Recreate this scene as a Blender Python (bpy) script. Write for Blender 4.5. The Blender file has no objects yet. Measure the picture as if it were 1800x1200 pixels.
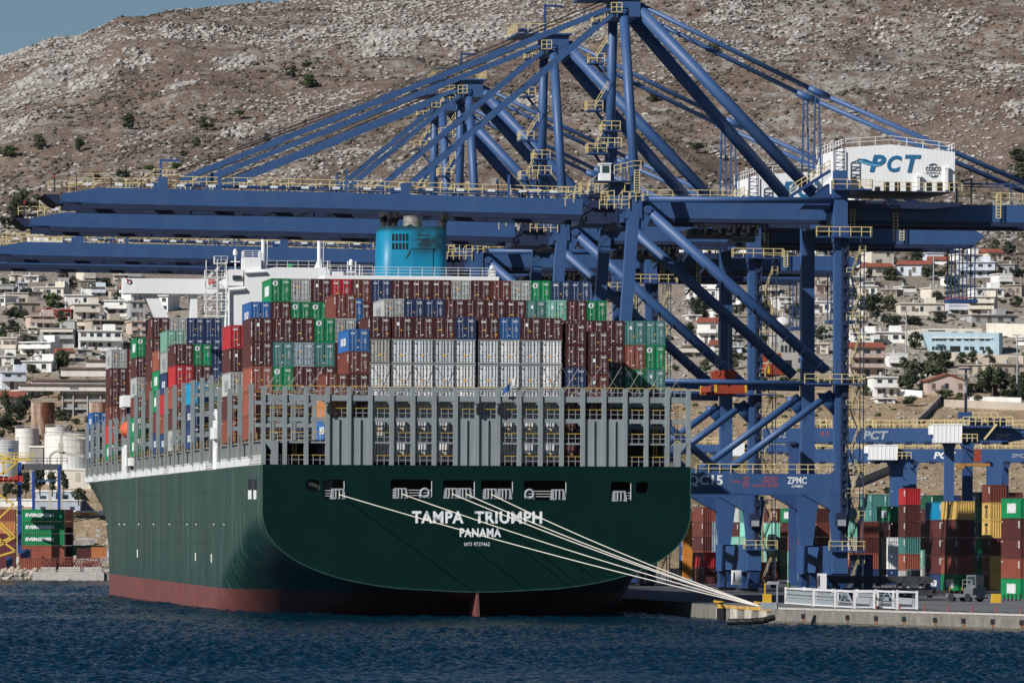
import bpy, bmesh, math, random
import numpy as np
from mathutils import Vector, Matrix
from mathutils.geometry import tessellate_polygon

# ------------------------------------------------------------------ camera, world, sun, exposure
SC = bpy.context.scene
F, HY, CZ, ROLL = 11600.0, 938.0, 9.7, 0.0045      # focal length in photo pixels, horizon row, eye height, camera roll
TH = math.atan(1544.0 / 11600.0)                   # ship axis against the view axis
CT, ST = math.cos(TH), math.sin(TH)
OX, OY = -4.1, 780.0                               # stern of the ship

cam = bpy.data.cameras.new("camera")
cam.sensor_width = 36.0
cam.lens = 36.0 * F / 1800.0
cam.shift_y = (HY - 600.0) / 1800.0
cam.clip_start, cam.clip_end = 1.0, 12000.0
cam_o = bpy.data.objects.new("camera", cam)
SC.collection.objects.link(cam_o)
cam_o.matrix_world = Matrix.Translation((0, 0, CZ)) @ Matrix.Rotation(math.pi / 2, 4, 'X') @ Matrix.Rotation(ROLL, 4, 'Z')
SC.camera = cam_o

SUN_SHIP = Vector((-.68, -.45, .545)).normalized()   # towards the sun, in the ship's frame (starboard, forward, up)
SUN = Vector((SUN_SHIP.x * CT - SUN_SHIP.y * ST, SUN_SHIP.x * ST + SUN_SHIP.y * CT, SUN_SHIP.z))
EL = math.asin(SUN.z)
AZ = math.atan2(SUN.x, SUN.y)

w = bpy.data.worlds.new("World"); SC.world = w; w.use_nodes = True
nt = w.node_tree
sky = nt.nodes.new('ShaderNodeTexSky'); sky.sky_type = 'NISHITA'; sky.sun_disc = False
sky.sun_elevation = EL; sky.sun_rotation = AZ
sky.altitude = 1400; sky.air_density = 1.0; sky.dust_density = 0.1; sky.ozone_density = 5.0
bg = nt.nodes['Background']; bg.inputs[1].default_value = 0.041
nt.links.new(sky.outputs[0], bg.inputs[0])

sl = bpy.data.lights.new("sun", 'SUN'); sl.energy = 4.9; sl.angle = math.radians(0.5); sl.color = (1.0, .96, .905)
so = bpy.data.objects.new("sun", sl); SC.collection.objects.link(so)
so.rotation_euler = (-SUN).to_track_quat('-Z', 'Y').to_euler()
so.location = (-300, 0, 400)
SC.view_settings.view_transform = 'Standard'; SC.view_settings.look = 'None'
SC.view_settings.exposure = 0.22; SC.view_settings.gamma = 1.0
SC.cycles.max_bounces = 5; SC.cycles.diffuse_bounces = 2; SC.cycles.glossy_bounces = 2
SC.cycles.transmission_bounces = 2; SC.cycles.volume_bounces = 0

# ------------------------------------------------------------------ helpers
rnd = random.Random(7)
V = Vector
def unroll(px, py):
    dx, dy = px - 900.0, py - HY
    return dx + ROLL * dy, dy - ROLL * dx
def W(px, py, Y):                                  # a photo pixel at depth Y as a world point
    tx, ty = unroll(px, py)
    return V((tx / F * Y, Y, CZ - ty / F * Y))
def S(px, py, s):                                  # a photo pixel on the plane s = const of the ship's frame
    tx, ty = unroll(px, py); t = tx / F
    u = (t * (OY + s * CT) - OX + s * ST) / (CT - t * ST)
    Y = OY + u * ST + s * CT
    return V((u, s, CZ - ty / F * Y))
def G(px, py, z=1.6):                              # a photo pixel on level ground at height z
    tx, ty = unroll(px, py); Y = (CZ - z) * F / ty
    return V((tx / F * Y, Y, z))
def to_ship(p):
    dx, dy = p[0] - OX, p[1] - OY
    return V((dx * CT + dy * ST, -dx * ST + dy * CT, p[2]))
def to_world(p):
    return V((OX + p[0] * CT - p[1] * ST, OY + p[0] * ST + p[1] * CT, p[2]))

COL = SC.collection
class MB:
    def __init__(self): self.v = []; self.f = []; self.m = []; self.mi = 0
    def add(self, vs, fs):
        b = len(self.v); self.v += [tuple(p) for p in vs]
        for f in fs: self.f.append(tuple(b + i for i in f)); self.m.append(self.mi)
        return self
    def box(self, x0, x1, y0, y1, z0, z1):
        if x0 > x1: x0, x1 = x1, x0
        if y0 > y1: y0, y1 = y1, y0
        if z0 > z1: z0, z1 = z1, z0
        return self.add([(x0,y0,z0),(x1,y0,z0),(x1,y1,z0),(x0,y1,z0),(x0,y0,z1),(x1,y0,z1),(x1,y1,z1),(x0,y1,z1)],
            [(0,3,2,1),(4,5,6,7),(0,1,5,4),(1,2,6,5),(2,3,7,6),(3,0,4,7)])
    def bar(self, p, q, w, h=None, w2=None, h2=None):   # rectangular bar from p to q
        p, q = V(p), V(q); h = h or w; w2 = w2 or w; h2 = h2 or h
        d = (q - p)
        if d.length < 1e-6: return self
        d.normalize(); up = V((0,0,1)) if abs(d.z) < .9 else V((0,1,0))
        a = d.cross(up).normalized(); b = a.cross(d)
        vs = [p - a*w/2 - b*h/2, p + a*w/2 - b*h/2, p + a*w/2 + b*h/2, p - a*w/2 + b*h/2,
              q - a*w2/2 - b*h2/2, q + a*w2/2 - b*h2/2, q + a*w2/2 + b*h2/2, q - a*w2/2 + b*h2/2]
        return self.add(vs, [(0,1,2,3),(7,6,5,4),(0,4,5,1),(1,5,6,2),(2,6,7,3),(3,7,4,0)])
    def tube(self, p, q, r, n=12, r2=None):
        p, q = V(p), V(q); r2 = r if r2 is None else r2; d = (q - p).normalized()
        up = V((0,0,1)) if abs(d.z) < .9 else V((0,1,0))
        a = d.cross(up).normalized(); b = a.cross(d)
        vs = []
        for c, rr in ((p, r), (q, r2)):
            for i in range(n):
                t = 2*math.pi*i/n; vs.append(c + (a*math.cos(t) + b*math.sin(t))*rr)
        fs = [(i, i+n, (i+1)%n+n, (i+1)%n) for i in range(n)]
        fs += [tuple(range(n)), tuple(range(2*n-1, n-1, -1))]
        return self.add(vs, fs)
    def path(self, pts, r, n=6):
        for a, b in zip(pts[:-1], pts[1:]): self.tube(a, b, r, n)
        return self
    def prism(self, poly, fn, c0, c1):             # poly [(a,b)], fn(a,b,c) -> point
        n = len(poly)
        vs = [fn(a, b, c0) for a, b in poly] + [fn(a, b, c1) for a, b in poly]
        return self.add(vs, [tuple(range(n-1,-1,-1)), tuple(range(n, 2*n))] + [(i, (i+1)%n, (i+1)%n+n, i+n) for i in range(n)])
    def lathe(self, cx, cy, prof, n=24):           # prof [(r,z)]
        vs = []; fs = []
        for r, z in prof:
            for i in range(n):
                t = 2*math.pi*i/n; vs.append((cx + r*math.cos(t), cy + r*math.sin(t), z))
        for k in range(len(prof)-1):
            for i in range(n):
                fs.append((k*n+i, k*n+(i+1)%n, (k+1)*n+(i+1)%n, (k+1)*n+i))
        fs.append(tuple(range(n-1,-1,-1))); fs.append(tuple((len(prof)-1)*n+i for i in range(n)))
        return self.add(vs, fs)
    def rail(self, pts, h=1.1, step=1.8, t=.06, rails=(.5, 1.0)):
        pts = [V(p) for p in pts]
        for a, b in zip(pts[:-1], pts[1:]):
            L = (b - a).length; n = max(1, int(round(L/step)))
            for i in range(n+1):
                p = a.lerp(b, i/n); self.bar(p, p + V((0,0,h)), t)
            for k in rails: self.bar(a + V((0,0,h*k)), b + V((0,0,h*k)), t*.9)
        return self
    def mesh(self, name, mats, smooth=False, off=None):
        me = bpy.data.meshes.new(name)
        vs = self.v if off is None else [(x-off[0], y-off[1], z-off[2]) for x, y, z in self.v]
        me.from_pydata(vs, [], self.f)
        for m in (mats if isinstance(mats, (list, tuple)) else [mats]): me.materials.append(m)
        if any(self.m): me.polygons.foreach_set('material_index', self.m)
        if smooth: me.polygons.foreach_set('use_smooth', [True]*len(self.f))
        me.update(); return me
    def build(self, name, mats, parent=None, smooth=False, off=None):
        return put(name, self.mesh(name, mats, smooth, off), parent)
def put(name, me, parent=None, loc=(0,0,0), rot=(0,0,0), scale=(1,1,1)):
    o = bpy.data.objects.new(name, me); COL.objects.link(o)
    o.parent = parent; o.location = loc; o.rotation_euler = rot; o.scale = scale
    return o
def tag(o, label=None, cat=None, group=None, kind=None):
    if label: o['label'] = label
    if cat: o['category'] = cat
    if group: o['group'] = group
    if kind: o['kind'] = kind
    return o
def thing(name, label, cat, loc, rz=0.0, group=None):
    o = bpy.data.objects.new(name, None); COL.objects.link(o)
    o.empty_display_size = .5; o.location = loc; o.rotation_euler = (0,0,rz)
    return tag(o, label, cat, group)
KIDS = {}
def children(o): return list(o.children)
def copy_tree(o, parent=None):
    c = o.copy(); COL.objects.link(c); c.parent = parent
    for ch in children(o): copy_tree(ch, c)
    return c

# ------------------------------------------------------------------ materials
MATS = {}
def mat(name, col, rough=.55, metal=0.0, var=.25, scale=.6, streak=0.0, dirt=None, dirt_amt=.0, spec=.4, rand=0.0, bump=0.0, stretch=(1,1,1)):
    if name in MATS: return MATS[name]
    m = bpy.data.materials.new(name); m.use_nodes = True; MATS[name] = m
    t = m.node_tree; N, L = t.nodes, t.links; b = N['Principled BSDF']
    b.inputs['Roughness'].default_value = rough; b.inputs['Metallic'].default_value = metal
    b.inputs['Specular IOR Level'].default_value = spec
    tc = N.new('ShaderNodeTexCoord'); mp = N.new('ShaderNodeMapping'); L.new(tc.outputs['Object'], mp.inputs[0])
    mp.inputs['Scale'].default_value = stretch
    n = N.new('ShaderNodeTexNoise'); n.inputs['Scale'].default_value = scale; n.inputs['Detail'].default_value = 5
    n.inputs['Roughness'].default_value = .65
    L.new(mp.outputs[0], n.inputs['Vector'])
    r = N.new('ShaderNodeMapRange'); r.inputs[1].default_value = .3; r.inputs[2].default_value = .7
    r.inputs[3].default_value = 1 - var; r.inputs[4].default_value = 1 + var
    L.new(n.outputs[0], r.inputs[0])
    mul = N.new('ShaderNodeVectorMath'); mul.operation = 'SCALE'; mul.inputs[0].default_value = col
    fac = r.outputs[0]
    if rand:
        oi = N.new('ShaderNodeObjectInfo'); rr = N.new('ShaderNodeMapRange')
        rr.inputs[3].default_value = 1 - rand; rr.inputs[4].default_value = 1 + rand
        L.new(oi.outputs['Random'], rr.inputs[0])
        mm = N.new('ShaderNodeMath'); mm.operation = 'MULTIPLY'; L.new(fac, mm.inputs[0]); L.new(rr.outputs[0], mm.inputs[1]); fac = mm.outputs[0]
    L.new(fac, mul.inputs['Scale'])
    out = mul.outputs[0]
    if dirt:
        mp2 = N.new('ShaderNodeMapping'); L.new(tc.outputs['Object'], mp2.inputs[0])
        mp2.inputs['Scale'].default_value = (1, 1, .12) if streak else (1, 1, 1)
        n2 = N.new('ShaderNodeTexNoise'); n2.inputs['Scale'].default_value = streak or scale*2.3; n2.inputs['Detail'].default_value = 6
        n2.inputs['Roughness'].default_value = .7
        L.new(mp2.outputs[0], n2.inputs['Vector'])
        r2 = N.new('ShaderNodeMapRange'); r2.inputs[1].default_value = .5; r2.inputs[2].default_value = .75
        r2.inputs[3].default_value = 0; r2.inputs[4].default_value = dirt_amt
        L.new(n2.outputs[0], r2.inputs[0])
        mx = N.new('ShaderNodeMix'); mx.data_type = 'RGBA'; L.new(r2.outputs[0], mx.inputs[0])
        L.new(out, mx.inputs[6]); mx.inputs[7].default_value = (*dirt, 1); out = mx.outputs[2]
    L.new(out, b.inputs['Base Color'])
    if bump:
        bp = N.new('ShaderNodeBump'); bp.inputs['Strength'].default_value = bump; bp.inputs['Distance'].default_value = .3
        L.new(n.outputs[0], bp.inputs['Height']); L.new(bp.outputs[0], b.inputs['Normal'])
    return m
RUST = (.12, .05, .025)
M = dict(
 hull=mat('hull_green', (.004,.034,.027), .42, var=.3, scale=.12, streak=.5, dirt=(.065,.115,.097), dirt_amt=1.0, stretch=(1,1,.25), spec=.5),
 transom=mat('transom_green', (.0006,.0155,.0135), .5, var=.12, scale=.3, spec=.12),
 boot=mat('boot_topping_red', (.165,.052,.046), .6, var=.18, scale=.25, streak=.25, dirt=(.06,.035,.04), dirt_amt=.9),
 deck=mat('deck_paint', (.09,.035,.03), .7),
 sgrey=mat('ship_grey_paint', (.22,.255,.265), .5, var=.08, scale=.3, streak=.8, dirt=(.15,.145,.13), dirt_amt=.4),
 white=mat('white_paint', (.78,.79,.80), .4, var=.03, scale=.3, streak=.6, dirt=(.6,.58,.54), dirt_amt=.25),
 wrail=mat('white_rail', (.68,.69,.70), .5, var=.05),
 yrail=mat('yellow_rail', (.60,.49,.24), .5, var=.15),
 yrail2=mat('gold_rail', (.42,.28,.06), .5, var=.2),
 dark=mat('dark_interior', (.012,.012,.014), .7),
 black=mat('black_rubber', (.014,.014,.016), .6),
 blue=mat('crane_blue', (.028,.078,.205), .52, var=.10, scale=.25, streak=.5, dirt=(.07,.115,.20), dirt_amt=.45, spec=.5),
 blue2=mat('crane_blue_steel', (.022,.058,.17), .45, var=.15, scale=.4, streak=.7, dirt=(.05,.07,.11), dirt_amt=.5),
 dblue=mat('crane_machinery', (.012,.022,.06), .6, var=.3),
 fblue=mat('funnel_blue', (.003,.19,.33), .45, var=.05, scale=.3, streak=.5, dirt=(.01,.12,.2), dirt_amt=.35),
 steel=mat('galvanised_steel', (.40,.41,.42), .45, metal=.3, var=.15, scale=2),
 grey=mat('light_grey_metal', (.30,.335,.36), .5, var=.12, scale=1.5),
 rope=mat('white_rope', (.60,.57,.51), .9, var=.1),
 glass=mat('window_glass', (.03,.045,.055), .12, var=.2, spec=.8),
 gglass=mat('green_glass', (.02,.05,.045), .12, var=.3, spec=.8),
 red=mat('red_paint', (.42,.03,.022), .5, var=.15),
 spread=mat('spreader_orange_red', (.30,.045,.02), .5, var=.3, scale=1.5, dirt=(.1,.03,.02), dirt_amt=.6),
 lifeb=mat('lifeboat_orange', (.65,.12,.05), .45, var=.08),
 gold=mat('yellow_paint', (.62,.38,.03), .5, var=.12),
 oran=mat('orange_paint', (.52,.2,.03), .5, var=.2),
 soot=mat('funnel_soot', (.012,.04,.055), .8, var=.5, scale=1.2),
 conc=mat('quay_concrete', (.18,.17,.152), .85, var=.25, scale=.8, streak=.9, dirt=(.085,.07,.055), dirt_amt=.9, bump=.4),
 concd=mat('wet_concrete', (.09,.085,.075), .7, var=.4, scale=1.2, streak=.8, dirt=(.16,.08,.04), dirt_amt=.7),
 asph=mat('apron_asphalt', (.115,.118,.125), .85, var=.22, scale=.12, dirt=(.06,.06,.062), dirt_amt=.6),
 txtw=mat('white_lettering', (.74,.77,.78), .5, var=.08, scale=3),
 txtr=mat('red_lettering', (.36,.08,.09), .5, var=.1, scale=3),
 txtb=mat('blue_lettering', (.022,.14,.29), .45, var=.05, scale=3),
 txtlb=mat('light_blue_lettering', (.10,.33,.56), .45, var=.05, scale=3),
 txtk=mat('dark_lettering', (.02,.03,.05), .5, var=.1, scale=3),
 txtg=mat('grey_lettering', (.33,.37,.42), .5, var=.1, scale=3),
 stick=mat('orange_sticker', (.72,.36,.03), .5, var=.1, scale=3),
 pink=mat('pale_red_sticker', (.6,.18,.18), .5, var=.2, scale=3),
)
CC = {  # container paints
 'dark brown': (.075,.020,.019), 'brown': (.135,.036,.026), 'maroon': (.095,.02,.025), 'brick red': (.24,.066,.04),
 'red': (.40,.022,.026), 'green': (.0,.20,.068), 'dark green': (.005,.075,.045), 'navy blue': (.016,.038,.115), 'blue': (.018,.10,.30),
 'teal': (.055,.19,.175), 'sea green': (.17,.36,.28), 'aqua': (.20,.50,.40), 'grey': (.36,.375,.36), 'blue grey': (.25,.32,.37),
 'white': (.72,.73,.72), 'pale grey': (.56,.60,.63), 'weathered grey': (.38,.37,.33), 'yellow': (.55,.36,.10), 'orange': (.46,.18,.07), 'sky blue': (.0,.22,.40)}
for k, c in CC.items():
    light = k in ('white', 'pale grey', 'weathered grey', 'grey')
    M['c_' + k] = mat('container_' + k.replace(' ', '_'), c, .5, var=.16, scale=.9, streak=1.1,
                      dirt=((.3,.27,.23) if light else (.09,.045,.03)), dirt_amt=(.35 if light else .5), rand=.16, stretch=(1,.3,1))

def text_mesh(s, mats, wid=None, hei=1.0, shear=0.0, bold=.0, depth=.004, spacing=1.0):
    cu = bpy.data.curves.new('lettering', 'FONT'); cu.body = s; cu.size = 1; cu.shear = shear; cu.offset = bold
    cu.extrude = depth; cu.align_x = 'CENTER'; cu.space_character = spacing; cu.resolution_u = 3; cu.space_line = .9
    o = bpy.data.objects.new('tmp', cu); COL.objects.link(o)
    bpy.context.view_layer.update()
    me = bpy.data.meshes.new_from_object(o.evaluated_get(bpy.context.evaluated_depsgraph_get()))
    bpy.data.objects.remove(o); bpy.data.curves.remove(cu)
    n = len(me.vertices); a = np.empty(n*3); me.vertices.foreach_get('co', a); a = a.reshape(-1, 3)
    lo, hi = a.min(0), a.max(0); c = (lo + hi)/2; sy = hei/(hi[1]-lo[1]); sx = sy if wid is None else wid/(hi[0]-lo[0])
    a[:,0] = (a[:,0]-c[0])*sx; a[:,1] = (a[:,1]-c[1])*sy
    me.vertices.foreach_set('co', a.ravel()); me.materials.clear(); me.materials.append(mats); me.name = 'lettering'
    me.update(); return me
R90 = (math.pi/2, 0, 0)          # lettering facing the stern side
RPORT = (math.pi/2, 0, -math.pi/2)   # lettering facing port, reading towards the stern

# ------------------------------------------------------------------ terrain height
_rs = np.random.RandomState(3)
_tab = _rs.rand(256, 256)
def vn(x, y):
    xi = np.floor(x).astype(int); yi = np.floor(y).astype(int); fx = x - xi; fy = y - yi
    fx = fx*fx*(3-2*fx); fy = fy*fy*(3-2*fy)
    a = _tab[xi & 255, yi & 255]; b = _tab[(xi+1) & 255, yi & 255]; c = _tab[xi & 255, (yi+1) & 255]; d = _tab[(xi+1) & 255, (yi+1) & 255]
    return (a*(1-fx)+b*fx)*(1-fy) + (c*(1-fx)+d*fx)*fy - .5
_KY = np.array([1370, 1400, 1450, 1550, 1650, 1850, 2100, 2400, 2700, 3300, 3700, 4300, 5200.])
_KZ = np.array([1.2,  6,   17,   31,   45,   64,   90,  124,  162,  252, 1, .8, .2])
_CX = np.array([-500, -150, 0, 40, 83, 120, 160, 185, 207, 250, 300, 400, 470, 600, 800, 1200, 1800, 2300.])
_CP = np.array([260, 140, 90, 76, 58, 55, 44, 33, 21, 20, 6, 0, -2, -8, -30, -60, -90, -120.])
def terrain(X, Y):
    X = np.asarray(X, float); Y = np.asarray(Y, float)
    px = 900 + X/Y*F
    crest = CZ + (HY + ROLL*(px-900) - np.interp(px, _CX, _CP) - 12)*3700.0/F
    kz = [np.full_like(Y, z) for z in _KZ]
    kz[-3] = crest; kz[-2] = crest*.8; kz[-1] = crest*.3
    kz[-4] = crest*.815 + 2
    kz[-5] = 162 + (crest-310)*.25
    z = np.zeros_like(Y)
    for i in range(len(_KY)-1):
        t = (Y-_KY[i])/(_KY[i+1]-_KY[i]); m = (t >= 0) & (t <= 1)
        z = np.where(m, kz[i]*(1-t)+kz[i+1]*t, z)
    a = np.clip((Y-1400)/300, 0, 1); b = np.clip((Y-2100)/600, 0, 1) * np.clip((3780-Y)/420, .1, 1)
    z = z + a*(vn(X/60, Y/60)*3 + vn(X/22+9, Y/22)*1.6 + vn(X/9+3, Y/9)*.6)
    z = z + b*(vn(X/170+5, Y/240)*22 + vn(X/70, Y/90+7)*12 + vn(X/30+2, Y/34)*5 + vn(X/12, Y/13)*2.2)
    return z
_YY = np.arange(1385, 3790, 2.0)
def ground_hit(px, py):                            # first point of the hillside seen at a photo pixel
    tx, ty = unroll(px, py)
    X = tx/F*_YY; z = terrain(X, _YY); p = HY - (z-CZ)/_YY*F
    i = np.argmax(p <= HY + ty); Y = float(_YY[i])
    return V((tx/F*Y, Y, float(z[i])))
# ------------------------------------------------------------------ hills
def hill_material():
    m = bpy.data.materials.new('dry_hillside'); m.use_nodes = True
    t = m.node_tree; N, L = t.nodes, t.links; b = N['Principled BSDF']; b.inputs['Roughness'].default_value = .95
    b.inputs['Specular IOR Level'].default_value = .1
    tc = N.new('ShaderNodeTexCoord')
    mp = N.new('ShaderNodeMapping'); mp.inputs['Scale'].default_value = (1, .45, 1); L.new(tc.outputs['Object'], mp.inputs[0])
    def noise(sc, det, rough=.6, w=0):
        n = N.new('ShaderNodeTexNoise'); n.inputs['Scale'].default_value = sc; n.inputs['Detail'].default_value = det
        n.inputs['Roughness'].default_value = rough; L.new(mp.outputs[0], n.inputs['Vector']); return n.outputs[0]
    def ramp(f, a, b_, c=0, d=1):
        r = N.new('ShaderNodeMapRange'); r.inputs[1].default_value = a; r.inputs[2].default_value = b_
        r.inputs[3].default_value = c; r.inputs[4].default_value = d; L.new(f, r.inputs[0]); return r.outputs[0]
    def mix(f, a, c):
        x = N.new('ShaderNodeMix'); x.data_type = 'RGBA'; L.new(f, x.inputs[0])
        for i, v in ((6, a), (7, c)):
            if isinstance(v, tuple): x.inputs[i].default_value = (*v, 1)
            else: L.new(v, x.inputs[i])
        return x.outputs[2]
    def math_(op, a, b_):
        x = N.new('ShaderNodeMath'); x.operation = op
        for i, v in ((0, a), (1, b_)):
            if isinstance(v, (int, float)): x.inputs[i].default_value = v
            else: L.new(v, x.inputs[i])
        return x.outputs[0]
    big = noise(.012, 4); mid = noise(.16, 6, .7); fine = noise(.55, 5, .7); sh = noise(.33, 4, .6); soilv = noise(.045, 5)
    soil = mix(ramp(soilv, .35, .65), (.16, .113, .088), (.222, .168, .132))
    soil = mix(ramp(fine, .40, .68), soil, (.085, .066, .054))
    rockf = math_('ADD', math_('MULTIPLY', mid, .62), math_('MULTIPLY', big, .38))
    rock = mix(ramp(fine, .3, .7), (.18, .17, .155), (.37, .35, .325))
    c = mix(ramp(rockf, .495, .585), soil, rock)
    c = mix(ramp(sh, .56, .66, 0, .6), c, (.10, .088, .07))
    sp = N.new('ShaderNodeSeparateXYZ'); L.new(tc.outputs['Object'], sp.inputs[0])
    field = mix(ramp(mid, .35, .65), (.24, .165, .10), (.36, .28, .19)); field = mix(ramp(fine, .55, .72), field, (.50, .45, .38)); field = mix(ramp(big, .52, .62, 0, .8), field, (.14, .115, .065))
    town = mix(ramp(fine, .4, .65), (.27, .235, .195), (.40, .36, .31)); town = mix(ramp(mid, .56, .66, 0, .8), town, (.12, .115, .08))
    field = mix(ramp(math_('ADD', sp.outputs[2], math_('MULTIPLY', big, 20)), 54, 62), field, town)
    c = mix(ramp(math_('ADD', sp.outputs[2], math_('MULTIPLY', soilv, 40)), 88, 130), field, c)
    L.new(c, b.inputs['Base Color'])
    bp = N.new('ShaderNodeBump'); bp.inputs['Strength'].default_value = .9; bp.inputs['Distance'].default_value = 1.6
    L.new(math_('ADD', mid, math_('MULTIPLY', fine, .45)), bp.inputs['Height']); L.new(bp.outputs[0], b.inputs['Normal'])
    return m
def grid_mesh(name, P, m, smooth=True):            # P: rows x cols x 3
    r, c = P.shape[:2]; me = bpy.data.meshes.new(name)
    me.vertices.add(r*c); me.vertices.foreach_set('co', P.reshape(-1).astype(np.float32))
    i = np.arange((r-1)*(c-1)); a = (i//(c-1))*c + i % (c-1)
    q = np.stack([a, a+1, a+c+1, a+c], 1).astype(np.int32)
    me.loops.add(q.size); me.loops.foreach_set('vertex_index', q.ravel())
    me.polygons.add(len(q)); me.polygons.foreach_set('loop_start', np.arange(0, q.size, 4, dtype=np.int32))
    try: me.polygons.foreach_set('loop_total', np.full(len(q), 4, dtype=np.int32))
    except Exception: pass
    me.polygons.foreach_set('use_smooth', np.full(len(q), smooth))
    me.materials.append(m); me.update(); me.validate(); return me
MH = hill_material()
ys = np.concatenate([np.arange(1372, 2100, 5.0), np.arange(2100, 3760, 8.0), np.arange(3760, 5200, 60.0)])
pxs = np.arange(-420, 2240, 4.0)
YY, PX = np.meshgrid(ys, pxs, indexing='ij')
XX = (PX-900)/F*YY
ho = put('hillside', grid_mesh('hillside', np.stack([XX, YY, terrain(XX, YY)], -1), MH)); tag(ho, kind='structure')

# ------------------------------------------------------------------ loose rocks and scrub on the hillside
def ico():
    b = bmesh.new(); bmesh.ops.create_icosphere(b, subdivisions=1, radius=1)
    v = np.array([p.co[:] for p in b.verts]); f = np.array([[q.index for q in p.verts] for p in b.faces]); b.free(); return v, f
IV, IFC = ico()
def scatter(name, n, y0, y1, smin, smax, m, prob, squash, seed, sink=.2):
    rs = np.random.RandomState(seed); Vs = []; 
    k = n*8
    Y = np.sqrt(rs.rand(k)*(y1**2-y0**2)+y0**2); px = rs.rand(k)*2100-150; X = (px-900)/F*Y
    ok = rs.rand(k) < prob(X, Y); X, Y = X[ok][:n], Y[ok][:n]; n = len(X); Z = terrain(X, Y)
    s = smin + (smax-smin)*rs.rand(n)**2.5
    base = IV[None]*(1+ (rs.rand(n, len(IV), 1)-.5)*.75)
    sc = np.stack([s*(.8+.9*rs.rand(n)), s*(.8+.5*rs.rand(n)), s*squash*(.7+.6*rs.rand(n))], -1)[:, None]
    P = base*sc; P[..., 0] += X[:, None]; P[..., 1] += Y[:, None]; P[..., 2] += (Z + sc[:, 0, 2]*(1-sink*2))[:, None]
    fs = (IFC[None] + (np.arange(n)*len(IV))[:, None, None]).reshape(-1, 3).astype(np.int32)
    me = bpy.data.meshes.new(name); me.vertices.add(n*len(IV)); me.vertices.foreach_set('co', P.reshape(-1).astype(np.float32))
    me.loops.add(fs.size); me.loops.foreach_set('vertex_index', fs.ravel()); me.polygons.add(len(fs))
    me.polygons.foreach_set('loop_start', np.arange(0, fs.size, 3, dtype=np.int32))
    try: me.polygons.foreach_set('loop_total', np.full(len(fs), 3, dtype=np.int32))
    except Exception: pass
    me.materials.append(m); me.update(); me.validate()
    return put(name, me)
rockm = mat('pale_limestone', (.325, .305, .285), .9, var=.35, scale=.12, spec=.1)
scrubm = mat('dry_scrub', (.085, .076, .06), .95, var=.4, scale=.05, spec=.05)
greenm = mat('green_scrub', (.055, .07, .03), .95, var=.4, scale=.05, spec=.05)
def prock(X, Y): return np.clip((vn(X/85+5, Y/130)+.5)*1.3 - .5 + (vn(X/30, Y/40)*1.1), .03, 1)
def pscr(X, Y): return np.clip(.75 - (vn(X/85+5, Y/130)+.5)*.8 + vn(X/50+20, Y/60), .04, 1)
o = scatter('loose_rocks', 54000, 2200, 3720, .2, 1.25, rockm, prock, .55, 11, .25)
tag(o, 'pale limestone rocks strewn over the whole dry mountainside', 'rocks', kind='stuff')
o = scatter('dry_scrub', 30000, 2150, 3720, .25, 1.05, scrubm, pscr, .75, 12)
tag(o, 'low grey brown scrub dotted over the mountainside', 'scrub', kind='stuff')
o = scatter('rubble', 9000, 1400, 2300, .2, .9, rockm, lambda X, Y: np.clip(.3+vn(X/25, Y/40)*1.4, .03, 1), .5, 13)
tag(o, 'pale rubble and stones between the hillside houses', 'rubble', kind='stuff')
o = scatter('green_scrub', 2600, 1420, 2500, .25, .9, greenm, lambda X, Y: np.clip(.4+vn(X/40+3, Y/60)*1.4, .03, 1), .7, 14)
tag(o, 'green bushes growing wild among the hillside houses', 'scrub', kind='stuff')

# crags: tight groups of jagged blocks
rs3 = np.random.RandomState(21); Vs = []; Fs = []
for px, py, n, sp in ((433, 108, 60, 20), (400, 120, 50, 22), (318, 150, 60, 22), (160, 145, 70, 34), (60, 140, 90, 40), (30, 95, 50, 30), (240, 110, 60, 40), (660, 88, 120, 34), (690, 60, 80, 40), (420, 240, 50, 24), (30, 225, 60, 24), (130, 125, 50, 30), (860, 55, 60, 40), (760, 60, 60, 36), (810, 75, 60, 34), (1290, 15, 90, 26), (1260, 35, 50, 20), (1060, 235, 40, 16), (1760, 120, 60, 34), (1790, 190, 40, 20), (200, 30, 60, 40), (300, 60, 50, 40), (130, 60, 40, 26), (930, 180, 50, 30), (1400, 60, 50, 40), (1560, 60, 50, 50), (1690, 40, 50, 40), (360, 60, 40, 30), (540, 60, 60, 50)):
    c = ground_hit(px, py)
    for i in range(n*2):
        q = c + V((rs3.randn()*sp*.14, rs3.randn()*sp*.42, 0)); q.z = float(terrain(q.x, q.y)); r = .35 + 1.5*rs3.rand()**2.2
        base = len(Vs); v = IV*(1+(rs3.rand(len(IV), 1)-.5)*.9)*np.array([r*1.2, r, r*.8]) + np.array(q[:]) + np.array([0, 0, r*.2]); Vs += v.tolist(); Fs += (IFC+base).tolist()
me = bpy.data.meshes.new('rock_crags'); me.from_pydata(Vs, [], Fs); me.materials.append(rockm); o = put('rock_crags', me); tag(o, 'grey white rock outcrops breaking through the mountainside', 'rocks', kind='stuff')

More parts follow.
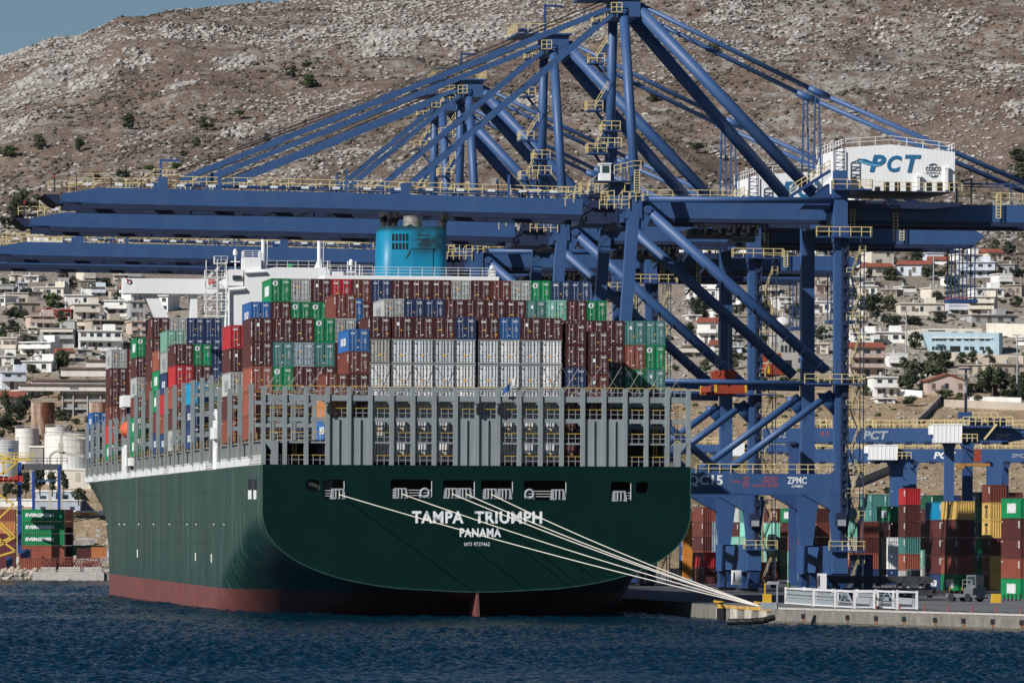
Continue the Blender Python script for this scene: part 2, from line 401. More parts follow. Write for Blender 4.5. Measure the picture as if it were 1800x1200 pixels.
# ------------------------------------------------------------------ water
def water_material():
    m = bpy.data.materials.new('sea_water'); m.use_nodes = True
    t = m.node_tree; N, L = t.nodes, t.links; b = N['Principled BSDF']
    b.inputs['Base Color'].default_value = (.0006, .0145, .030, 1); b.inputs['Roughness'].default_value = .12; b.inputs['IOR'].default_value = 1.33
    b.inputs['Specular IOR Level'].default_value = .05
    tc = N.new('ShaderNodeTexCoord'); mp = N.new('ShaderNodeMapping'); mp.inputs['Scale'].default_value = (1, .6, 1)
    L.new(tc.outputs['Object'], mp.inputs[0])
    n = N.new('ShaderNodeTexNoise'); n.inputs['Scale'].default_value = 1.9; n.inputs['Detail'].default_value = 3; L.new(mp.outputs[0], n.inputs['Vector'])
    bp = N.new('ShaderNodeBump'); bp.inputs['Strength'].default_value = .6; bp.inputs['Distance'].default_value = .28
    L.new(n.outputs[0], bp.inputs['Height']); L.new(bp.outputs[0], b.inputs['Normal'])
    return m
ys = np.concatenate([np.geomspace(380, 900, 950), np.geomspace(901, 1480, 520)])
pxs = np.linspace(-220, 2020, 980)
YY, PX = np.meshgrid(ys, pxs, indexing='ij'); XX = (PX-900)/F*YY
rs = np.random.RandomState(5); ZZ = np.zeros_like(XX)
for i in range(46):
    lam = .5*(8.5**(rs.rand()**1.1)); a = rs.randn()*.75 + .55; k = 2*math.pi/lam
    wx = XX + 1.2*vn(XX/9+i, YY/14)*lam; 
    amp = .0125*lam**.95*(.6+.8*rs.rand()) * np.clip(1.5 - lam/9*.4, .4, 1.5)
    ZZ += amp*np.sin(k*(wx*math.sin(a) + YY*math.cos(a)) + rs.rand()*6.28)*np.clip(1.2-(YY-380)/1100/max(lam/2.5, 1.2), .45, 1)
ZZ *= (1 + 1.1*vn(XX/26, YY/45)) * .68
ZZ -= .12
wo = put('sea_water', grid_mesh('sea_water', np.stack([XX, YY, ZZ], -1), water_material())); tag(wo, kind='structure')

# ------------------------------------------------------------------ quay and yard ground
def wp(px, py): return G(px, py, 0.0)
q1 = to_ship(wp(1232, 1086)); q2 = to_ship(wp(1350, 1094)); q3 = to_ship(wp(1800, 1108)); 
EDGE = [V((26.3, 520, 0)), V((26.3, q2.y, 0)), V((q3.x, q3.y, 0)), V((q3.x + (q3.x-26.3)*.6, q3.y + (q3.y-q2.y)*.6, 0))]
top = [to_world(p) for p in EDGE]
poly = [(p.x, p.y) for p in top] + [(150, 560), (150, 1400), (-10, 1400)]
mb = MB(); n = len(poly)
mb.mi = 1; mb.add([(x, y, 1.6) for x, y in poly], [tuple(range(n))]); mb.mi = 0
o = mb.build('quay_ground', [M['conc'], M['asph']]); tag(o, kind='structure')
mb = MB()                                          # quay wall with cope and pockets
A, B, C, D = top
def wall_run(p, q, name, m, z0, z1, th, out=0.0):
    d = (q-p).normalized(); nrm = V((d.y, -d.x, 0))
    a, b = p + nrm*out, q + nrm*out
    mbx = MB(); mbx.add([(*a.xy, z0), (*b.xy, z0), (*(b - nrm*th).xy, z0), (*(a - nrm*th).xy, z0), (*a.xy, z1), (*b.xy, z1), (*(b - nrm*th).xy, z1), (*(a - nrm*th).xy, z1)],
        [(0,3,2,1),(4,5,6,7),(0,1,5,4),(1,2,6,5),(2,3,7,6),(3,0,4,7)])
    return mbx
def flip(p, q): return (p, q)
quay = thing('quay_wall', 'weathered concrete quay wall with dark square pockets above the water', 'quay wall', B)
def qw(name, p, q, m, z0, z1, out, th):
    d = (q-p).normalized(); nrm = V((-d.y, d.x, 0))
    if (nrm.dot(V((0, -1, 0)) + V((-.4, 0, 0)))) < 0: nrm = -nrm
    a, b = p + nrm*out, q + nrm*out; c, e = q + nrm*(out-th), p + nrm*(out-th)
    x = MB(); x.add([(*a.xy, z0), (*b.xy, z0), (*c.xy, z0), (*e.xy, z0), (*a.xy, z1), (*b.xy, z1), (*c.xy, z1), (*e.xy, z1)],
        [(0,3,2,1),(4,5,6,7),(0,1,5,4),(1,2,6,5),(2,3,7,6),(3,0,4,7)])
    return x.build(name, m, quay, off=quay.location), nrm
qw('wall_face', A, B, M['conc'], -3, 1.55, 0, 1.0)
_, nB = qw('wall_face', B, D, M['conc'], -3, 1.55, 0, 1.0)
qw('cope', B, D, mat('pale_cope', (.40, .385, .35), .85, var=.2, scale=1.2, dirt=(.2,.18,.15), dirt_amt=.6), 1.5, 1.72, .06, .9)
qw('waterline_band', B, D, M['concd'], -3, .22, .02, .5)
d = (D-B).normalized()
for i, px in enumerate((1412, 1490, 1540, 1589, 1644, 1694, 1745, 1796)):
    t = (W(px, 1085, 100) - V((0,0,0)));  # ray in plan
    k = t.x/t.y; s_ = (B.x - k*B.y)/(k*d.y - d.x); p = B + d*s_
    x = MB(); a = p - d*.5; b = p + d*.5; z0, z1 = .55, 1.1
    # flat dark patch just proud of the wall; its black stands for the pocket's shade
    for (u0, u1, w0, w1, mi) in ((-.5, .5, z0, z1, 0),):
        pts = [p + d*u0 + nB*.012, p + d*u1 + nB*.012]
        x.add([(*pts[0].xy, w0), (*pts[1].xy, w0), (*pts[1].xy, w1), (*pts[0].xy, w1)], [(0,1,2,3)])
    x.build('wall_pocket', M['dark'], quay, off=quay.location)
    x = MB(); e = rnd.uniform(.3, .5)
    x.add([(*(p - d*e*.6 + nB*.016).xy, z0-.45), (*(p + d*e + nB*.016).xy, z0-.4), (*(p + d*e + nB*.016).xy, z0), (*(p - d*e*.6 + nB*.016).xy, z0)], [(0,1,2,3)])
    x.build('rust_stain', mat('rust_stain', (.17, .07, .03), .9, var=.4, scale=2), quay, off=quay.location)
# yellow and white edged berth corner beside the ship
bc = thing('berth_corner', 'rust streaked berth corner with worn yellow edge beside the stern', 'berth corner', to_world((26.3, -30, 0)), TH)
def lship(o): return V(to_ship(o.location))
x = MB(); s0, s1 = q1.y, q2.y
x.box(26.16, 26.29, s1+1, s0, 1.25, 1.64); x.build('yellow_edge', mat('worn_yellow', (.50,.30,.08), .8, var=.4, scale=1, dirt=(.2,.15,.1), dirt_amt=.9), bc, off=(26.3, -30, 0))
ww = mat('worn_white', (.48,.44,.38), .85, var=.4, scale=.8, streak=1.2, dirt=(.14,.07,.03), dirt_amt=.9)
for i in range(4):
    a = s0 + (s1-s0)*(i*.26); x = MB(); x.box(26.12, 26.28, a, a+(s1-s0)*.12, -.3, 1.24); x.build('painted_panel', ww, bc, off=(26.3, -30, 0))
# the far shore by the bow: low quay, concrete blocks, rubble mound
mb = MB(); a = G(-260, 1017, 0); b = G(260, 1017, 0)
mb.box(a.x, b.x, a.y, 1420, -3, 1.5); o = mb.build('far_shore', mat('shore_ground', (.22,.20,.18), .9, var=.3, scale=.2)); tag(o, kind='structure')
FAR = a.y
blk = mat('concrete_block', (.42,.40,.37), .9, var=.2, scale=.7, dirt=(.2,.18,.15), dirt_amt=.6)
for i, (x0, x1) in enumerate(((72, 98), (103, 141), (147, 180))):
    p, q = W(x0, 1000, FAR+1), W(x1, 1000, FAR+1); z1 = W(x0, 996, FAR).z
    x = MB(); x.box(p.x, q.x, FAR+.6, FAR+2.6, 1.5, z1)
    for k in range(1, 3): x.box(p.x+.05, q.x-.05, FAR+.55, FAR+.6, 1.5+(z1-1.5)*k/3-.05, 1.5+(z1-1.5)*k/3+.05)
    lab = ['pale concrete block at the shore nearest the rubble mound', 'widest pale concrete block along the far shore', 'pale concrete block at the shore against the ship bow'][i]
    tag(x.build('concrete_block', blk), lab, 'block', 'concrete blocks on the far shore')
x = MB(); p, q = W(58, 1010, FAR), W(183, 1010, FAR); x.box(p.x, q.x, FAR-.5, FAR+.2, -1, W(0, 1004, FAR).z)
tag(x.build('shore_ledge', blk), 'low stained concrete ledge at the water under the blocks', 'ledge')
rs2 = random.Random(4); x = MB()
for i in range(420):
    px = rs2.uniform(-120, 64); t = rs2.random(); p = W(px, 1000, FAR + t*2.5); r = rs2.uniform(.25, .7); zz = rs2.uniform(.2, 2.6)*(.4+.6*t)
    x.add([(p.x + a*r*rs2.uniform(.7, 1.3), p.y + b*r*rs2.uniform(.7, 1.3), zz + c*r*rs2.uniform(.6, 1.1)) for a, b, c in IV], [tuple(f) for f in IFC.tolist()])
tag(x.build('boulder_mound', mat('shore_boulders', (.42,.36,.30), .9, var=.4, scale=.4)), 'mound of pale boulders on the far shore at the water', 'boulders', kind='stuff')
# ------------------------------------------------------------------ the ship
M['rodm'] = mat('dull_rod_steel', (.20,.20,.20), .55, metal=.2)
ship = thing('container_ship', 'huge dark green container ship moored stern on, white name on the transom', 'container ship', (OX, OY, 0), TH)
HB, DZ = 25.5, 17.75
def half_breadth(s, z):
    if s <= 75:
        zb = np.interp(s, [0, 8, 20, 35, 55, 75], [2.85, 1.2, -2, -6, -10, -13]); h = np.interp(s, [0, 20, 40, 60, 75], [9.8, 12, 13, 11, 9])
        p = np.interp(s, [0, 10, 25, 45, 65, 75], [2.4, 1.9, 1.45, 1.5, 2.2, 2.8]); t = (z-zb)/h
        if t <= 0: return 0.0
        if t >= 1: return HB
        return HB*(1-(1-t)**p)**(1/p)
    if s <= 245: return HB
    wl = np.interp(s, [245, 265, 290, 320, 345, 358], [25.5, 24.8, 20.5, 12, 4, 0.0]); dk = np.interp(s, [245, 300, 325, 345, 360, 368], [25.5, 25.5, 23.6, 18, 9, .2])
    t = min(max(z/DZ, 0), 1)**1.35
    return wl + (dk-wl)*t
ZS = [-3, -1, 0, 1.2, 2.2, 3.35, 3.36, 4.2, 5, 6, 7, 8, 9.5, 11, 12.65, 14, 16, DZ]
SS = [0, 2.5, 5, 8, 11, 15, 20, 26, 32, 39, 46, 54, 62, 70, 75, 110, 150, 200, 245, 258, 272, 286, 300, 312, 325, 336, 345, 353, 360, 366]
mb = MB()
for sd in (-1, 1):
    rows = []
    for s in SS:
        zb = np.interp(s, [0, 8, 20, 35, 55, 75], [2.85, 1.2, -2, -6, -10, -13])
        bz = float(np.interp(s, [0, 60, 260, 368], [2.75, 2.75, 3.25, 3.3])); zl = [bz if i in (5,) else bz+.01 if i == 6 else z for i, z in enumerate(ZS)]
        rows.append([(sd*float(half_breadth(s, max(z, zb))), s, max(z, float(zb)) if s < 75 else z) for z in zl])
    base = len(mb.v); nz = len(ZS)
    for r in rows: mb.v += r
    for i in range(len(SS)-1):
        for j in range(nz-1):
            q = [base+i*nz+j, base+(i+1)*nz+j, base+(i+1)*nz+j+1, base+i*nz+j+1]
            mb.f.append(tuple(q if sd > 0 else q[::-1])); mb.m.append(1 if ZS[j] < 3.3 else 0)
# deck
for i in range(len(SS)-1):
    a, b = float(half_breadth(SS[i], DZ)), float(half_breadth(SS[i+1], DZ))
    k = len(mb.v); mb.v += [(-a, SS[i], DZ-.02), (a, SS[i], DZ-.02), (b, SS[i+1], DZ-.02), (-b, SS[i+1], DZ-.02)]; mb.f.append((k, k+1, k+2, k+3)); mb.m.append(2)
hull = mb.build('hull', [M['hull'], M['boot'], M['deck']], ship)
me = hull.data; bmx = bmesh.new(); bmx.from_mesh(me); bmesh.ops.remove_doubles(bmx, verts=bmx.verts, dist=.001)
for e in bmx.edges: e.smooth = True
for f in bmx.faces: f.smooth = f.material_index < 2
for e in bmx.edges:
    if len(e.link_faces) == 2 and (any(v.co.z > DZ-.05 for v in e.verts) and all(v.co.z > DZ-.05 for v in e.verts)): e.smooth = False
bmx.to_mesh(me); bmx.free()
# transom with its openings cut out
def rrect(x0, x1, z0, z1, r=.35, n=4):
    pts = []
    for cx, cz, a0 in ((x1-r, z1-r, 0), (x0+r, z1-r, 90), (x0+r, z0+r, 180), (x1-r, z0+r, 270)):
        for i in range(n+1):
            a = math.radians(a0 + 90*i/n); pts.append((cx + r*math.cos(a), cz + r*math.sin(a)))
    return pts
OPEN = [(537,563,842,863,.6), (568,606,842,877,.35), (686,760,842,876,.35), (778,835,843,876,.35), (845,902,843,877,.35), (920,996,844,878,.35), (1073,1110,846,881,.3), (1117,1140,846,866,.4)]
outer = []
zz = [DZ, 15, 12.65] + [12.65-(12.65-2.86)*(1-math.cos(math.pi/2*k/22)) for k in range(1, 23)]
zz = [DZ, 15] + list(np.linspace(12.65, 2.86, 26))
outer = [(float(half_breadth(0, z)), z) for z in zz] ; outer = outer + [(0.0, 2.85)] + [(-a, b) for a, b in outer[::-1]]
holes = []
for (x0, x1, y0, y1, r) in OPEN:
    a, b = S(x0, y1, 0), S(x1, y0, 0); holes.append((a.x, b.x, a.z, b.z, r))
polys = [[V((x, z, 0)) for x, z in outer]] + [[V((x, z, 0)) for x, z in rrect(*h)] for h in holes]
flat = [p for q in polys for p in q]; tris = tessellate_polygon(polys)
mb = MB(); mb.add([(p.x, -.005, p.y) for p in flat], [tuple(t) for t in tris])
# welded rim plate round the transom edge
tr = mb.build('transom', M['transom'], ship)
bmx = bmesh.new(); bmx.from_mesh(tr.data); bmesh.ops.recalc_face_normals(bmx, faces=bmx.faces)
if sum(f.normal.y*f.calc_area() for f in bmx.faces) > 0: bmesh.ops.reverse_faces(bmx, faces=bmx.faces)
bmx.to_mesh(tr.data); bmx.free()
mb = MB()
for a, b in zip(outer[:-1], outer[1:]): mb.bar((a[0], -.03, a[1]), (b[0], -.03, b[1]), .09)
mb.build('transom_edge', mat('edge_green', (.03,.085,.068), .45), ship)
ROPES_FROM = []
for i, (x0, x1, z0, z1, r) in enumerate(holes):
    mb = MB(); d = 5.0 if i not in (0,) else 2.2
    rim = rrect(x0, x1, z0, z1, r); n = len(rim)
    mb.add([(x, 0, z) for x, z in rim] + [(x, d, z) for x, z in rim], [(k, (k+1)%n, (k+1)%n+n, k+n) for k in range(n)] + [tuple(range(2*n-1, n-1, -1))])
    op = mb.build('mooring_opening', M['dark'] if i > 1 else mat('mooring_deck_grey', (.16,.17,.16), .7, var=.3), ship)
    mb = MB()
    for a, b in zip(rim, rim[1:]+rim[:1]): mb.bar((a[0], -.02, a[1]), (b[0], -.02, b[1]), .07)
    mb.build('opening_rim', M['transom'], op)
    if i in (0, 7): continue
    mb = MB()
    for k in (.35, .62, .9): mb.bar((x0+.1, .12, z0+k*1.15), (x1-.1, .12, z0+k*1.15), .06)
    mb.bar((x1-.06, .1, z0), (x1-.06, .1, z1-.2), .09)
    mb.build('guard_rail', M['wrail'], op)
def fairlead(op, cx, z0, wd=1.55, h=1.25):
    mb = MB(); mb.prism([(cx-wd/2-.15, z0), (cx+wd/2+.15, z0), (cx+wd/2-.05, z0+h), (cx-wd/2+.05, z0+h)], lambda a, b, c: (a, c, b), -.06, .5)
    mb.build('roller_fairlead', M['grey'], op)
    mb = MB(); mb.box(cx-.5, cx+.5, -.075, -.05, z0+.16, z0+h-.16); mb.build('fairlead_mouth', M['dark'], op)
    mb = MB()
    for k in (-.24, .18): mb.tube((cx+k, -.13, z0+.12), (cx+k, -.13, z0+h-.12), .1, 8)
    mb.build('roller', M['steel'], op)
ops = [o for o in ship.children if o.name.startswith('mooring_opening')]
def fx(px): return S(px, 870, 0).x
for i, px, rp in ((1, 594, 1), (2, 704, 1), (3, 793, 1), (3, 817, 1), (4, 862, 1), (4, 887, 0), (5, 981, 0), (6, 1089, 0)):
    z0 = holes[i][2] + .02; fairlead(ops[i], fx(px), z0)
    if rp: ROPES_FROM.append((fx(px)+.1, -.2, z0+.55))
def panama(op, cx, z0):
    mb = MB(); n = 18; R, rr = .5, .15; vs = []; fs = []
    for a in range(n):
        t = 2*math.pi*a/n
        for b in range(8):
            q = 2*math.pi*b/8; k = R + rr*math.cos(q); vs.append((cx + k*math.cos(t), .1 + rr*1.3*math.sin(q), z0+.68 + k*math.sin(t)))
    for a in range(n):
        for b in range(8): fs.append((a*8+b, ((a+1)%n)*8+b, ((a+1)%n)*8+(b+1)%8, a*8+(b+1)%8))
    mb.add(vs, fs); mb.box(cx-.66, cx-.4, 0, .3, z0, z0+.6); mb.box(cx+.4, cx+.66, 0, .3, z0, z0+.6)
    mb.build('panama_chock', M['grey'], op, smooth=True)
panama(ops[2], fx(747), holes[2][2]); panama(ops[5], fx(931), holes[5][2])
# white patch and mooring gear glimpsed through the left openings
mb = MB(); a, b = S(542, 857, 1.2), S(560, 847, 1.2); mb.prism([(a.x, a.z+.3), (b.x, a.z), (b.x, a.z+.3), (a.x+.5, b.z), (a.x, b.z)], lambda p, q, c: (p, c, q), 1.2, 1.6); mb.build('winch_cover', mat('pale_green_canvas', (.5,.6,.52), .7), ops[0])
mb = MB(); a, b = S(570, 874, 2), S(584, 845, 2)
for k in range(6): mb.bar((a.x, 2, a.z+(b.z-a.z)*k/5), (b.x, 2, a.z+(b.z-a.z)*k/5), .16)
mb.bar((a.x+.5, 2.1, a.z), (b.x, 2.1, b.z), .14); mb.build('winch', M['grey'], ops[1])
# name on the stern
def stern_text(s, x0, x1, y0, y1, m, bold=.02, sp=1.0):
    a, b = S(x0, y1, 0), S(x1, y0, 0)
    put('lettering', text_mesh(s, m, b.x-a.x, b.z-a.z, bold=bold, spacing=sp), ship, ((a.x+b.x)/2, -.02, (a.z+b.z)/2), R90)
stern_text('TAMPA', 724, 815, 898, 919, M['txtw'], .035, 1.1); stern_text('TRIUMPH', 834, 953, 898.5, 919.5, M['txtw'], .035, 1.1)
stern_text('PANAMA', 808, 881, 928, 943, M['txtw'], .035, 1.1); stern_text('IMO 9737462', 816, 861, 952.5, 959, M['txtw'], .004, 1.15)
# slots and marks on the port quarter
def port_plate(x0, x1, y0, y1, m, name, out=.02):
    mb = MB(); p = []
    for (x, y) in ((x0, y1), (x1, y1), (x1, y0), (x0, y0)):
        tx, ty = unroll(x, y); t = tx/F; s = 20.0
        # point of the hull side u = -25.5 seen at this pixel
        s = (t*(OY - HB*ST) - OX + HB*CT)/(-ST - t*CT); Y = OY - HB*ST + s*CT; p.append((s, CZ - ty/F*Y))
    mb.prism(p, lambda a, b, c: (c, a, b), -HB-out, -HB+.02); return mb.build(name, m, ship)
for x0, x1 in ((436.5, 443), (446, 451.5)):
    port_plate(x0, x1, 842, 877.5, M['dark'], 'side_port', .03)
    port_plate(x0+.3, x1-.3, 861, 877, M['wrail'], 'side_fairlead', .06)
for (x, y0, y1) in ((241, 965, 979), (343, 971, 985), (371, 973, 988)): port_plate(x, x+1.3, y0, y1, M['white'], 'draught_mark', .03)
for x in (187, 209, 218, 243, 269, 297, 328, 344, 375, 393): port_plate(x, x+1.6, 919.5+(x-187)*.003, 922, M['white'], 'tug_mark', .03)
mb = MB()   # weld seams along the side
for y0, y1 in ((880, 847.5), (897, 887.5), (923, 914)):
    for x in range(6): pass
for zz_, sa, sb in ((14.9, 60, 255), (11.1, 70, 268), (8.2, 75, 260)):
    mb.box(-HB-.015, -HB, sa, min(sb, 244), zz_, zz_+.09)
mb.build('weld_seam', mat('seam_green', (.02,.05,.042), .6), ship)
# rudder head under the counter
mb = MB(); mb.add([(x, s_, z) for z, k in ((-3, .8), (2.75, .2)) for x, s_ in ((-.45*k, -.9), (.45*k, -.9), (.6*k, 2.5), (.3*k, 6), (-.3*k, 6), (-.6*k, 2.5))], [(5, 4, 3, 2, 1, 0), (6, 7, 8, 9, 10, 11)] + [(i, (i+1) % 6, (i+1) % 6+6, i+6) for i in range(6)])
mb.build('rudder', M['boot'], ship)

# ------------------------------------------------------------------ lashing bridges
BX = np.linspace(-25.35, 25.35, 21)
def stern_bridge():
    s0, s1 = .9, 1.9; root = None
    zt = 27.0
    P = MB(); 
    for i, x in enumerate(BX):
        P.box(x-.25, x+.25, s0-.16, s0+.5, DZ, zt)
        if i in (3, 4, 7): pass
    o = P.build('lashing_bridge', M['sgrey'], ship)
    b = MB()
    closed = {3, 4, 9, 10, 15, 16}
    for i in range(20):
        x0, x1 = BX[i]+.25, BX[i+1]-.25
        b.box(x0, x1, s0, s0+.35, 25.3, 26.0)                   # top girder
        b.box(x0, x1, s0+.02, s1, 22.85, 23.35) if i not in closed else None
        if i in closed:
            b.box(x0, x1, s0+.08, s0+.2, DZ, 23.35); xm = (x0+x1)/2 + .05; b.box(xm-.06, xm+.06, s0-.12, s0+.08, DZ, 23.2)
        else:
            b.box(x0, x1, s0+.05, s1, 20.3, 20.5)
            for z in (25.3, 22.85):                              # rounded upper corners
                for xa, sg in ((x0, 1), (x1, -1)):
                    b.prism([(xa, z), (xa + sg*.45, z), (xa, z-.45)], lambda p, q, c: (p, c, q), s0+.05, s0+.3)
    b.build('cross_girder', M['sgrey'], o)
    f = MB()
    f.box(BX[0], BX[-1], s0+.3, s1+.6, 25.85, 25.95); f.build('walkway', M['sgrey'], o)
    for z in (DZ+.05, 20.5, 23.35, 25.95):
        y = MB(); wv = MB()
        for i in range(20):
            if i in closed and z < 23: continue
            x0, x1 = BX[i]+.25, BX[i+1]-.25
            y.bar((x0, s0+.2, z+1.1), (x1, s0+.2, z+1.1), .085); wv.bar((x0, s0+.2, z+.55), (x1, s0+.2, z+.55), .06)
            for k in (.3, .7): wv.bar((x0+(x1-x0)*k, s0+.2, z), (x0+(x1-x0)*k, s0+.2, z+1.1), .06)
            y.bar((x0, s1+.5, z+1.1), (x1, s1+.5, z+1.1), .07)
        y.build('hand_rail', M['yrail2'], o); wv.build('rail_post', M['steel'], o)
    g = MB()
    for i in (0, 1, 18, 19):
        x = (BX[i]+BX[i+1])/2
        for q in (-.2, .2): g.bar((x+q, s1+.3, 18), (x+q, s1+.3, 25), .07)
        for k in range(22): g.bar((x-.2, s1+.3, 18.2+k*.31), (x+.2, s1+.3, 18.2+k*.31), .05)
    g.build('ladder', M['yrail2'], o)
    g = MB()   # splayed end brackets at deck level
    for sd in (-1, 1):
        g = MB(); g.prism([(sd*25.3, 20.6), (sd*23.6, 20.6), (sd*23.6, DZ), (sd*24.4, DZ), (sd*24.4, 19.4)], lambda p, q, c: (p, c, q), s0-.2, s0+.6)
        g.build('end_bracket', M['sgrey'], o)
    l = MB()
    for x in (BX[10], BX[11], BX[3]): l.box(x-.12, x+.2, s0-.6, s0-.2, 23.9, 24.7); l.box(x-.2, x+.2, s0-.8, s0-.3, 24.9, 25.1)
    l.build('deck_light', M['black'], o)
    r = MB()   # lashing rods
    for i in list(range(0, 3)) + [5, 6, 7, 8] + list(range(13, 20)):
        x0, x1 = BX[i]+.2, BX[i+1]-.2
        for xa, xb in ((x0, x1), (x1, x0)): r = MB(); r.tube((xa, s1+.4, 26.1), (xb, 2.6, 29.6), .026, 4); r.build('lashing_rod', M['rodm'], o)
    gr = MB()
    for i in range(20):
        x0, x1 = BX[i]+.25, BX[i+1]-.25
        for k in range(3):
            a = x0+(x1-x0)*rnd.random(); c = x0+(x1-x0)*rnd.random(); gr.bar((a, s1, 26.0), (c, s1, 26.9), .06)
    gr.build('lashing_gear', M['steel'], o)
stern_bridge()
def inner_bridge(s, zt):
    mb = MB()
    for i, x in enumerate(BX):
        if i == 0 or i == 20: mb.box(x-.28, x+.28, s-.9, s-.55, DZ+.9, zt); mb.box(x-.2, x+.2, s-.5, s-.1, DZ+.9, zt-.3)
        else: mb.box(x-.28, x+.28, s-.9, s-.5, 20.4, zt-1.2)
    for z in (22.9, 25.6) + ((28.2,) if zt > 29 else ()):
        mb.box(BX[0], BX[-1], s-.85, s-.6, z-.5, z)
    o = mb.build('lashing_bridge', M['sgrey'], ship)
    r = MB(); g = MB()
    for z in (20.4, 22.9, 25.6) + ((28.2,) if zt > 29 else ()):
        r.rail([(-25.2, s-.7, z), (-10, s-.7, z)], 1.05, 2.54, .06)
    r.build('hand_rail', M['yrail2'], o)
    for k in range(5): g.tube((-25+2.54*k, s-.3, zt-2.3), (-22.6+2.54*k, s+.2, zt+.8), .026, 4)
    g.build('lashing_rod', M['rodm'], o)
    g = MB()
    for k in (0, .7): g.box(-25.5+k, -25.3+k, s-.9, s-.6, 20.6, 21.6); g.bar((-25.4+k, s-.9, 19), (-25.4+k, s-.9, 21.8), .06)
    g.build('gear_bin', mat('rusty_yellow', (.25,.16,.06), .8, var=.5, scale=2), o)
BRS = [17.2, 32, 46, 60.4, 72.6, 86.6, 101.2, 116, 130.6, 145, 159.2, 172, 186.6, 201, 215, 226, 241, 253.6, 267.6, 281.2, 294.6, 306]
for i, s in enumerate(BRS): inner_bridge(s, 27.6 if i < 4 else (29.9 if i < 14 else 27.2))
# coaming wall, bulwark railing along the port side
mb = MB(); mb.box(-24.3, -24.0, 12, 318, DZ, 20.6); mb.box(24.0, 24.3, 12, 300, DZ, 20.6)
s = 13.0
while s < 318: mb.box(-24.75, -24.3, s, s+.22, DZ, 20.4); s += 2.4
mb.box(-24.9, 24.9, 5, 318, 20.6, 20.75)
mb.build('hatch_coaming', M['sgrey'], ship)
mb = MB(); s = 2.0
mb.rail([(-25.2, 1.5, DZ), (-25.2, 310, DZ)], 1.15, 1.5, .09, (.3, .6, 1.0))
mb.rail([(-25.2, 1.4, DZ), (-22.3, 1.4, DZ)], 1.1, 1.0, .08)
mb.build('deck_railing', M['wrail'], ship)
for k in range(0, 29):
    if k % 7 != 5: mb = MB(); mb.box(-25.28, -25.24, 20+k*10.1, 20+k*10.1+9.2, DZ+.08, DZ+.95); mb.build('railing_net', M['wrail'], ship)

# ------------------------------------------------------------------ funnel, casing and its deck
SF = 62.0
a, b = S(571, 493, SF), S(877, 487, SF)
mb = MB(); mb.box(a.x, b.x, SF, SF+9, a.z, b.z+.05); mb.box(-15, 12, SF+1, SF+8.5, 20.7, a.z)
fd = mb.build('funnel_deck', M['white'], ship)
mb = MB(); mb.rail([(a.x+.2, SF+8.8, b.z), (a.x+.2, SF+.2, b.z), (b.x-.6, SF+.2, b.z), (b.x-.6, SF+8.8, b.z)], 1.15, 1.5, .055, (.35, .68, 1.0)); mb.build('hand_rail', M['wrail'], fd)
mb = MB(); c = S(867, 480, SF); mb.box(c.x-.4, c.x+.4, SF+.4, SF+.8, c.z-.8, c.z+.5); mb.lathe(c.x-.1, SF+.6, [(.25, c.z+.5), (.3, c.z+.75), (.1, c.z+1)], 10); mb.build('deck_lamp', M['wrail'], fd)
sf = 64.0
p0, p1, q0, q1_ = S(667, 487, sf), S(788, 487, sf), S(670, 397, sf), S(787, 397, sf)
def fring(x0, x1, z, s0, s1, r=1.6, n=5):
    pts = []
    for cx, cy, a0 in ((x1-r, s1-r, 0), (x0+r, s1-r, 90), (x0+r, s0+r, 180), (x1-r, s0+r, 270)):
        for i in range(n+1):
            t = math.radians(a0+90*i/n); pts.append((cx + r*math.cos(t), cy + r*math.sin(t), z))
    return pts
mb = MB(); r0 = fring(p0.x, p1.x, p0.z, sf, sf+7.5); r1 = fring(q0.x, q1_.x, q0.z, sf, sf+7); n = len(r0)
mb.add(r0+r1, [(k, (k+1)%n, (k+1)%n+n, k+n) for k in range(n)] + [tuple(range(n, 2*n))])
fm = M['fblue']; t_ = fm.node_tree; N_, L2 = t_.nodes, t_.links; bs = N_['Principled BSDF']; src = bs.inputs['Base Color'].links[0].from_socket
tc_ = N_.new('ShaderNodeTexCoord'); sx_ = N_.new('ShaderNodeSeparateXYZ'); L2.new(tc_.outputs['Object'], sx_.inputs[0])
def mr(sock, a, b, c=0.0, d=1.0):
    r = N_.new('ShaderNodeMapRange'); r.interpolation_type = 'SMOOTHSTEP'
    for i_, v_ in enumerate((a, b, c, d)): r.inputs[i_+1].default_value = v_
    L2.new(sock, r.inputs[0]); return r.outputs[0]
def mm_(op, a, b):
    r = N_.new('ShaderNodeMath'); r.operation = op; L2.new(a, r.inputs[0])
    if isinstance(b, float): r.inputs[1].default_value = b
    else: L2.new(b, r.inputs[1])
    return r.outputs[0]
ns = N_.new('ShaderNodeTexNoise'); ns.inputs['Scale'].default_value = .7; ns.inputs['Detail'].default_value = 5; L2.new(tc_.outputs['Object'], ns.inputs['Vector'])
xc = (S(755, 400, sf).x); f_ = mm_('MULTIPLY', mr(sx_.outputs[0], xc-3.6, xc-.6), mr(sx_.outputs[0], xc+3.4, xc+1.2)); f_ = mm_('MULTIPLY', f_, mr(sx_.outputs[2], q0.z-4.6, q0.z-2.2)); f_ = mm_('MULTIPLY', f_, mr(ns.outputs[0], .25, .6, .35, 1.0))
band = mm_('MULTIPLY', mr(sx_.outputs[2], q0.z-.9, q0.z-.2), .85); f_ = mm_('MAXIMUM', mm_('MULTIPLY', f_, .95), band)
mx_ = N_.new('ShaderNodeMix'); mx_.data_type = 'RGBA'; L2.new(f_, mx_.inputs[0]); L2.new(src, mx_.inputs[6]); mx_.inputs[7].default_value = (.012, .02, .024, 1); L2.new(mx_.outputs[2], bs.inputs['Base Color'])
fun = mb.build('funnel', M['fblue'], ship)
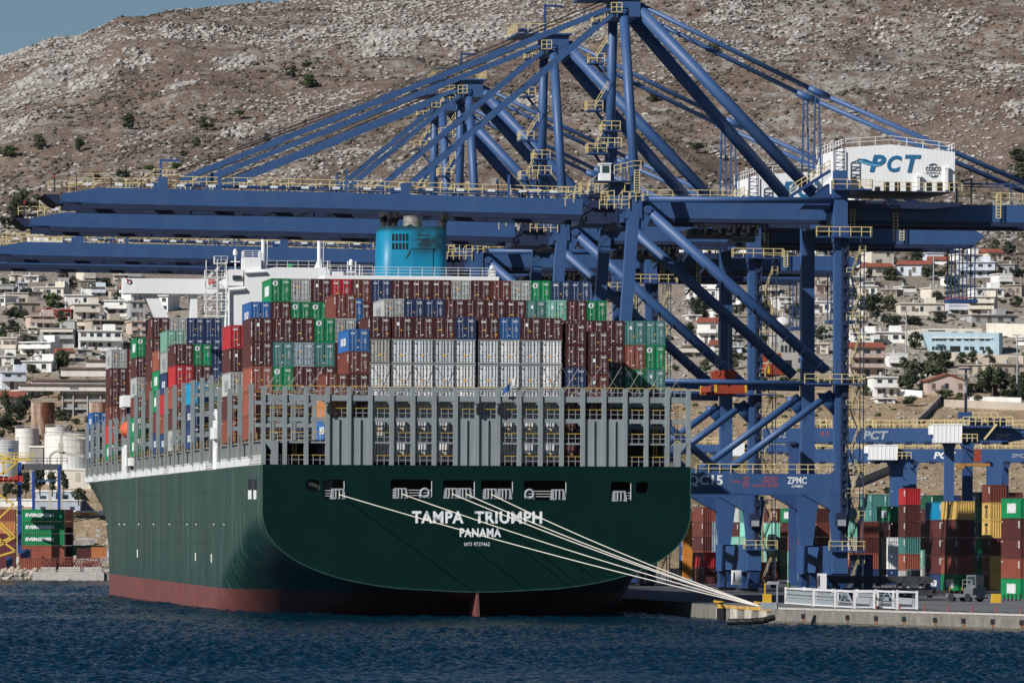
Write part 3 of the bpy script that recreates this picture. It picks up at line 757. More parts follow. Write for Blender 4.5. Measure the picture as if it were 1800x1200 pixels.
for k in range(len(fun.data.polygons)-1): fun.data.polygons[k].use_smooth = True
mb = MB()
for j, (ya, yb) in enumerate(((411, 423), (427, 438))):
    for k in range(5):
        a, b = S(689+k*6.1, yb, sf), S(693+k*6.1, ya, sf); mb.box(a.x, b.x, sf-.03, sf+.2, a.z, b.z)
mb.build('louvre', M['dark'], fun)
mb = MB()
for y in (412, 420, 428):
    a, b = S(734, y+2.2, sf), S(755, y, sf); mb.box(a.x, b.x, sf-.03, sf+.1, a.z, b.z)
mb.build('soot_vent', M['soot'], fun)
a, b = S(724, 436, sf), S(764, 408, sf)
mb = MB(); mb.box(a.x, b.x, sf-.14, sf, a.z-.08, a.z); 
mb.prism([(a.x-.1, a.z), (a.x-.9, S(0,450,sf).z), (a.x-.3, S(0,442,sf).z), (a.x, a.z)], lambda p, q, c: (p, c, q), sf-.012, sf+.02)
mb.build('ledge', M['soot'], fun)
mb = MB(); mb.box(S(727,0,sf).x, S(763,0,sf).x, sf-.1, sf+.1, p0.z+.3, a.z-.1); mb.build('access_panel', M['fblue'], fun)
zt = q0.z; c0 = S(726, 397, sf+4)
mb = MB(); mb.lathe(c0.x, sf+4, [(1.25, zt), (1.25, zt+1.3), (1.3, zt+1.35), (1.3, zt+1.45), (1.1, zt+1.45), (1.1, zt+.6)], 24); mb.build('exhaust_stack', mat('stack_steel', (.36,.34,.31), .4, metal=.5, var=.35, scale=.8), fun, smooth=False)
for px, lean, r in ((675, -.4, .42), (682, .45, .5), (692, .5, .46), (778, .35, .5)):
    mb = MB(); c = S(px, 397, sf+2); mb.tube((c.x, sf+2, zt), (c.x, sf+2, zt+.8), r, 10); mb.tube((c.x, sf+2.1, zt+.7), (c.x+lean, sf+1.3, zt+1.5), r*1.1, 10); mb.build('exhaust_pipe', M['black'], fun)
mb = MB(); mb.rail([(q0.x+.3, sf+.4, zt), (q1_.x-.3, sf+.4, zt)], .5, 1.2, .05, (1.0,)); mb.build('hand_rail', M['black'], fun)

# ------------------------------------------------------------------ deckhouse forward
sd = 218.0
def dz(y): return S(500, y, sd).z
prof = [(402, 640), (402, 505), (430, 503), (430, 474), (465, 473), (485, 469.5), (570.5, 470.5), (580, 475), (581, 640)]
pp = [S(x, y, sd) for x, y in prof]
mb = MB(); mb.prism([(p.x, p.z) for p in pp], lambda a, b, c: (a, c, b), sd, sd+13)
dh = mb.build('deckhouse', M['white'], ship)
a, b = S(430, 473.5, sd), S(459.5, 452, sd); mb = MB(); mb.box(a.x, b.x, sd+.4, sd+6, a.z, b.z); o = mb.build('upper_house', M['white'], dh)
mb = MB(); mb.rail([(a.x, sd+5, b.z), (a.x, sd+.5, b.z), (b.x, sd+.5, b.z), (b.x, sd+5, b.z)], 1.0, 1.2, .08, (.33, .66, 1.0)); mb.build('hand_rail', M['wrail'], o)
# bridge wings: box with slanted and upright legs
wx0 = S(217, 500, sd+5).x; zt_, zb_ = S(300, 490, sd+5).z, S(300, 516.5, sd+5).z
for sg in (-1, 1):
    xa = wx0 if sg < 0 else -wx0
    mb = MB(); mb.box(xa, sg*9.3, sd+4, sd+9, zb_, zt_); wng = mb.build('bridge_wing', M['white'], dh)
    mb = MB(); f = lambda x, y: (sg*-S(x, y, sd+5).x, S(x, y, sd+5).z)
    leg = [f(252, 516), f(275, 516), f(318, 600), f(291, 600)]
    mb.prism(leg, lambda p, q, c: (p, c, q), sd+4.6, sd+7.5); mb.build('slanted_leg', M['white'], wng)
    mb = MB(); l2 = [f(331, 516), f(350, 516), f(346.5, 524), f(346.5, 640), f(334, 640), f(334, 524)]
    mb.prism(l2, lambda p, q, c: (p, c, q), sd+4.6, sd+7); mb.build('upright_leg', M['white'], wng)
    if sg < 0:
        c = S(226, 494, sd+4); mb = MB(); n = 20; vs = []; fs = []
        for i in range(n):
            t = 2*math.pi*i/n
            for j in range(6):
                q = 2*math.pi*j/6; k = .3+.11*math.cos(q); vs.append((c.x + k*math.cos(t), sd+3.9-.1*math.sin(q), c.z + k*math.sin(t)))
        for i in range(n):
            mb.mi = (i//3) % 2
            mb.add([], []); b0 = 0
            for j in range(6): mb.f.append((i*6+j, ((i+1)%n)*6+j, ((i+1)%n)*6+(j+1)%6, i*6+(j+1)%6)); mb.m.append((i//3) % 2)
        mb.v = [tuple(v) for v in vs]; mb.build('lifebuoy', [M['red'], M['white']], wng)
        mb = MB(); c = S(372, 497, sd+4); mb.box(c.x-.5, c.x+.5, sd+3.7, sd+4, c.z-.3, c.z+.5); mb.build('hose_box', M['red'], wng)
# outside stair tower on the port edge of the house
mb = MB(); x0, x1 = S(363, 0, sd+1).x, S(401.5, 0, sd+1).x
for i, y in enumerate((462, 487, 506, 526, 545)):
    z = S(380, y, sd+1).z; xa = x0 + (1.4 if i == 0 else 0)
    mb.box(xa, x1, sd+.6, sd+2.6, z-.12, z)
    mb.rail([(xa, sd+2.5, z), (xa, sd+.6, z), (x1, sd+.6, z)], 1.0, .9, .075, (.5, 1.0))
    if i: 
        zp = S(380, (462, 487, 506, 526, 545)[i-1], sd+1).z
        mb.bar((x0+.5, sd+1.6, z), (x1-.5, sd+1.6, zp), .25, .3)
    if i == 4: mb.box(xa, x1, sd+.6, sd+2.6, z-1.0, z-.8)
for xa in (x0+.1, x0+1.8, x1-.2): mb.bar((xa, sd+.65, dz(570)), (xa, sd+.65, dz(458)), .14)
mb.build('stair_tower', M['wrail'], dh)
mb = MB(); a, b = S(409, 491, sd-.2), S(424, 484, sd-.2); mb.box(a.x, b.x, sd-.05, sd+.2, a.z, b.z); mb.build('window', M['glass'], dh)
a, b = S(394, 505, sd+1), S(403, 476, sd+1); mb = MB(); mb.box(S(405,0,sd).x, S(430,0,sd).x, sd+.2, sd+5, dz(503), dz(474)); mb.build('side_house', M['white'], dh)
mb = MB(); mb.tube(S(402.5, 509, sd-.3), S(430, 507, sd-.3), .28, 8); mb.tube(S(430, 479, sd-.3), S(466, 477, sd-.3), .22, 8); mb.tube(S(402.5, 512, sd-.3), S(402.5, 600, sd-.3), .16, 6); mb.build('vent_pipe', M['white'], dh)
mb = MB(); mb.rail([S(468, 472, sd+.3), S(580, 473, sd+.3)], 1.2, 1.6, .06, (.5, 1.0)); mb.rail([S(581, 488, sd+.3), S(655, 489, sd+.3)], 1.9, 1.6, .06, (.33, .66, 1.0)); mb.build('hand_rail', M['wrail'], dh)
mb = MB(); a = S(581, 640, sd); b = S(806, 488, sd); mb.box(a.x, b.x, sd+.3, sd+9, dz(600), b.z); a, b = S(582, 488, sd), S(604, 477, sd); mb.box(a.x, b.x, sd+.2, sd+4, a.z, b.z); mb.build('bridge_deck', M['white'], dh)
for px, r, y1 in ((462.5, 3.3, 405), (561, 3.4, 405)):
    c = S(px, 471, sd+3); c2 = S(px, y1, sd+3); mb = MB(); mb.tube((c.x, sd+3, c.z-.5), (c.x, sd+3, c2.z), r/11.66, 12)
    if px > 500: mb.prism([(c.x-.9, c.z-.3), (c.x+.4, c.z-.3), (c.x+.3, c.z+1.4), (c.x-.15, c.z+1.4)], lambda p, q, k: (p, k, q), sd+2.8, sd+3.2)
    for k in range(14): mb.bar((c.x+r/11.66+.1, sd+3, c.z+.3*k), (c.x+r/11.66+.35, sd+3, c.z+.3*k), .05)
    mb.bar((c.x+r/11.66+.35, sd+3, c.z), (c.x+r/11.66+.35, sd+3, c2.z), .06); mb.build('mast', M['white'], dh)
for px, y, r in ((413.5, 445, .34), (617, 463, .36)):
    c = S(px, y, sd+2); mb = MB(); mb.lathe(c.x, sd+2, [(r*.9, c.z-.3), (r, c.z), (r*.95, c.z+.3), (r*.6, c.z+.55), (.05, c.z+.65)], 14); mb.bar((c.x, sd+2, c.z-.3), (c.x, sd+2, dz(474)), .2); mb.box(c.x-.7, c.x+.7, sd+1.8, sd+2.2, c.z-1.35, c.z-1.2)
    mb.build('radar_dome', M['white'], dh)
mb = MB()
for px, y in ((395, 461), (407, 470), (576, 458), (611, 459), (625, 459), (632, 465), (574, 470)): 
    c = S(px, y, sd+2); mb.bar((c.x, sd+2, c.z), (c.x, sd+2, dz(490)), .16)
mb.build('aerial', M['wrail'], dh)
mb = MB(); c = S(510, 467, sd+2); mb.box(c.x-.35, c.x+.35, sd+1.7, sd+2.3, c.z-.4, c.z+.3); mb.build('green_locker', M['c_green'], dh)
# port side davit crane, pilot ladder crane and the orange lifeboat
def side_pt(x, y):
    tx, ty = unroll(x, y); t = tx/F; s = (t*(OY - HB*ST) - OX + HB*CT)/(-ST - t*CT); return V((-HB, s, CZ - ty/F*(OY - HB*ST + s*CT)))
mb = MB(); c = side_pt(375, 800); mb.box(-25.3, -24.5, c.y-1, c.y+1, DZ, c.z+1); mb.box(-25.7, -24.6, c.y-3.5, c.y+2.5, side_pt(372, 772).z, side_pt(372, 752).z)
mb.bar((-25.2, c.y, DZ), (-25.2, c.y, 24), .7); mb.bar((-25, c.y-4, side_pt(0+372, 750).z), (-25, c.y+3, side_pt(372, 722).z), .3, .5)
for k in range(7): mb.bar((-25.4, c.y-4+k, side_pt(372, 750-k*4).z), (-24.6, c.y-4+k, side_pt(372, 750-k*4).z), .12)
mb.build('stores_davit', M['white'], ship)
mb = MB(); c = side_pt(217, 800); mb.box(-25.6, -24.4, c.y-4, c.y+2, DZ, side_pt(217, 800).z+1.2); mb.box(-25.4, -24.6, c.y-1, c.y+1, 19, side_pt(217, 782).z); mb.bar((-25.1, c.y-14, side_pt(236, 815).z+.4), (-25.1, c.y-2, side_pt(220, 818).z+.5), .8, 1.2); mb.box(-25.7, -24.4, c.y-2, c.y+6, side_pt(215, 712).z-.3, side_pt(215, 706).z+.9); mb.build('gangway_davit', M['white'], ship)
c = side_pt(221, 755); mb = MB()
for k, (r0_, r1_, y0_, y1_) in enumerate(((.3, 1.1, -3.6, -2.6), (1.1, 1.35, -2.6, 0), (1.35, 1.35, 0, 1.5), (1.35, .9, 1.5, 3.2), (.9, .2, 3.2, 3.8))): mb.tube((-24.9, c.y+y0_, c.z), (-24.9, c.y+y1_, c.z), r0_, 14, r1_)
mb.build('lifeboat', M['lifeb'], ship)
# stern flag
mb = MB(); c = S(889, 688, .6); mb.tube((c.x+.25, .5, 26), (c.x+1.1, .1, 28.3), .05, 6); mb.build('flag_staff', M['wrail'], ship)
mb = MB(); n = 8
for k in range(n+1):
    t = k/n; x = c.x + .95 - 1.2*t; yy = .25 + .15*math.sin(t*7); z = 28.1 - 1.25*t
    mb.v += [(x, yy, z), (x+.35-.45*t, yy+.12, z-.85+.15*t)]
for k in range(n): mb.f.append((2*k, 2*k+1, 2*k+3, 2*k+2)); mb.m.append(0 if k < 4 else 1)
mb.build('flag', [M['white'], M['c_blue']], ship)
# mooring lines to the berth corner
BOL = to_world(to_ship(G(1337, 1066, 2.1))); BOL.z = 2.15
names = ['lowest white mooring rope, from the leftmost stern opening to the quay', 'white mooring rope second from the bottom of the fan', 'middle white mooring rope of the fan of five', 'white mooring rope second from the top of the fan', 'uppermost white mooring rope from beneath the right middle opening']
for i, p in enumerate(ROPES_FROM):
    a = to_world(p); b = BOL + V((.25*(i-2)*.3, .1*i, 0)); n = 24; pts = []
    for k in range(n+1):
        t = k/n; q = a.lerp(b, t) - V((0, 0, 1))*(1.1+.12*i)*4*t*(1-t)*.35; pts.append(q - a)
    o = MB().path(pts, .055, 6).build('mooring_rope', M['rope']); o.location = a
    tag(o, names[i], 'mooring rope', 'mooring ropes from stern to quay')
# ------------------------------------------------------------------ shipping containers
CW, HC, SD = 2.44, 2.896, 2.591
def corr(mb, fn, a0, a1, z0, z1, pitch, dep):      # corrugated wall, fn(a, d, z) -> point, d = inward depth
    n = max(2, int(round((a1-a0)/pitch))); st = (a1-a0)/n; pts = []
    for i in range(n):
        a = a0+i*st; pts += [(a, 0), (a+st*.38, 0), (a+st*.5, dep), (a+st*.88, dep)]
    pts.append((a1, 0))
    vs = [fn(a, d, z0) for a, d in pts] + [fn(a, d, z1) for a, d in pts]; k = len(pts)
    mb.add(vs, [(i, i+1, i+1+k, i+k) for i in range(k-1)])
BODY = {}
def body_mesh(L, H, doors=True):
    if (L, H, doors) in BODY: return BODY[L, H, doors]
    mb = MB(); w = CW/2; fr = .11
    for sx in (-1, 1):
        for y in (0, L-fr): mb.box(sx*w, sx*(w-fr), y, y+fr, 0, H)                 # corner posts
        mb.box(sx*w, sx*(w-fr*.8), fr, L-fr, 0, .16); mb.box(sx*w, sx*(w-fr*.8), fr, L-fr, H-.12, H)
        corr(mb, (lambda a, d, z: (-w+.03+d, a, z)) if sx < 0 else (lambda a, d, z: (w-.03-d, a, z)), fr, L-fr, .16, H-.12, .55, .04)
    for y in (0, L-fr): mb.box(-w+fr, w-fr, y, y+fr, 0, .16); mb.box(-w+fr, w-fr, y, y+fr, H-.13, H)
    mb.add([(-w+fr, fr, H-.03), (w-fr, fr, H-.03), (w-fr, L-fr, H-.03), (-w+fr, L-fr, H-.03)], [(0, 1, 2, 3)])
    corr(mb, lambda a, d, z: (a, L-.04-d, z), -w+fr, w-fr, .16, H-.13, .37, .06)
    if doors: mb.add([(-w+fr, .1, .16), (w-fr, .1, .16), (w-fr, .1, H-.13), (-w+fr, .1, H-.13)], [(0, 1, 2, 3)])
    else: corr(mb, lambda a, d, z: (a, .03+d, z), -w+fr, w-fr, .16, H-.13, .37, .07)
    me = mb.mesh('shipping_container', M['c_brown']); BODY[L, H, doors] = me; return me
DOOR = {}
def door_mesh(H, side, reefer):
    k = (H, side, reefer)
    if k in DOOR: return DOOR[k]
    mb = MB(); x0, x1 = (-1.1, -.015) if side < 0 else (.015, 1.1); z0, z1 = .17, H-.14
    mb.box(x0, x1, .045, .09, z0, z1)
    if not reefer:
        n = 4; hh = (z1-z0)/n
        for i in range(n):
            for (a, b) in ((x0+.06, x0+.3), (x0+.36, x1-.36), (x1-.3, x1-.06)): mb.box(a, b, .012, .045, z0+i*hh+.09, z0+(i+1)*hh-.07)
    else:
        mb.box(x0+.05, x1-.05, .03, .045, z0+.08, z1-.08)
    mb.mi = 1
    for x in (x0+.33, x1-.33):
        mb.tube((x, -.012, z0+.02), (x, -.012, z1), .026, 6)
        for z in (z0+.1, z0+(z1-z0)*.5, z1-.1): mb.box(x-.07, x+.07, -.03, .02, z-.05, z+.05)
        mb.box(x-.2, x+.03, -.035, -.01, z0+.75+(.2 if x > (x0+x1)/2 else 0), z0+.8+(.2 if x > (x0+x1)/2 else 0))
    mb.mi = 2
    for i in range(4):
        z = z0+.25+i*(z1-z0-.5)/3; xe = x0 if side < 0 else x1; mb.box(xe-.06, xe+.06, -.012, .03, z-.05, z+.05)
    for (a, b, c_, d_) in ((x0-.012, x0+.022, z0, z1), (x1-.022, x1+.012, z0, z1), (x0, x1, z0-.03, z0+.012), (x0, x1, z1-.012, z1+.03)): mb.box(a, b, .005 if reefer else .03, .05, c_, d_)
    if reefer:
        e0, e1 = (x0-.115, x0-.03) if side < 0 else (x1+.03, x1+.115); mb.box(e0, e1, -.006, .02, .05, H-.05); mb.box(x0-.05, x1+.05, -.006, .02, H-.07, H-.01); mb.box(x0-.05, x1+.05, -.006, .02, .0, .07)
        for k2 in range(1, 6): mb.box(x0+.05, x1-.05, .022, .034, z0+k2*(z1-z0)/6-.012, z0+k2*(z1-z0)/6+.012) if k2 in (1, 5) else None
    me = mb.mesh('door', [M['c_brown'], M['rodm'] if reefer else M['steel'], M['black']]); DOOR[k] = me; return me
MARK = {}
def mark_mesh(kind, H):
    k = (kind, H)
    if k in MARK: return MARK[k]
    mb = MB(); w, o = .014, .006; mats = [M['txtw'], M['stick'], M['txtk'], M['pink'], M['txtr']]
    def pl(x0, x1, z0, z1, mi): mb.mi = mi; mb.box(x0, x1, -.004, .011, z0, z1)
    r = random.Random(str(kind))
    T = H-.3
    if kind == 'reefer':
        pl(-.85, -.7, .9, 1.12, 2); pl(-.2, .05, .85, 1.1, 1); pl(.62, .78, .95, 1.15, 1)
        for i in range(5): pl(.32, .5, T-.2-.22*i, T-.12-.22*i, 2)
        pl(-.95, -.8, T-.35, T-.15, 2)
    else:
        for i in range(2): pl(.3, .95, T-.12-.15*i, T-.05-.15*i, 0)                  # number on the right leaf
        for i in range(4): pl(.6, .9, T-.9-.14*i, T-.86-.14*i, 0)
        if kind == 'emblem':                                                       # white disc with a star shaped gap
            mb.mi = 0; n = 16; cx, cz = -.72, T-.3
            vs = [(cx + .33*math.cos(6.283*i/n), 0, cz + .33*math.sin(6.283*i/n)) for i in range(n)] + [(cx + .33*math.cos(6.283*i/n), .011, cz + .33*math.sin(6.283*i/n)) for i in range(n)]
            mb.add(vs, [tuple(range(n))]); mb.mi = 2
            for a in range(4): 
                t = a*math.pi/4; mb.bar((cx - .2*math.cos(t), -.003, cz - .2*math.sin(t)), (cx + .2*math.cos(t), -.003, cz + .2*math.sin(t)), .02, .05)
            pl(-.8, -.66, 1.1, 1.3, 0)
        elif kind == 'square': pl(-.65, -.3, T-.75, T-.35, 0); pl(-.2, -.05, .9, 1.1, 1); pl(.7, .85, .5, .7, 0)
        elif kind == 'red': pl(-.62, -.3, T-.55, T-.4, 3); pl(-.62, -.3, T-.4, T-.34, 0); pl(.72, .88, .6, .85, 0); pl(-.9, -.78, .7, .85, 0)
        elif kind == 'band': pl(-.75, -.25, 1.0, 1.12, 1); pl(.72, .95, .45, .7, 1); pl(-.9, -.5, T-.3, T-.22, 0)
        elif kind == 'code': pl(-.95, -.5, T-.25, T-.12, 0); pl(-.1, .06, 1.2, 1.35, 1); pl(.72, .86, 1.0, 1.2, 0)
        elif kind == 'box': pl(-.85, -.62, T-.95, T-.75, 2); pl(-.5, -.24, T-1.0, T-.68, 1); pl(-.85, -.6, T-1.6, T-1.3, 2); pl(-.5, -.3, T-1.55, T-1.4, 0)
        if kind in ('code', 'band', 'red') : pl(r.uniform(-.5, -.2), r.uniform(-.1, 0), .4, .5, 0)
    me = mb.mesh('marking', mats); MARK[k] = me; return me
def side_marks(H):
    if ('side', H) not in MARK:
        mb = MB(); x = -CW/2
        for i in range(5): mb.box(x-.012, x+.01, .5, 1.5 if i % 2 else 1.1, H-.45-.2*i, H-.33-.2*i)
        mb.box(x-.012, x+.01, 11.2, 11.8, H-.5, H-.36)
        MARK['side', H] = mb.mesh('marking', M['txtw'])
    return MARK['side', H]
TXT = {}
def txt(s, w, h, m, **kw):
    k = (s, w, h, m)
    if k not in TXT: TXT[k] = text_mesh(s, M[m], w, h, **kw)
    return TXT[k]
NCON = [0]
def slot(o, i, m): o.material_slots[i].link = 'OBJECT'; o.material_slots[i].material = m
def container(pos, rz, col, H=HC, L=12.19, marks=None, word=None, side=None, doors=True, reefer=False, label='', group=None):
    """pos: world point at the middle of the aft bottom edge"""
    o = put('refrigerated_container' if reefer else 'shipping_container', body_mesh(L, H, doors), None, pos, (0, 0, rz)); slot(o, 0, M['c_'+col]); NCON[0] += 1
    tag(o, label, 'container', group)
    if doors:
        for sd_ in (-1, 1): d = put('door', door_mesh(H, sd_, reefer), o); slot(d, 0, M['c_'+col])
        if marks: put('marking', mark_mesh(marks, H), o)
        if word:
            s, m = word; put('lettering', txt(s, .62, .27, m, bold=.03), o, (-.62, .002, H-.52), R90)
    if side == 'EVERGREEN': put('lettering', txt('EVERGREEN', 8.4, .95, 'txtw', bold=.05), o, (-CW/2-.006, L/2, H*.5), RPORT)
    elif side == 'stack':  # white words down the rear edge
        put('lettering', txt('EVER\nGREEN', .9, 1.8, 'txtw', bold=.03), o, (-CW/2-.006, .75, H*.52), RPORT)
    elif side == 'block': put('lettering', txt('EVERGREEN', 5.5, 1.3, 'txtw', bold=.09), o, (-CW/2-.006, L*.46, H*.5), RPORT)
    elif side == 'pale': put('lettering', txt('OOCL', 5.0, 1.5, 'txtg', bold=.05), o, (-CW/2-.006, L*.5, H*.45), RPORT)
    elif side == 'msc': put('lettering', txt('M\nS\nC', 1.9, 1.9, 'txtk', bold=.05), o, (-CW/2-.006, L*.5, H*.5), RPORT)
    elif side == 'logo': put('lettering', txt('CMA CGM', 5.5, .95, 'txtw', bold=.05), o, (-CW/2-.006, L*.5, H*.45), RPORT)
    elif side == 'small': put('marking', side_marks(H), o)
    return o
ORD = ['', 'first', 'second', 'third', 'fourth', 'fifth', 'sixth', 'seventh', 'eighth', 'ninth', 'tenth', 'eleventh', 'twelfth', 'thirteenth', 'fourteenth', 'fifteenth', 'sixteenth', 'seventeenth', 'eighteenth', 'nineteenth', 'twentieth']
BS = {1: 2.8, 2: 17.7, 3: 32.5, 4: 46.6, 8: 101.8, 10: 131.2, 11: 145.6, 12: 159.8, 13: 172.6, 15: 201.6, 19: 254.2, 21: 281.8, 22: 295.2}
BAYN = {1: 'stern bay', 2: 'second bay from the stern', 3: 'third bay from the stern', 4: 'bay next to the funnel',
        8: 'first bay beyond the funnel', 10: 'second port bay beyond the funnel', 11: 'third port bay beyond the funnel', 12: 'fourth port bay beyond the funnel',
        13: 'tall bay under the bridge wing', 15: 'bay just aft of the deckhouse', 19: 'bay just forward of the deckhouse', 22: 'foremost low bay'}
GREY_WORD = ('OOCL', 'txtr')
def style(col, tok):
    mk, wd, sd_ = None, None, None
    if col in ('green', 'dark green'): mk, sd_ = 'emblem', 'block'
    elif col in ('grey', ): mk, wd, sd_ = 'box', GREY_WORD, 'pale'
    elif col in ('white', 'pale grey', 'weathered grey'): mk = 'reefer'
    elif col in ('navy blue', 'blue'): mk, sd_ = 'code', 'logo'
    elif col in ('teal', 'aqua', 'sea green'): mk = rnd.choice(['square', 'code'])
    elif col == 'blue grey': mk = 'box'
    elif col == 'red': mk, wd = 'band', ('CAI', 'txtw')
    else: mk = rnd.choice(['square', 'red', 'red', 'code', 'band']); sd_ = 'small'
    if tok == 't': mk, wd = 'band', ('tex', 'txtw')
    if tok == 'e': sd_ = 'stack'
    if tok == 'a': wd = ('APL', 'txtw')
    return mk, wd, sd_
KEY = dict(D='dark brown', B='brown', M='maroon', K='brick red', R='red', G='green', g='dark green', N='navy blue', U='blue', T='teal', S='sea green', A='aqua', Y='grey', X='blue grey', W='white', P='pale grey', Q='weathered grey', y='yellow', O='orange', C='sky blue')
COLX = np.linspace(-25.2+1.26, 25.2-1.26, 20)
GAP = {1: lambda c: (.28 if c >= 6 else 0) + (.3 if c >= 10 else 0) - .2}
def stack(bay, col, spec, z0=20.95, skip=0, std=False, dx=0.0):
    """spec: colours from the bottom tier up; lower case of 's' flag handled by std; skip = hidden tiers left out at the bottom"""
    z = z0; toks = []; i = 0
    while i < len(spec):
        k = spec[i]; t = ''
        if i+1 < len(spec) and spec[i+1] in 'tea': t = spec[i+1]; i += 1
        toks.append((k, t)); i += 1
    H = SD if std is True else HC; n = len(toks)
    for j, (k, t) in enumerate(toks):
        if std and std is not True: H = SD if j in std else HC
        if k != '-':
            c = KEY[k]; reefer = k in 'WPQ'; mk, wd, sd_ = style(c, t)
            fromtop = n-1-j
            lv = 'on top' if fromtop == 0 else ORD[fromtop+1] + ' down'
            lab = f"{c} {'reefer' if reefer else 'container'} {lv}, {NUM[col]}, {BAYN[bay]}"
            p = to_world((COLX[col]+dx, BS[bay], z))
            container(p, TH, c, H, marks=mk, word=wd, side=sd_ if col == 0 or 'S' in t or fromtop <= 2 else None, reefer=reefer, label=lab, group='containers stacked on the ship')
        z += H + .035
NUM = ['port edge stack'] + [ORD[i] + ' stack from port' for i in range(2, 11)] + [ORD[i] + ' stack from starboard' for i in range(10, 1, -1)] + ['starboard edge stack']
# stern bay (base at deck level)
Z1 = 18.1
stack(1, 3, 'NUOB', Z1, std=True); 
stack(1, 4, 'DDDDDBU'[1:], Z1, std=True)
low = ['WPW', 'PWP', 'PPW', 'WPP', 'PWW', 'PPP', 'WPW', 'PWP', 'PPW', 'WPP']
mid = ['WQ', 'WP', 'WP', 'PP', 'WP', 'PP', 'PW', 'PP', 'WW']; topc = ['D', 'D', 'D', 'D', 'N', 'Dt', 'U', 'D', 'D']
for i in range(9):
    c = 5+i; stack(1, c, low[i] + mid[i] + topc[i], Z1, std=(5,), dx=(.0 if i == 0 else .12 if i < 5 else .38) )
stack(1, 14, 'DDDNDD', Z1, std=(3, 4, 5), dx=.72); stack(1, 15, 'DDMBDD', Z1, std=True, dx=.92)
# second bay
for c, sp in ((0, 'KeKeKeDeDe'), (1, 'DBGTD'), (2, 'NDDXD'), (3, 'DNDTG'), (4, 'DDDDYB'), (15, 'DDNDD'), (16, 'DD--D'), (17, 'DDgDD'), (18, 'DDGKT'), (19, 'DDTGT')):
    stack(2, c, sp, skip=0)
# third bay
for c, sp in ((5, '---DDU'), (7, '----DY'), (8, '----NN'), (9, '----DN'), (10, '----DD'), (11, '----DD'), (12, '----DDt'), (13, '----DDt'), (14, '----TT'), (15, '----TA'), (16, '---DDD'), (17, '---DDG')):
    stack(3, c, sp)
# bay before the funnel
for c, sp in ((0, 'KDYDR'), (1, '-BDD-DU'), (2, '---DDDDG'[1:]), (3, '----DGY'), (4, '----DGD'), (5, '----NDR'), (6, '----DDB'), (7, '-----DN'), (8, '-----DD'), (9, '-----DDt'), (10, '-----DDt'), (11, '-----DY'), (12, '-----DD'), (13, '-----DB'), (14, '-----DY'), (15, '-----DG'), (16, '-----DNa'), (17, '-----NN')):
    if c == 1: sp = '-BDDDU'
    stack(4, c, sp)
# port side forward
for b, c, sp, st in ((8, 0, 'NNC', False), (8, 1, '-TT', False), (10, 0, 'YDKRD', False), (10, 1, '--DDG', False), (10, 2, '--DNN', False), (11, 0, 'NKRNYS', (0, 1)), (11, 1, '--DDT', (0, 1)), (12, 0, 'NBGGK', False), (12, 1, '---DD', False),
    (13, 0, '--DBDDD', (0, 1, 2)), (13, 1, '----DYY', (0, 1, 2)), (13, 2, '----NNN', (0, 1, 2)), (13, 3, '-----NN', (0, 1, 2)), (15, 0, 'GGBYDG', False), (15, 1, '---DDD', False), (19, 0, 'GRBDDY', (0,)), (19, 1, '---BBB', (0,)), (22, 0, 'NNU', (1, 2)), (22, 1, '-NN', (1, 2)), (22, 2, '-NN', (1, 2))):
    stack(b, c, sp, std=st)
NSHIP = NCON[0]

# ------------------------------------------------------------------ yard stacks
def ystack(px_corner, py_top, tier_px, spec, L=12.19, desc='', sides=None, H=SD):
    """front left corner pixel of the pile, colours from the top tier down"""
    Y = H*F/tier_px; p = W(px_corner, py_top, Y); n = len(spec)
    for j, k in enumerate(spec):
        z = 1.6 + (n-1-j)*(H+.02)
        if k == '-': continue
        c = KEY[k]; q = V((p.x + CW/2*CT, p.y + CW/2*ST, z)); sd_ = (sides or {}).get(j)
        if sd_ is None: sd_ = {'green': 'block', 'yellow': 'msc', 'navy blue': 'logo'}.get(c, 'small')
        lv = 'topmost' if j == 0 else 'bottom' if j == n-1 else ORD[j+1] + ' from the top'
        container(q, TH, c, H, L, side=sd_, doors=False, label=f"{c} container {lv} {desc}", group='containers stacked in the yard')
def yz(px_corner, tier_px, spec, desc, **kw):       # same, standing on the ground
    H = kw.get('H', SD); Y = H*F/tier_px; n = len(spec); z = 1.6 + n*(H+.02)
    tx = (px_corner-900)/F; py = HY + (CZ-z)*F/Y + ROLL*(px_corner-900)
    ystack(px_corner, py, tier_px, spec, desc=desc, **kw)
yz(1794, 35.2, 'GDDKG', 'of the pile at the right edge')
yz(1741, 31, 'ByyByy', 'of the mostly yellow pile near the tractor', L=6.06)
yz(1684, 32, 'yDDKG', 'of the pile under the crane shadow')
yz(1655, 31.2, 'CDDDN', 'of the pile topped by a sky blue container')
yz(1622, 31.5, 'SY', 'of the low pile behind the lifting beams', H=HC); yz(1655, 30.5, 'B', 'lying single behind the lifting beams', L=6.06)
yz(1592, 28.6, 'RDDTKY', 'of the pile topped by a bright red one', L=6.06)
yz(1561, 27.6, 'WWN', 'of the low pile beside two green containers', L=6.06)
yz(1576, 27.4, 'STG', 'of the low sea green pile', L=6.06)
yz(1546, 30, 'KGG', 'of the pile of two greens behind the white racks', H=HC)
yz(1519, 27.6, 'BDKN', 'of the brown pile right of the crane stairs', L=6.06)
yz(1507, 30, 'NN', 'of the dark blue pair by the stairs', L=6.06)
yz(1565, 27, 'GDDDK', 'of the green topped pile behind the stairs')
yz(1532, 25, 'TTDDTD', 'of the farthest teal topped pile')
yz(1558, 24.6, 'TTDBDD', 'of the second teal topped back pile')
yz(1640, 24.6, 'gDBDDD', 'of the dark green topped back row pile')
yz(1664, 24.6, 'NBDGDD', 'of the navy topped pile in the back row')
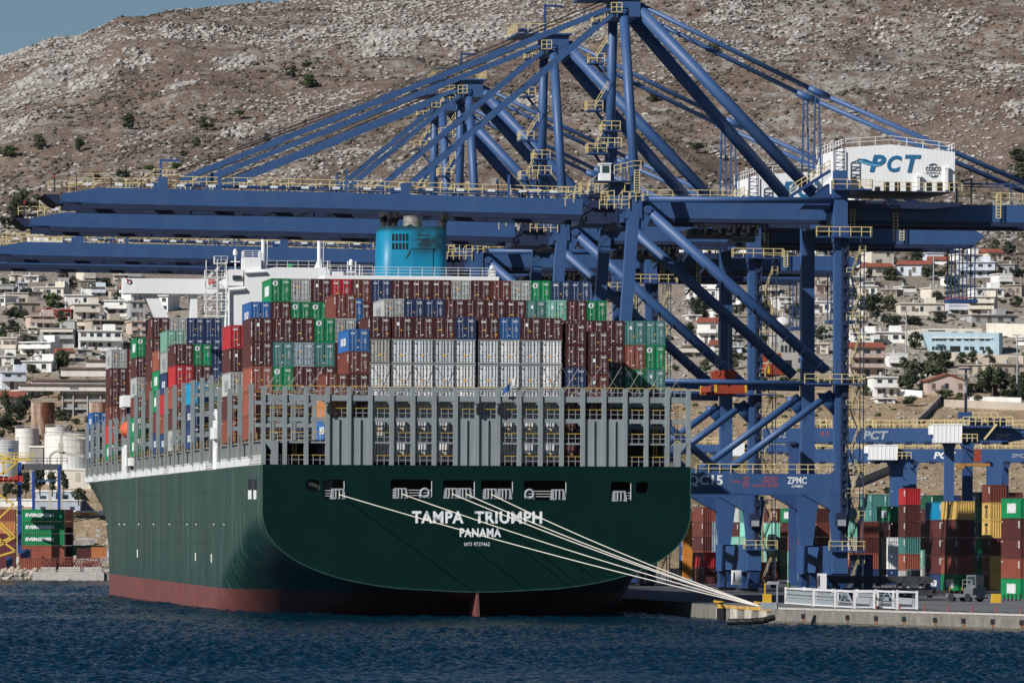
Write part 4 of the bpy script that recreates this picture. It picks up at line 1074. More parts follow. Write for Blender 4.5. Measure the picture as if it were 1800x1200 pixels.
yz(1690, 24.6, 'BDDKDD', 'of the brown topped pile in the back row')
yz(1721, 26.6, 'gGgGgG', 'of the all green pile beside the yellow one', sides={0: 'block', 1: 'block', 2: 'block'})
yz(1774, 26.4, 'BRDKDD', 'of the back pile half hidden at the right')
# seen between and below the crane legs
yz(1212, 24.5, 'BDNND', 'of the pile nearest the ship quarter')
yz(1236, 25.5, 'BBDKU', 'of the second pile right of the ship quarter')
yz(1252, 25.5, 'KXXXC', 'of the pile left of the crane base')
yz(1298, 24.8, 'YDATS', 'of the pile seen between the crane legs')
yz(1316, 25, 'TASGD', 'of the narrow pile at the second crane stairs')
yz(1362, 24.6, 'DASSg', 'of the sea green pile between the two cranes')
yz(1392, 25, 'GDKSS', 'of the green topped pile behind a leg')
yz(1436, 24.8, 'DBDDB', 'of the all brown pile behind the crane leg')
yz(1493, 26.4, 'SAYKR', 'of the pile behind the nearest crane stairs')
yz(1238, 27.5, 'RD', 'of the low red pair near the ship quarter')
# far yard by the bow
def far_box(x0, x1, y0, y1, Y, col, side, lab):
    a, b = W(x0, y1, Y), W(x1, y0, Y); L = b.x-a.x
    o = put('shipping_container', body_mesh(12.19, SD, False), None, (b.x, Y, a.z), (0, 0, math.pi/2), ((1, L/12.19, (b.z-a.z)/SD))); slot(o, 0, M['c_'+col]); NCON[0] += 1
    o.location = (b.x, Y + CW/2, a.z); tag(o, lab, 'container', 'containers on the far shore')
    if side: put('lettering', txt(side, 7.6, .78, 'txtw', bold=.05), o, (-CW/2-.006+0, 6.6, SD*.52), (math.pi/2, 0, -math.pi/2))
YF = FAR + 14
for j, (c, s_, l) in enumerate((('green', 'EVERGREEN', 'uppermost green container with white lettering on the far shore'), ('green', 'EVERGREEN', 'middle green container with white lettering on the far shore'), ('green', 'EVERGREEN', 'lowest green container with white lettering, above two brown ones'), ('brick red', None, 'upper brown container under the three lettered green ones'), ('brick red', None, 'lowest brown container under the three lettered green ones'))):
    far_box(33, 113, 895+21.2*j, 915.6+21.2*j, YF, c, s_, l)
    if j < 5: far_box(-60, 27, 895+21.2*j, 915.6+21.2*j, YF+3, ('brick red', 'orange', 'maroon', 'maroon', 'maroon')[j], None, ['red brown container on top behind the yellow crane', 'orange container behind the yellow crane', 'dark red container under the orange one by the yellow crane', 'second dark red container under the orange one', 'lowest dark red container behind the yellow crane'][j])
    far_box(114.5, 128, 895+21.2*j, 915.6+21.2*j, YF+6, 'dark brown', None, ['topmost', 'second', 'middle', 'fourth', 'bottom'][j] + ' dark container end right of the lettered green pile')
for c, x0, x1, y0, l in (('green', 127, 185, 958, 'green container behind the far shore near the bow'), ('dark brown', 134, 175, 963, 'dark brown container under the ship bow flare'), ('orange', 160, 186, 961, 'small orange container beside the ship bow')): far_box(x0, x1, y0, y0+18, YF+(4 if c == 'green' else 1.2 if c == 'dark brown' else .1), c, None, l)
print('containers', NSHIP, NCON[0])
# ------------------------------------------------------------------ quay cranes
SN, DF = 96.0, 25.0                                # near frame of the nearest crane, distance to its far frame
def P(px, py, ds=0.0, s=SN):                       # near frame pixel, then moved forward by ds
    p = S(px, py, s); return V((p.x, s+ds, p.z))
CB = P(1280, 1040); CB.z = 1.6; CB.y = SN + DF/2
def cb(mb, name, m, parent, smooth=False): return mb.build(name, m, parent, smooth, off=CB)
def quay_crane(number):
    c = thing('quay_crane', '', 'crane', to_world(CB), TH, 'blue ship to shore cranes along the quay')
    zg = 1.6
    us, ul = P(1082, 900).x, P(1477, 900).x        # seaside and landside leg lines
    zp0, zp1 = P(1300, 868).z, P(1300, 832).z      # portal beam
    # --- the two portal frames
    for ds in (0.0, DF):
        near = ds == 0
        t0, t1 = P(1114, 362, ds), P(1080, 832, ds)
        mb = MB(); mb.bar(t0, t1, 1.5, 1.45); mb.bar((us, SN+ds, zp1+.2), (us, SN+ds, 8), 2.2, 2.0, 1.9, 1.8); leg = cb(mb, 'leg', M['blue'], c)
        mb = MB(); top = P(1477, 300 if near else 352, ds)
        mb.bar(top, (ul, SN+ds, zp1), 1.75, 1.6); mb.bar((ul-.2, SN+ds, zp1+.3), (ul-.1, SN+ds, zp0), 2.4, 1.7, 3.4, 1.75); mb.bar((ul-.1, SN+ds, zp0+.05), (ul-.2, SN+ds, 8), 3.2, 1.7, 1.6, 1.6)
        leg2 = cb(mb, 'leg', M['blue'], c)
        mb = MB(); mb.box(us, ul-1.5, SN+ds-.75, SN+ds+.75, zp0, zp1)
        mb.prism([(ul-5.2, zp0+.01), (ul-1.2, zp0+.01), (ul-1.2, zp0-2.2)], lambda a, b, k: (a, k, b), SN+ds-.74, SN+ds+.74)
        mb.prism([(us+5.2, zp0+.01), (us+1.0, zp0-2.2), (us+1.0, zp0+.01)], lambda a, b, k: (a, k, b), SN+ds-.74, SN+ds+.74)
        pb = cb(mb, 'portal_beam', M['blue2' if not near else 'blue'], c)
        kx = P(1272, 828).x
        mb = MB(); mb.prism([(P(1232,0).x, zp1-.02), (P(1300,0).x, zp1-.02), (P(1284,0).x, zp1+.9), (P(1250,0).x, zp1+.9)], lambda a, b, k: (a, k, b), SN+ds-.6, SN+ds+.6); cb(mb, 'node_plate', M['blue'], pb)
        mb = MB(); mb.tube(P(1135, 367, ds), P(1452, 652, ds), .72, 14); cb(mb, 'diagonal_brace', M['blue'], c, True)
        mb = MB(); mb.tube(P(1090, 668, ds), P(1462, 675, ds), .36 if near else .42, 12); cb(mb, 'tie_tube', M['blue'], c, True)
        mb = MB(); mb.tube(P(1462, 690, ds), P(1284, 822, ds), .5, 12); mb.tube(P(1095, 680, ds), P(1262, 826, ds), .5, 12)
        mb.prism([(P(1440,0).x, P(0,680).z), (P(1472,0).x, P(0,680).z), (P(1472,0).x, P(0,722).z), (P(1450,0).x, P(0,700).z)], lambda a, b, k: (a, k, b), SN+ds-.3, SN+ds+.3)
        cb(mb, 'knee_brace', M['blue'], c, True)
        mb = MB(); mb.tube(P(1134, 350, ds), P(1466, 352.5, ds), .42, 12); cb(mb, 'tie_tube', M['blue'], c, True)
        mb = MB(); mb.prism([(P(1122,0).x, P(0,362).z), (P(1150,0).x, P(0,362).z), (P(1135,0).x, P(0,392).z), (P(1112,0).x, P(0,385).z)], lambda a, b, k: (a, k, b), SN+ds-.5, SN+ds+.5)
        mb.tube(P(1137, 369, ds-.8), P(1137, 369, ds+.8), .55, 10); cb(mb, 'node_plate', M['blue'], leg)
        mb = MB(); k0, k1 = P(1205, 452, ds), P(1440, 640, ds)   # cable clips along the brace
        for i in range(9): q = k0.lerp(k1, i/8); mb.tube(q-V((.05,0,-.04)), q+V((.05,0,-.04)), .78, 12)
        cb(mb, 'brace_clip', M['dblue'], c)
    # --- beams along the quay, sills and travel gear
    mb = MB(); zt = P(1114, 368).z
    for u in (P(1112, 0).x, P(1477, 0).x): mb.box(u-.8, u+.8, SN+.8, SN+DF-.8, zt-1.6, zt-.02)
    cb(mb, 'cross_beam', M['blue2'], c)
    for u in (us, ul-.2):
        mb = MB(); mb.box(u-1.0, u+1.0, SN-1.5, SN+DF+1.5, 4.6, 8.1)
        for s_ in (SN+2.5, SN+DF-2.5): mb.box(u-1.25, u+1.25, s_-2.4, s_+2.4, 4.4, 8.3)
        sill = cb(mb, 'sill_beam', M['blue'], c)
        for s_ in (SN-.5, SN+DF+.5, SN+6, SN+DF-6):
            mb = MB(); mb.prism([(s_-1.5, 4.4), (s_+1.5, 4.4), (s_+.9, 2.3), (s_-.9, 2.3)], lambda a, b, k: (k, a, b), u-.7, u+.7)
            mb.box(u-.75, u+.75, s_-1.6, s_+1.6, 2.0, 2.8); bg_ = cb(mb, 'bogie', M['blue2'], c)
            mb = MB()
            for q in (-1, 0, 1): mb.tube((u-.5, s_+q*1.1, zg+.42), (u+.5, s_+q*1.1, zg+.42), .42, 12)
            cb(mb, 'wheel', M['black'], bg_)
    for px, w_ in ((1437, 7), (1283, 0)):
        if w_: 
            a, b = P(1430, 1034, -1.6), P(1446, 1007, -1.6); mb = MB(); mb.box(a.x, b.x, SN-3, SN-1.7, a.z, b.z); o = cb(mb, 'drive_cabinet', M['white'], c)
            mb = MB(); mb.box(a.x+.1, a.x+.3, SN-3.02, SN-3, a.z+.4, b.z-.3); cb(mb, 'cabinet_gap', M['dark'], o)
    # --- A-frame, apex and stays
    sA, sB = 8.0, 17.0                             # planes of the apex legs
    for a, b in ((sA, 0), (sB, DF)):
        mb = MB(); mb.tube(P(1111, -6, a), P(1118, 352, b), .66, 16); cb(mb, 'mast_leg', M['blue'], c, True)
        mb = MB(); mb.tube(P(1132, 2, a), P(1437, 338, b+(3 if b == 0 else -3)), .82, 14); cb(mb, 'back_leg', M['blue'], c, True)
    mb = MB(); p0, p1 = P(1085, 22), P(1142, -12); mb.box(P(1100,0).x, P(1140,0).x, SN+sA-1, SN+sB+1, p0.z, p1.z); mb.box(P(1078,0).x, P(1146,0).x, SN+sA-1.5, SN+sB+1.5, p1.z, p1.z+.25); ap = cb(mb, 'apex_beam', M['blue'], c)
    mb = MB(); z = p1.z+.25; a, b = P(1040,0).x, P(1146,0).x
    mb.rail([(a, SN+sB, z), (a, SN+sA-1.4, z), (b, SN+sA-1.4, z), (b, SN+sB, z)], 1.3, 1.5, .1, (.5, 1.0)); cb(mb, 'hand_rail', M['yrail'], ap)
    mb = MB(); mb.box(a, P(1078,0).x, SN+sA-1.4, SN+sB+1, z-.3, z-.05); mb.bar((P(1096,0).x, SN+sA, z), (P(1096,0).x, SN+sA, z+4), .3); mb.bar((P(1094,0).x, SN+sA, z+4), (P(1128,0).x, SN+sA, z+4), .3); mb.tube((P(1045,0).x, SN+sA, z+.5), (P(1070,0).x, SN+sA, z+.5), .35, 8); cb(mb, 'sheave_platform', M['blue2'], ap)
    mb = MB()
    for y in (14,): 
        q = P(1088, y, sA-1); mb.box(P(1087,0).x, P(1106,0).x, SN+sA-1.6, SN+sA-.9, q.z-.1, q.z); mb.rail([(P(1087,0).x, SN+sA-1.6, q.z), (P(1106,0).x, SN+sA-1.6, q.z)], 1.2, .8, .1)
    cb(mb, 'hand_rail', M['yrail'], ap)
    for s_ in (sA, sB):
        mb = MB(); a, b = P(1092, 4, s_), P(333, 307, s_); mb.bar(a, b, .45, .62)
        for k in (.27, .52, .78): q = a.lerp(b, k); d = (b-a).normalized(); mb.bar(q-d*1.2, q+d*1.2, .62, .84)
        cb(mb, 'forestay', M['blue'], c)
        mb = MB(); a, b = P(1092, 18, s_), P(722, 330, s_); mb.bar(a, b, .4, .56); cb(mb, 'forestay', M['blue'], c)
        mb = MB(); q0, q1, q2 = P(1140, 0, s_), P(1455, 155, s_), P(1905, 352, s_); mb.tube(q0, q1, .32, 10); mb.tube(q1, q2, .34, 10); mb.tube(q1-(q2-q1).normalized()*1.3, q1+(q2-q1).normalized()*1.6, .5, 10); cb(mb, 'backstay', M['blue'], c, True)
        mb = MB(); e = P(1455, 306, s_); mb.bar(q1+V((.25,0,-.2)), e+V((.5,0,0)), .22); mb.bar(q1+V((-.2,0,-.2)), e+V((-.5,0,0)), .22); cb(mb, 'stay_strut', M['blue'], c)
    mb = MB()
    for k, (dx, dy) in enumerate(((0, -10), (4, -6), (-3, -3), (6, -14))):
        mb.path([P(1078+dx, 2+dy, 10+k), P(700, 160+dy, 10+k), P(325+dx, 298+dy*.6, 10+k)], .05, 4)
    for k in range(2): mb.path([P(1135, 30+6*k, 12), P(1500, 300+5*k, 12)], .04, 4)
    for k in range(3): mb.path([P(1078, 30+8*k, 12), P(600+60*k, 325, 12)], .03, 4)
    cb(mb, 'hoist_rope', M['black'], c)
    # --- boom
    b0, b1 = 6.0, 19.0
    top = [(113, 337), (180, 325.5), (600, 334), (1036, 346)]; bot = [(1036, 374), (600, 362.5), (180, 354), (113, 350)]
    bp = [P(x, y, b0) for x, y in top+bot]
    mb = MB()
    for s_ in (b0, b1-1.3): mb.prism([(p.x, p.z) for p in bp], lambda a, b, k: (a, k, b), SN+s_, SN+s_+1.3)
    boom = cb(mb, 'boom', M['blue'], c)
    mb = MB(); d = [(150, 354), (600, 362.5), (1040, 375)]; q = [P(x, y, b0) for x, y in d]; 
    for s_ in (b0-.18, b1-1.4): mb.prism([(p.x, p.z) for p in q] + [(p.x, p.z-.62) for p in q[::-1]], lambda a, b, k: (a, k, b), SN+s_, SN+s_+1.6)
    cb(mb, 'trolley_rail', M['dblue'], boom)  # dark strip: the rail together with the shadow under the boom
    mb = MB()
    for k in range(9):
        t = k/8; q = bp[1].lerp(bp[3], t); mb.box(q.x-.4, q.x+.4, SN+b0+1.3, SN+b1-1.3, q.z-1.9, q.z-.6)
    cb(mb, 'boom_tie', M['blue2'], boom)
    mb = MB(); mb.box(P(116,0).x, P(151,0).x, SN+b0+.2, SN+b0+3, P(0,364).z, P(0,351).z); mb.prism([(P(84,0).x, P(0,336).z), (P(112,0).x, P(0,336).z), (P(112,0).x, P(0,354).z), (P(104,0).x, P(0,352).z)], lambda a, b, k: (a, k, b), SN+b0-.1, SN+b1); cb(mb, 'boom_tip_buffer', M['dblue'], boom)
    mb = MB(); rl = [(90, 331), (140, 331), (140, 317), (200, 317), (202, 325), (255, 326), (280, 309), (320, 312), (322, 322), (540, 327), (760, 333), (1032, 341)]
    mb.rail([P(x, y, b0+.7) for x, y in rl], 1.25, 1.9, .095, (.5, 1.0)); mb.rail([P(x, y, b1-.7) for x, y in rl[2:]], 1.25, 1.9, .09, (.5, 1.0))
    for k in range(46):
        q = P(90+rnd.random()*940, 0, b0+1+rnd.random()*11); zz = np.interp(q.x, [p.x for p in bp[:4]], [p.z for p in bp[:4]])
        mb.bar((q.x, q.y, zz), (q.x, q.y, zz+1.2), .1); mb.bar((q.x, q.y, zz+1.2), (q.x+1.2, q.y, zz+1.2), .08)
    cb(mb, 'hand_rail', M['yrail'], boom)
    mb = MB()
    for (y0_, x0, x1, r) in ((322, 330, 1030, .16), (326, 400, 1030, .11)): mb.path([P(x0, y0_-2, b0+2), P(600, y0_+4, b0+2), P(x1, y0_+14, b0+2)], r, 6)
    for x in range(350, 1030, 42): q = P(x, 328+(x-350)*.018, b0+2); mb.bar((q.x, q.y, q.z-.6), (q.x, q.y, q.z+.4), .16)
    cb(mb, 'cable_tray', M['blue2'], boom)
    mb = MB(); w_ = P(600, 0).x
    for x, y0_, y1_, wd in ((293, 330, 307, 1.25), (393, 332, 290, .42), (722, 341, 318, 1.2), (905, 345, 303, .3), (618, 335, 292, .26)):
        for s_ in (b0+.1, b1-1.2): mb = MB(); q, r_ = P(x, y0_, b0), P(x, y1_, b0); mb.box(q.x-wd/2, q.x+wd/2, SN+s_, SN+s_+wd*.8, q.z, r_.z); cb(mb, 'stay_bracket', M['blue'], boom)
    mb = MB()
    q = P(290, 277, b0); r_ = P(290, 308, b0); mb.bar((q.x, SN+b0+1, r_.z), (q.x, SN+b0+1, q.z), .28); mb.bar((q.x-.1, SN+b0+1, q.z), (P(326,0).x, SN+b0+1, q.z), .3)
    cb(mb, 'boom_davit', M['blue'], boom)
    mb = MB(); q = P(101, 330, b0); mb.bar((q.x, q.y, q.z-.3), (q.x, q.y, q.z+1.6), .16); mb.mi = 1; mb.box(q.x-.12, q.x+.12, q.y-.12, q.y+.12, q.z+1.6, q.z+1.95); cb(mb, 'warning_lamp', [M['dblue'], M['red']], boom)
    for i in range(16): mb = MB(); x = 160+i*55; q = P(x, 321+i*.9, b0+.5); mb.box(q.x-.5, q.x+.5, q.y, q.y+.1, q.z, q.z+.32); cb(mb, 'lamp', M['wrail'], boom)
    # --- hinge and checker cabin
    mb = MB(); mb.prism([(P(x,0).x, P(0,y).z) for x, y in ((1077, 305), (1108, 302), (1124, 312), (1124, 352), (1108, 352), (1078, 342))], lambda a, b, k: (a, k, b), SN+2, SN+3.6)
    mb.box(P(1101,0).x, P(1129,0).x, SN-.7, SN+1.2, P(0,372).z, P(0,338).z); hp = cb(mb, 'hinge_plate', M['blue'], c)
    mb = MB(); mb.box(P(1038,0).x, P(1102,0).x, SN+b0, SN+b1, P(0,378).z, P(0,350).z); mb.box(P(1050,0).x, P(1085,0).x, SN+b0-.5, SN+b0+2, P(0,350).z, P(0,336).z); mb.tube(P(1046, 338, b0-.3), P(1085, 348, b0-.3), .5, 8); mb.box(P(1100,0).x, P(1135,0).x, SN+b0, SN+b1, P(0,384).z, P(0,352).z); cb(mb, 'hinge_gear', M['dblue'], c)
    mb = MB()
    for pts in (((1052, 368), (1104, 368)), ((1092, 354), (1128, 354)), ((1078, 308), (1112, 300), (1125, 300)), ((1055, 355), (1078, 352))): mb.rail([P(x, y, 1.0 if i else .2) for i, (x, y) in enumerate(pts)] if False else [P(x, y, -.9) for x, y in pts], 1.25, 1.0, .1, (.5, 1.0))
    a, b = P(1113, 340, -1), P(1122, 300, -1)
    for x in (a.x, b.x): mb.bar((x, SN-1, a.z), (x, SN-1, b.z), .1)
    for k in range(10): zz = a.z+(b.z-a.z)*k/9; mb.bar((a.x, SN-1, zz), (b.x, SN-1, zz), .09)
    for k in range(30):   # clutter of hand rails on the hinge platforms
        q = P(1000+rnd.random()*110, 330+rnd.random()*30, rnd.random()*10); mb.bar(q, q+V((0,0,1.2)), .1); mb.bar(q+V((0,0,1.2)), q+V((rnd.uniform(.6,1.8), 0, 1.2+rnd.choice((0,0,.9)))), .085)
    cb(mb, 'hand_rail', M['yrail'], hp)
    a, b = P(1057, 317, 1), P(1075.5, 288, 1); mb = MB(); mb.box(a.x, b.x, SN+1, SN+3, a.z, b.z); mb.box(a.x-.1, b.x+.1, SN+.9, SN+3.1, b.z, b.z+.15); cab = cb(mb, 'checker_cabin', M['white'], c)
    mb = MB(); mb.box(a.x+.25, b.x-.2, SN+.97, SN+1, a.z+1.05, b.z-.2); mb.box(a.x-.03, a.x, SN+1.2, SN+2.8, a.z+1.05, b.z-.2); cb(mb, 'window', M['gglass'], cab)
    mb = MB(); mb.box(a.x-.6, b.x+3, SN+.6, SN+3.4, a.z-.2, a.z); cb(mb, 'cabin_platform', M['dblue'], cab)
    # walkways and stairs up the mast leg
    for x0, x1, y in ((1075, 1106, 222), (1072, 1108, 252), (1050, 1082, 262), (1049, 1075, 186), (1052, 1078, 102), (1060, 1084, 30)):
        mb = MB(); q, r_ = P(x0, y, 9), P(x1, y, 9); mb.box(q.x, r_.x, SN+8, SN+11, q.z-.2, q.z); o = cb(mb, 'mast_platform', M['blue2'], c)
        mb = MB(); mb.rail([(q.x, SN+11, q.z), (q.x, SN+8, q.z), (r_.x, SN+8, q.z)], 1.2, 1.0, .1, (.5, 1.0)); cb(mb, 'hand_rail', M['yrail'], o)
    mb = MB(); mb2 = MB()
    for (x0, y0_, x1, y1_) in ((1052, 186, 1085, 152), (1052, 102, 1085, 70), (1050, 262, 1080, 226)):
        a, b = P(x0+12, y0_, 8.5), P(x1, y1_, 8.5); mb.bar(a, b, .25, .5)
        mb2 = MB()
        for h in (.7, 1.3): mb2.bar(a+V((0,0,h)), b+V((0,0,h)), .09)
        for h in (0, .5, 1): q_ = a.lerp(b, h); mb2.bar(q_, q_+V((0,0,1.3)), .09)
        cb(mb2, 'stair_rail', M['yrail'], c)
        a, b = P(x0+12, y0_+2, 9), P(x1+4, y0_+34, 9); mb.bar(a, b, .2, .35)
    for x in (1083, 1100):
        mb.bar(P(x, 222, 9), P(x, 300, 9), .3)
    for k in range(5): mb.bar(P(1083, 222+k*16, 9), P(1100, 238+k*16, 9), .22)
    cb(mb, 'mast_stair', M['blue2'], c)
    # --- back girder, machinery house
    gp = [P(x, y, b0) for x, y in ((1128, 349), (1905, 358), (1930, 372), (1905, 389), (1128, 379))]
    mb = MB()
    for s_ in (b0, b1-1.3): mb.prism([(p.x, p.z) for p in gp], lambda a, b, k: (a, k, b), SN+s_, SN+s_+1.3)
    gir = cb(mb, 'back_girder', M['blue'], c)
    mb = MB(); q = [P(1128, 379.5, b0), P(1900, 389.5, b0)]
    for s_ in (b0-.18, b1-1.4): mb.prism([(q[0].x, q[0].z), (q[1].x, q[1].z), (q[1].x, q[1].z-.5), (q[0].x, q[0].z-.5)], lambda a, b, k: (a, k, b), SN+s_, SN+s_+1.6)
    cb(mb, 'trolley_rail', M['dblue'], gir)
    hs0, hs1 = 2.0, 23.0
    h = [(1490, 333), (1683, 336), (1684, 266), (1571, 252.5), (1489, 258)]
    hp_ = [P(x, y, hs0) for x, y in h]
    hp_ = [V((p.x, 0, p.z)) for p in hp_]
    mb = MB(); mb.prism([(p.x, p.z) for p in hp_], lambda a, b, k: (a, k, b), SN+hs0, SN+hs1)
    x0, x1 = hp_[0].x, hp_[1].x; zb, zt_ = hp_[0].z, hp_[4].z
    x = x0+.35
    while x < x1-.1:
        zz = np.interp(x, [hp_[4].x, hp_[3].x, hp_[2].x], [hp_[4].z, hp_[3].z, hp_[2].z]); mb.box(x-.04, x+.04, SN+hs0-.008, SN+hs0, zb+.05, zz-.1); x += .6
    for k in range(30): mb.box(x0-.04, x0, SN+hs0+.4+k*.68, SN+hs0+.5+k*.68, zb+.05, zt_-.15)
    house = cb(mb, 'machinery_house', mat('house_white_cladding', (.80,.81,.82), .5, var=.03, scale=.3), c)
    mb = MB()
    for a, b in zip(hp_[2:4], hp_[3:5]): mb.rail([(a.x, SN+hs0+.1, a.z), (b.x, SN+hs0+.1, b.z)], 1.15, 2.1, .09, (.55, 1.0))
    mb.rail([(hp_[4].x, SN+hs0+.1, hp_[4].z), (hp_[4].x, SN+hs1, hp_[4].z)], 1.15, 2.0, .09, (.55, 1.0)); mb.rail([(hp_[2].x, SN+hs0+.1, hp_[2].z), (hp_[2].x, SN+hs1, hp_[2].z)], 1.15, 2.0, .09, (.55, 1.0)); cb(mb, 'hand_rail', M['wrail'], house)
    for px in (1563, 1582, 1602, 1638, 1657, 1676, 1547, 1506):
        a, b = P(px-4.6, 334 if px != 1506 else 318, hs0), P(px+4.6, 318.5 if px > 1550 else (327 if px > 1520 else 311), hs0); mb = MB(); mb.box(a.x, b.x, SN+hs0-.05, SN+hs0-.02, a.z, b.z); cb(mb, 'vent_opening', M['dark'], house)
    mb = MB()
    for px, y in ((1668, 293), (1618, 308)): a, b = P(px-2.8, 333, hs0), P(px+2.8, y, hs0); mb.box(a.x, b.x, SN+hs0-.5, SN+hs0-.04, a.z, b.z); mb.box(a.x-.06, b.x+.2, SN+hs0-.56, SN+hs0-.04, b.z-.2, b.z+.06)
    cb(mb, 'vent_duct', M['white'], house)
    mb = MB(); a, b = P(1470, 333, .8), P(1486, 260, .8)      # lattice ladder tower at the house corner
    for xx in (a.x, b.x):
        for yy in (SN+.4, SN+1.6): mb.bar((xx, yy, a.z), (xx, yy, b.z), .1)
    for k in range(12): zz = a.z+(b.z-a.z)*k/11; mb.bar((a.x, SN+.4, zz), (b.x, SN+.4, zz+(b.z-a.z)/11*(1 if k % 2 else 0)), .09); mb.bar((a.x, SN+.4, zz), (b.x, SN+.4, zz), .09)
    cb(mb, 'ladder_tower', M['dblue'], house)
    mb = MB(); mb.prism([(P(x_,0).x, P(0,y_).z) for x_, y_ in ((1478, 334), (1692, 337), (1690, 343), (1640, 349), (1478, 347))], lambda a, b, k: (a, k, b), SN+.6, SN+hs1+1.5); pl = cb(mb, 'house_floor', M['dblue'], house)
    mb = MB(); mb.rail([P(1466, 333, .3), P(1692, 337, .3)], 1.15, 1.7, .085, (.5, 1.0)); cb(mb, 'hand_rail', M['yrail'], pl)
    # lettering on the house
    def htext(s, x0_, x1_, y0_, y1_, m, **kw):
        a, b = P(x0_, y1_, hs0), P(x1_, y0_, hs0); o = put('lettering', text_mesh(s, m, b.x-a.x, b.z-a.z, **kw), house, ((a.x+b.x)/2-CB.x, SN+hs0-.07-CB.y, (a.z+b.z)/2-CB.z), R90)
    htext('P', 1533, 1562, 271, 301, M['txtb'], shear=.22, bold=.035); htext('C', 1564, 1590, 272, 301, M['txtb'], shear=.22, bold=.035); htext('T', 1595, 1624, 271, 302, M['txtb'], shear=.22, bold=.035)
    def sw(pts, m):
        mb = MB(); mb.prism([(P(x_, 0, hs0).x, P(0+1500, y_, hs0).z) for x_, y_ in pts], lambda a, b, k: (a, k, b), SN+hs0-.085, SN+hs0-.075); cb(mb, 'logo_wave', m, house)
    sw([(1511, 283), (1524, 280), (1540, 285), (1556, 288), (1545, 291), (1531, 288), (1522, 285)], M['txtlb']); sw([(1512, 277), (1528, 278), (1543, 284), (1554, 286), (1544, 287), (1528, 283)], M['txtb'])
    htext('COSCO', 1632, 1659, 292, 299, M['txtk'], bold=.03); htext('SHIPPING', 1632, 1658, 301, 304.5, M['txtk'], bold=.01)
    mb = MB(); cc = P(1645.5, 298, hs0); R_ = 11.5/13.1
    for k in range(24):
        for sx in (1, .45):
            t0, t1 = 2*math.pi*k/24, 2*math.pi*(k+1)/24
            if abs(math.sin((t0+t1)/2)) < .62: continue
            mb.bar((cc.x+R_*sx*math.cos(t0), SN+hs0-.08, cc.z+R_*math.sin(t0)), (cc.x+R_*sx*math.cos(t1), SN+hs0-.08, cc.z+R_*math.sin(t1)), .075)
    cb(mb, 'globe_emblem', M['txtk'], house)
    # stair over the girder to the house, back leg feet
    mb = MB(); mb2 = MB()
    for (x0_, y0_, x1_, y1_) in ((1390, 345, 1460, 300),):
        a, b = P(x0_, y0_, .5), P(x1_, y1_, .5); mb.bar(a, b, .5, .4)
        for h in (.8, 1.4): mb2.bar(a+V((0,0,h)), b+V((0,0,h)), .12)
        for k in range(8): q = a.lerp(b, k/7); mb2.bar(q, q+V((0,0,1.4)), .1)
    cb(mb2, 'stair_rail', M['yrail'], c); cb(mb, 'house_stair', M['blue2'], c); mb = MB()
    mb.prism([(P(x_,0).x, P(0,y_).z) for x_, y_ in ((1412, 350), (1440, 322), (1462, 305), (1464, 350))], lambda a, b, k: (a, k, b), SN+1, SN+4); cb(mb, 'back_leg_foot', M['blue2'], c); mb = MB()
    mb.box(P(1465,0).x, P(1493,0).x, SN-1, SN+1, P(0,332).z, P(0,300).z); cb(mb, 'landside_head', M['blue2'], c); mb = MB(); mb.box(P(1466,0).x, P(1492,0).x, SN-1, SN+1, P(0,412).z, P(0,380).z)
    cb(mb, 'landside_head', M['blue2'], c)
    for x0_, x1_, y in ((1433, 1528, 416), (1412, 1516, 674), (1462, 1528, 333), (1225, 1515, 831.5), (1455, 1516, 967)):
        so, si = (-2.2, -.9) if y != 831.5 else (-.72, .7)
        q, r_ = P(x0_, y, -2), P(x1_, y, -2); mb = MB(); mb.box(q.x, r_.x, SN+so, SN+si, q.z-.18, q.z+.02); o = cb(mb, 'walkway', M['blue2'], c)
        m3 = MB(); m3.rail([(q.x, SN+si, q.z), (q.x, SN+so, q.z), (r_.x, SN+so, q.z), (r_.x, SN+si, q.z)], 1.25, 1.5, .1, (.5, 1.0)); cb(m3, 'hand_rail', M['yrail'], o)
    for x in range(1470, 1880, 3): pass
    for pa, pb_ in ((P(1700, 350, b0), P(1905, 356, b0)), (P(1130, 346, b0+1), P(1330, 347, b0+1))): m3 = MB(); m3.rail([pa, pb_], 1.3, 1.8, .09, (.5, 1.0)); cb(m3, 'hand_rail', M['yrail'], gir)
    for x0_, y0_, y1_ in ((1770, 380, 338), (1588, 420, 372), (1512, 400, 360)):
        mb2 = MB(); a, b = P(x0_-4, y0_, b0-.5), P(x0_+4, y1_, b0-.5)
        for xx in (a.x, b.x): mb2.bar((xx, a.y, a.z), (xx, a.y, b.z), .11)
        for k in range(9): zz = a.z+(b.z-a.z)*k/8; mb2.bar((a.x, a.y, zz), (b.x, a.y, zz), .1)
        cb(mb2, 'ladder', M['yrail'], gir)
    mb = MB(); a, b = P(1698, 352, b0+2), P(1905, 320, b0+2)
    for xx in (1704, 1730, 1800, 1870): q = P(xx, 0).x; mb.bar((q, a.y, a.z), (q, a.y, b.z), .2)
    mb.bar((a.x, a.y, b.z), (b.x, a.y, b.z), .22); mb.bar((a.x, a.y, b.z-.4), (b.x, a.y, b.z-.4), .15); mb.bar((P(1704,0).x, a.y, b.z), (P(1730,0).x, a.y, b.z+.7), .2); mb.bar((P(1730,0).x, a.y, b.z), (P(1730,0).x, a.y, b.z+.7), .2); cb(mb, 'rope_gantry', M['blue2'], c)
    # --- trolley with the operator's cab, hanging basket
    mb = MB(); mb.box(P(1232,0).x, P(1350,0).x, SN+b0+.5, SN+b1-.5, P(0,396).z, P(0,384).z); 
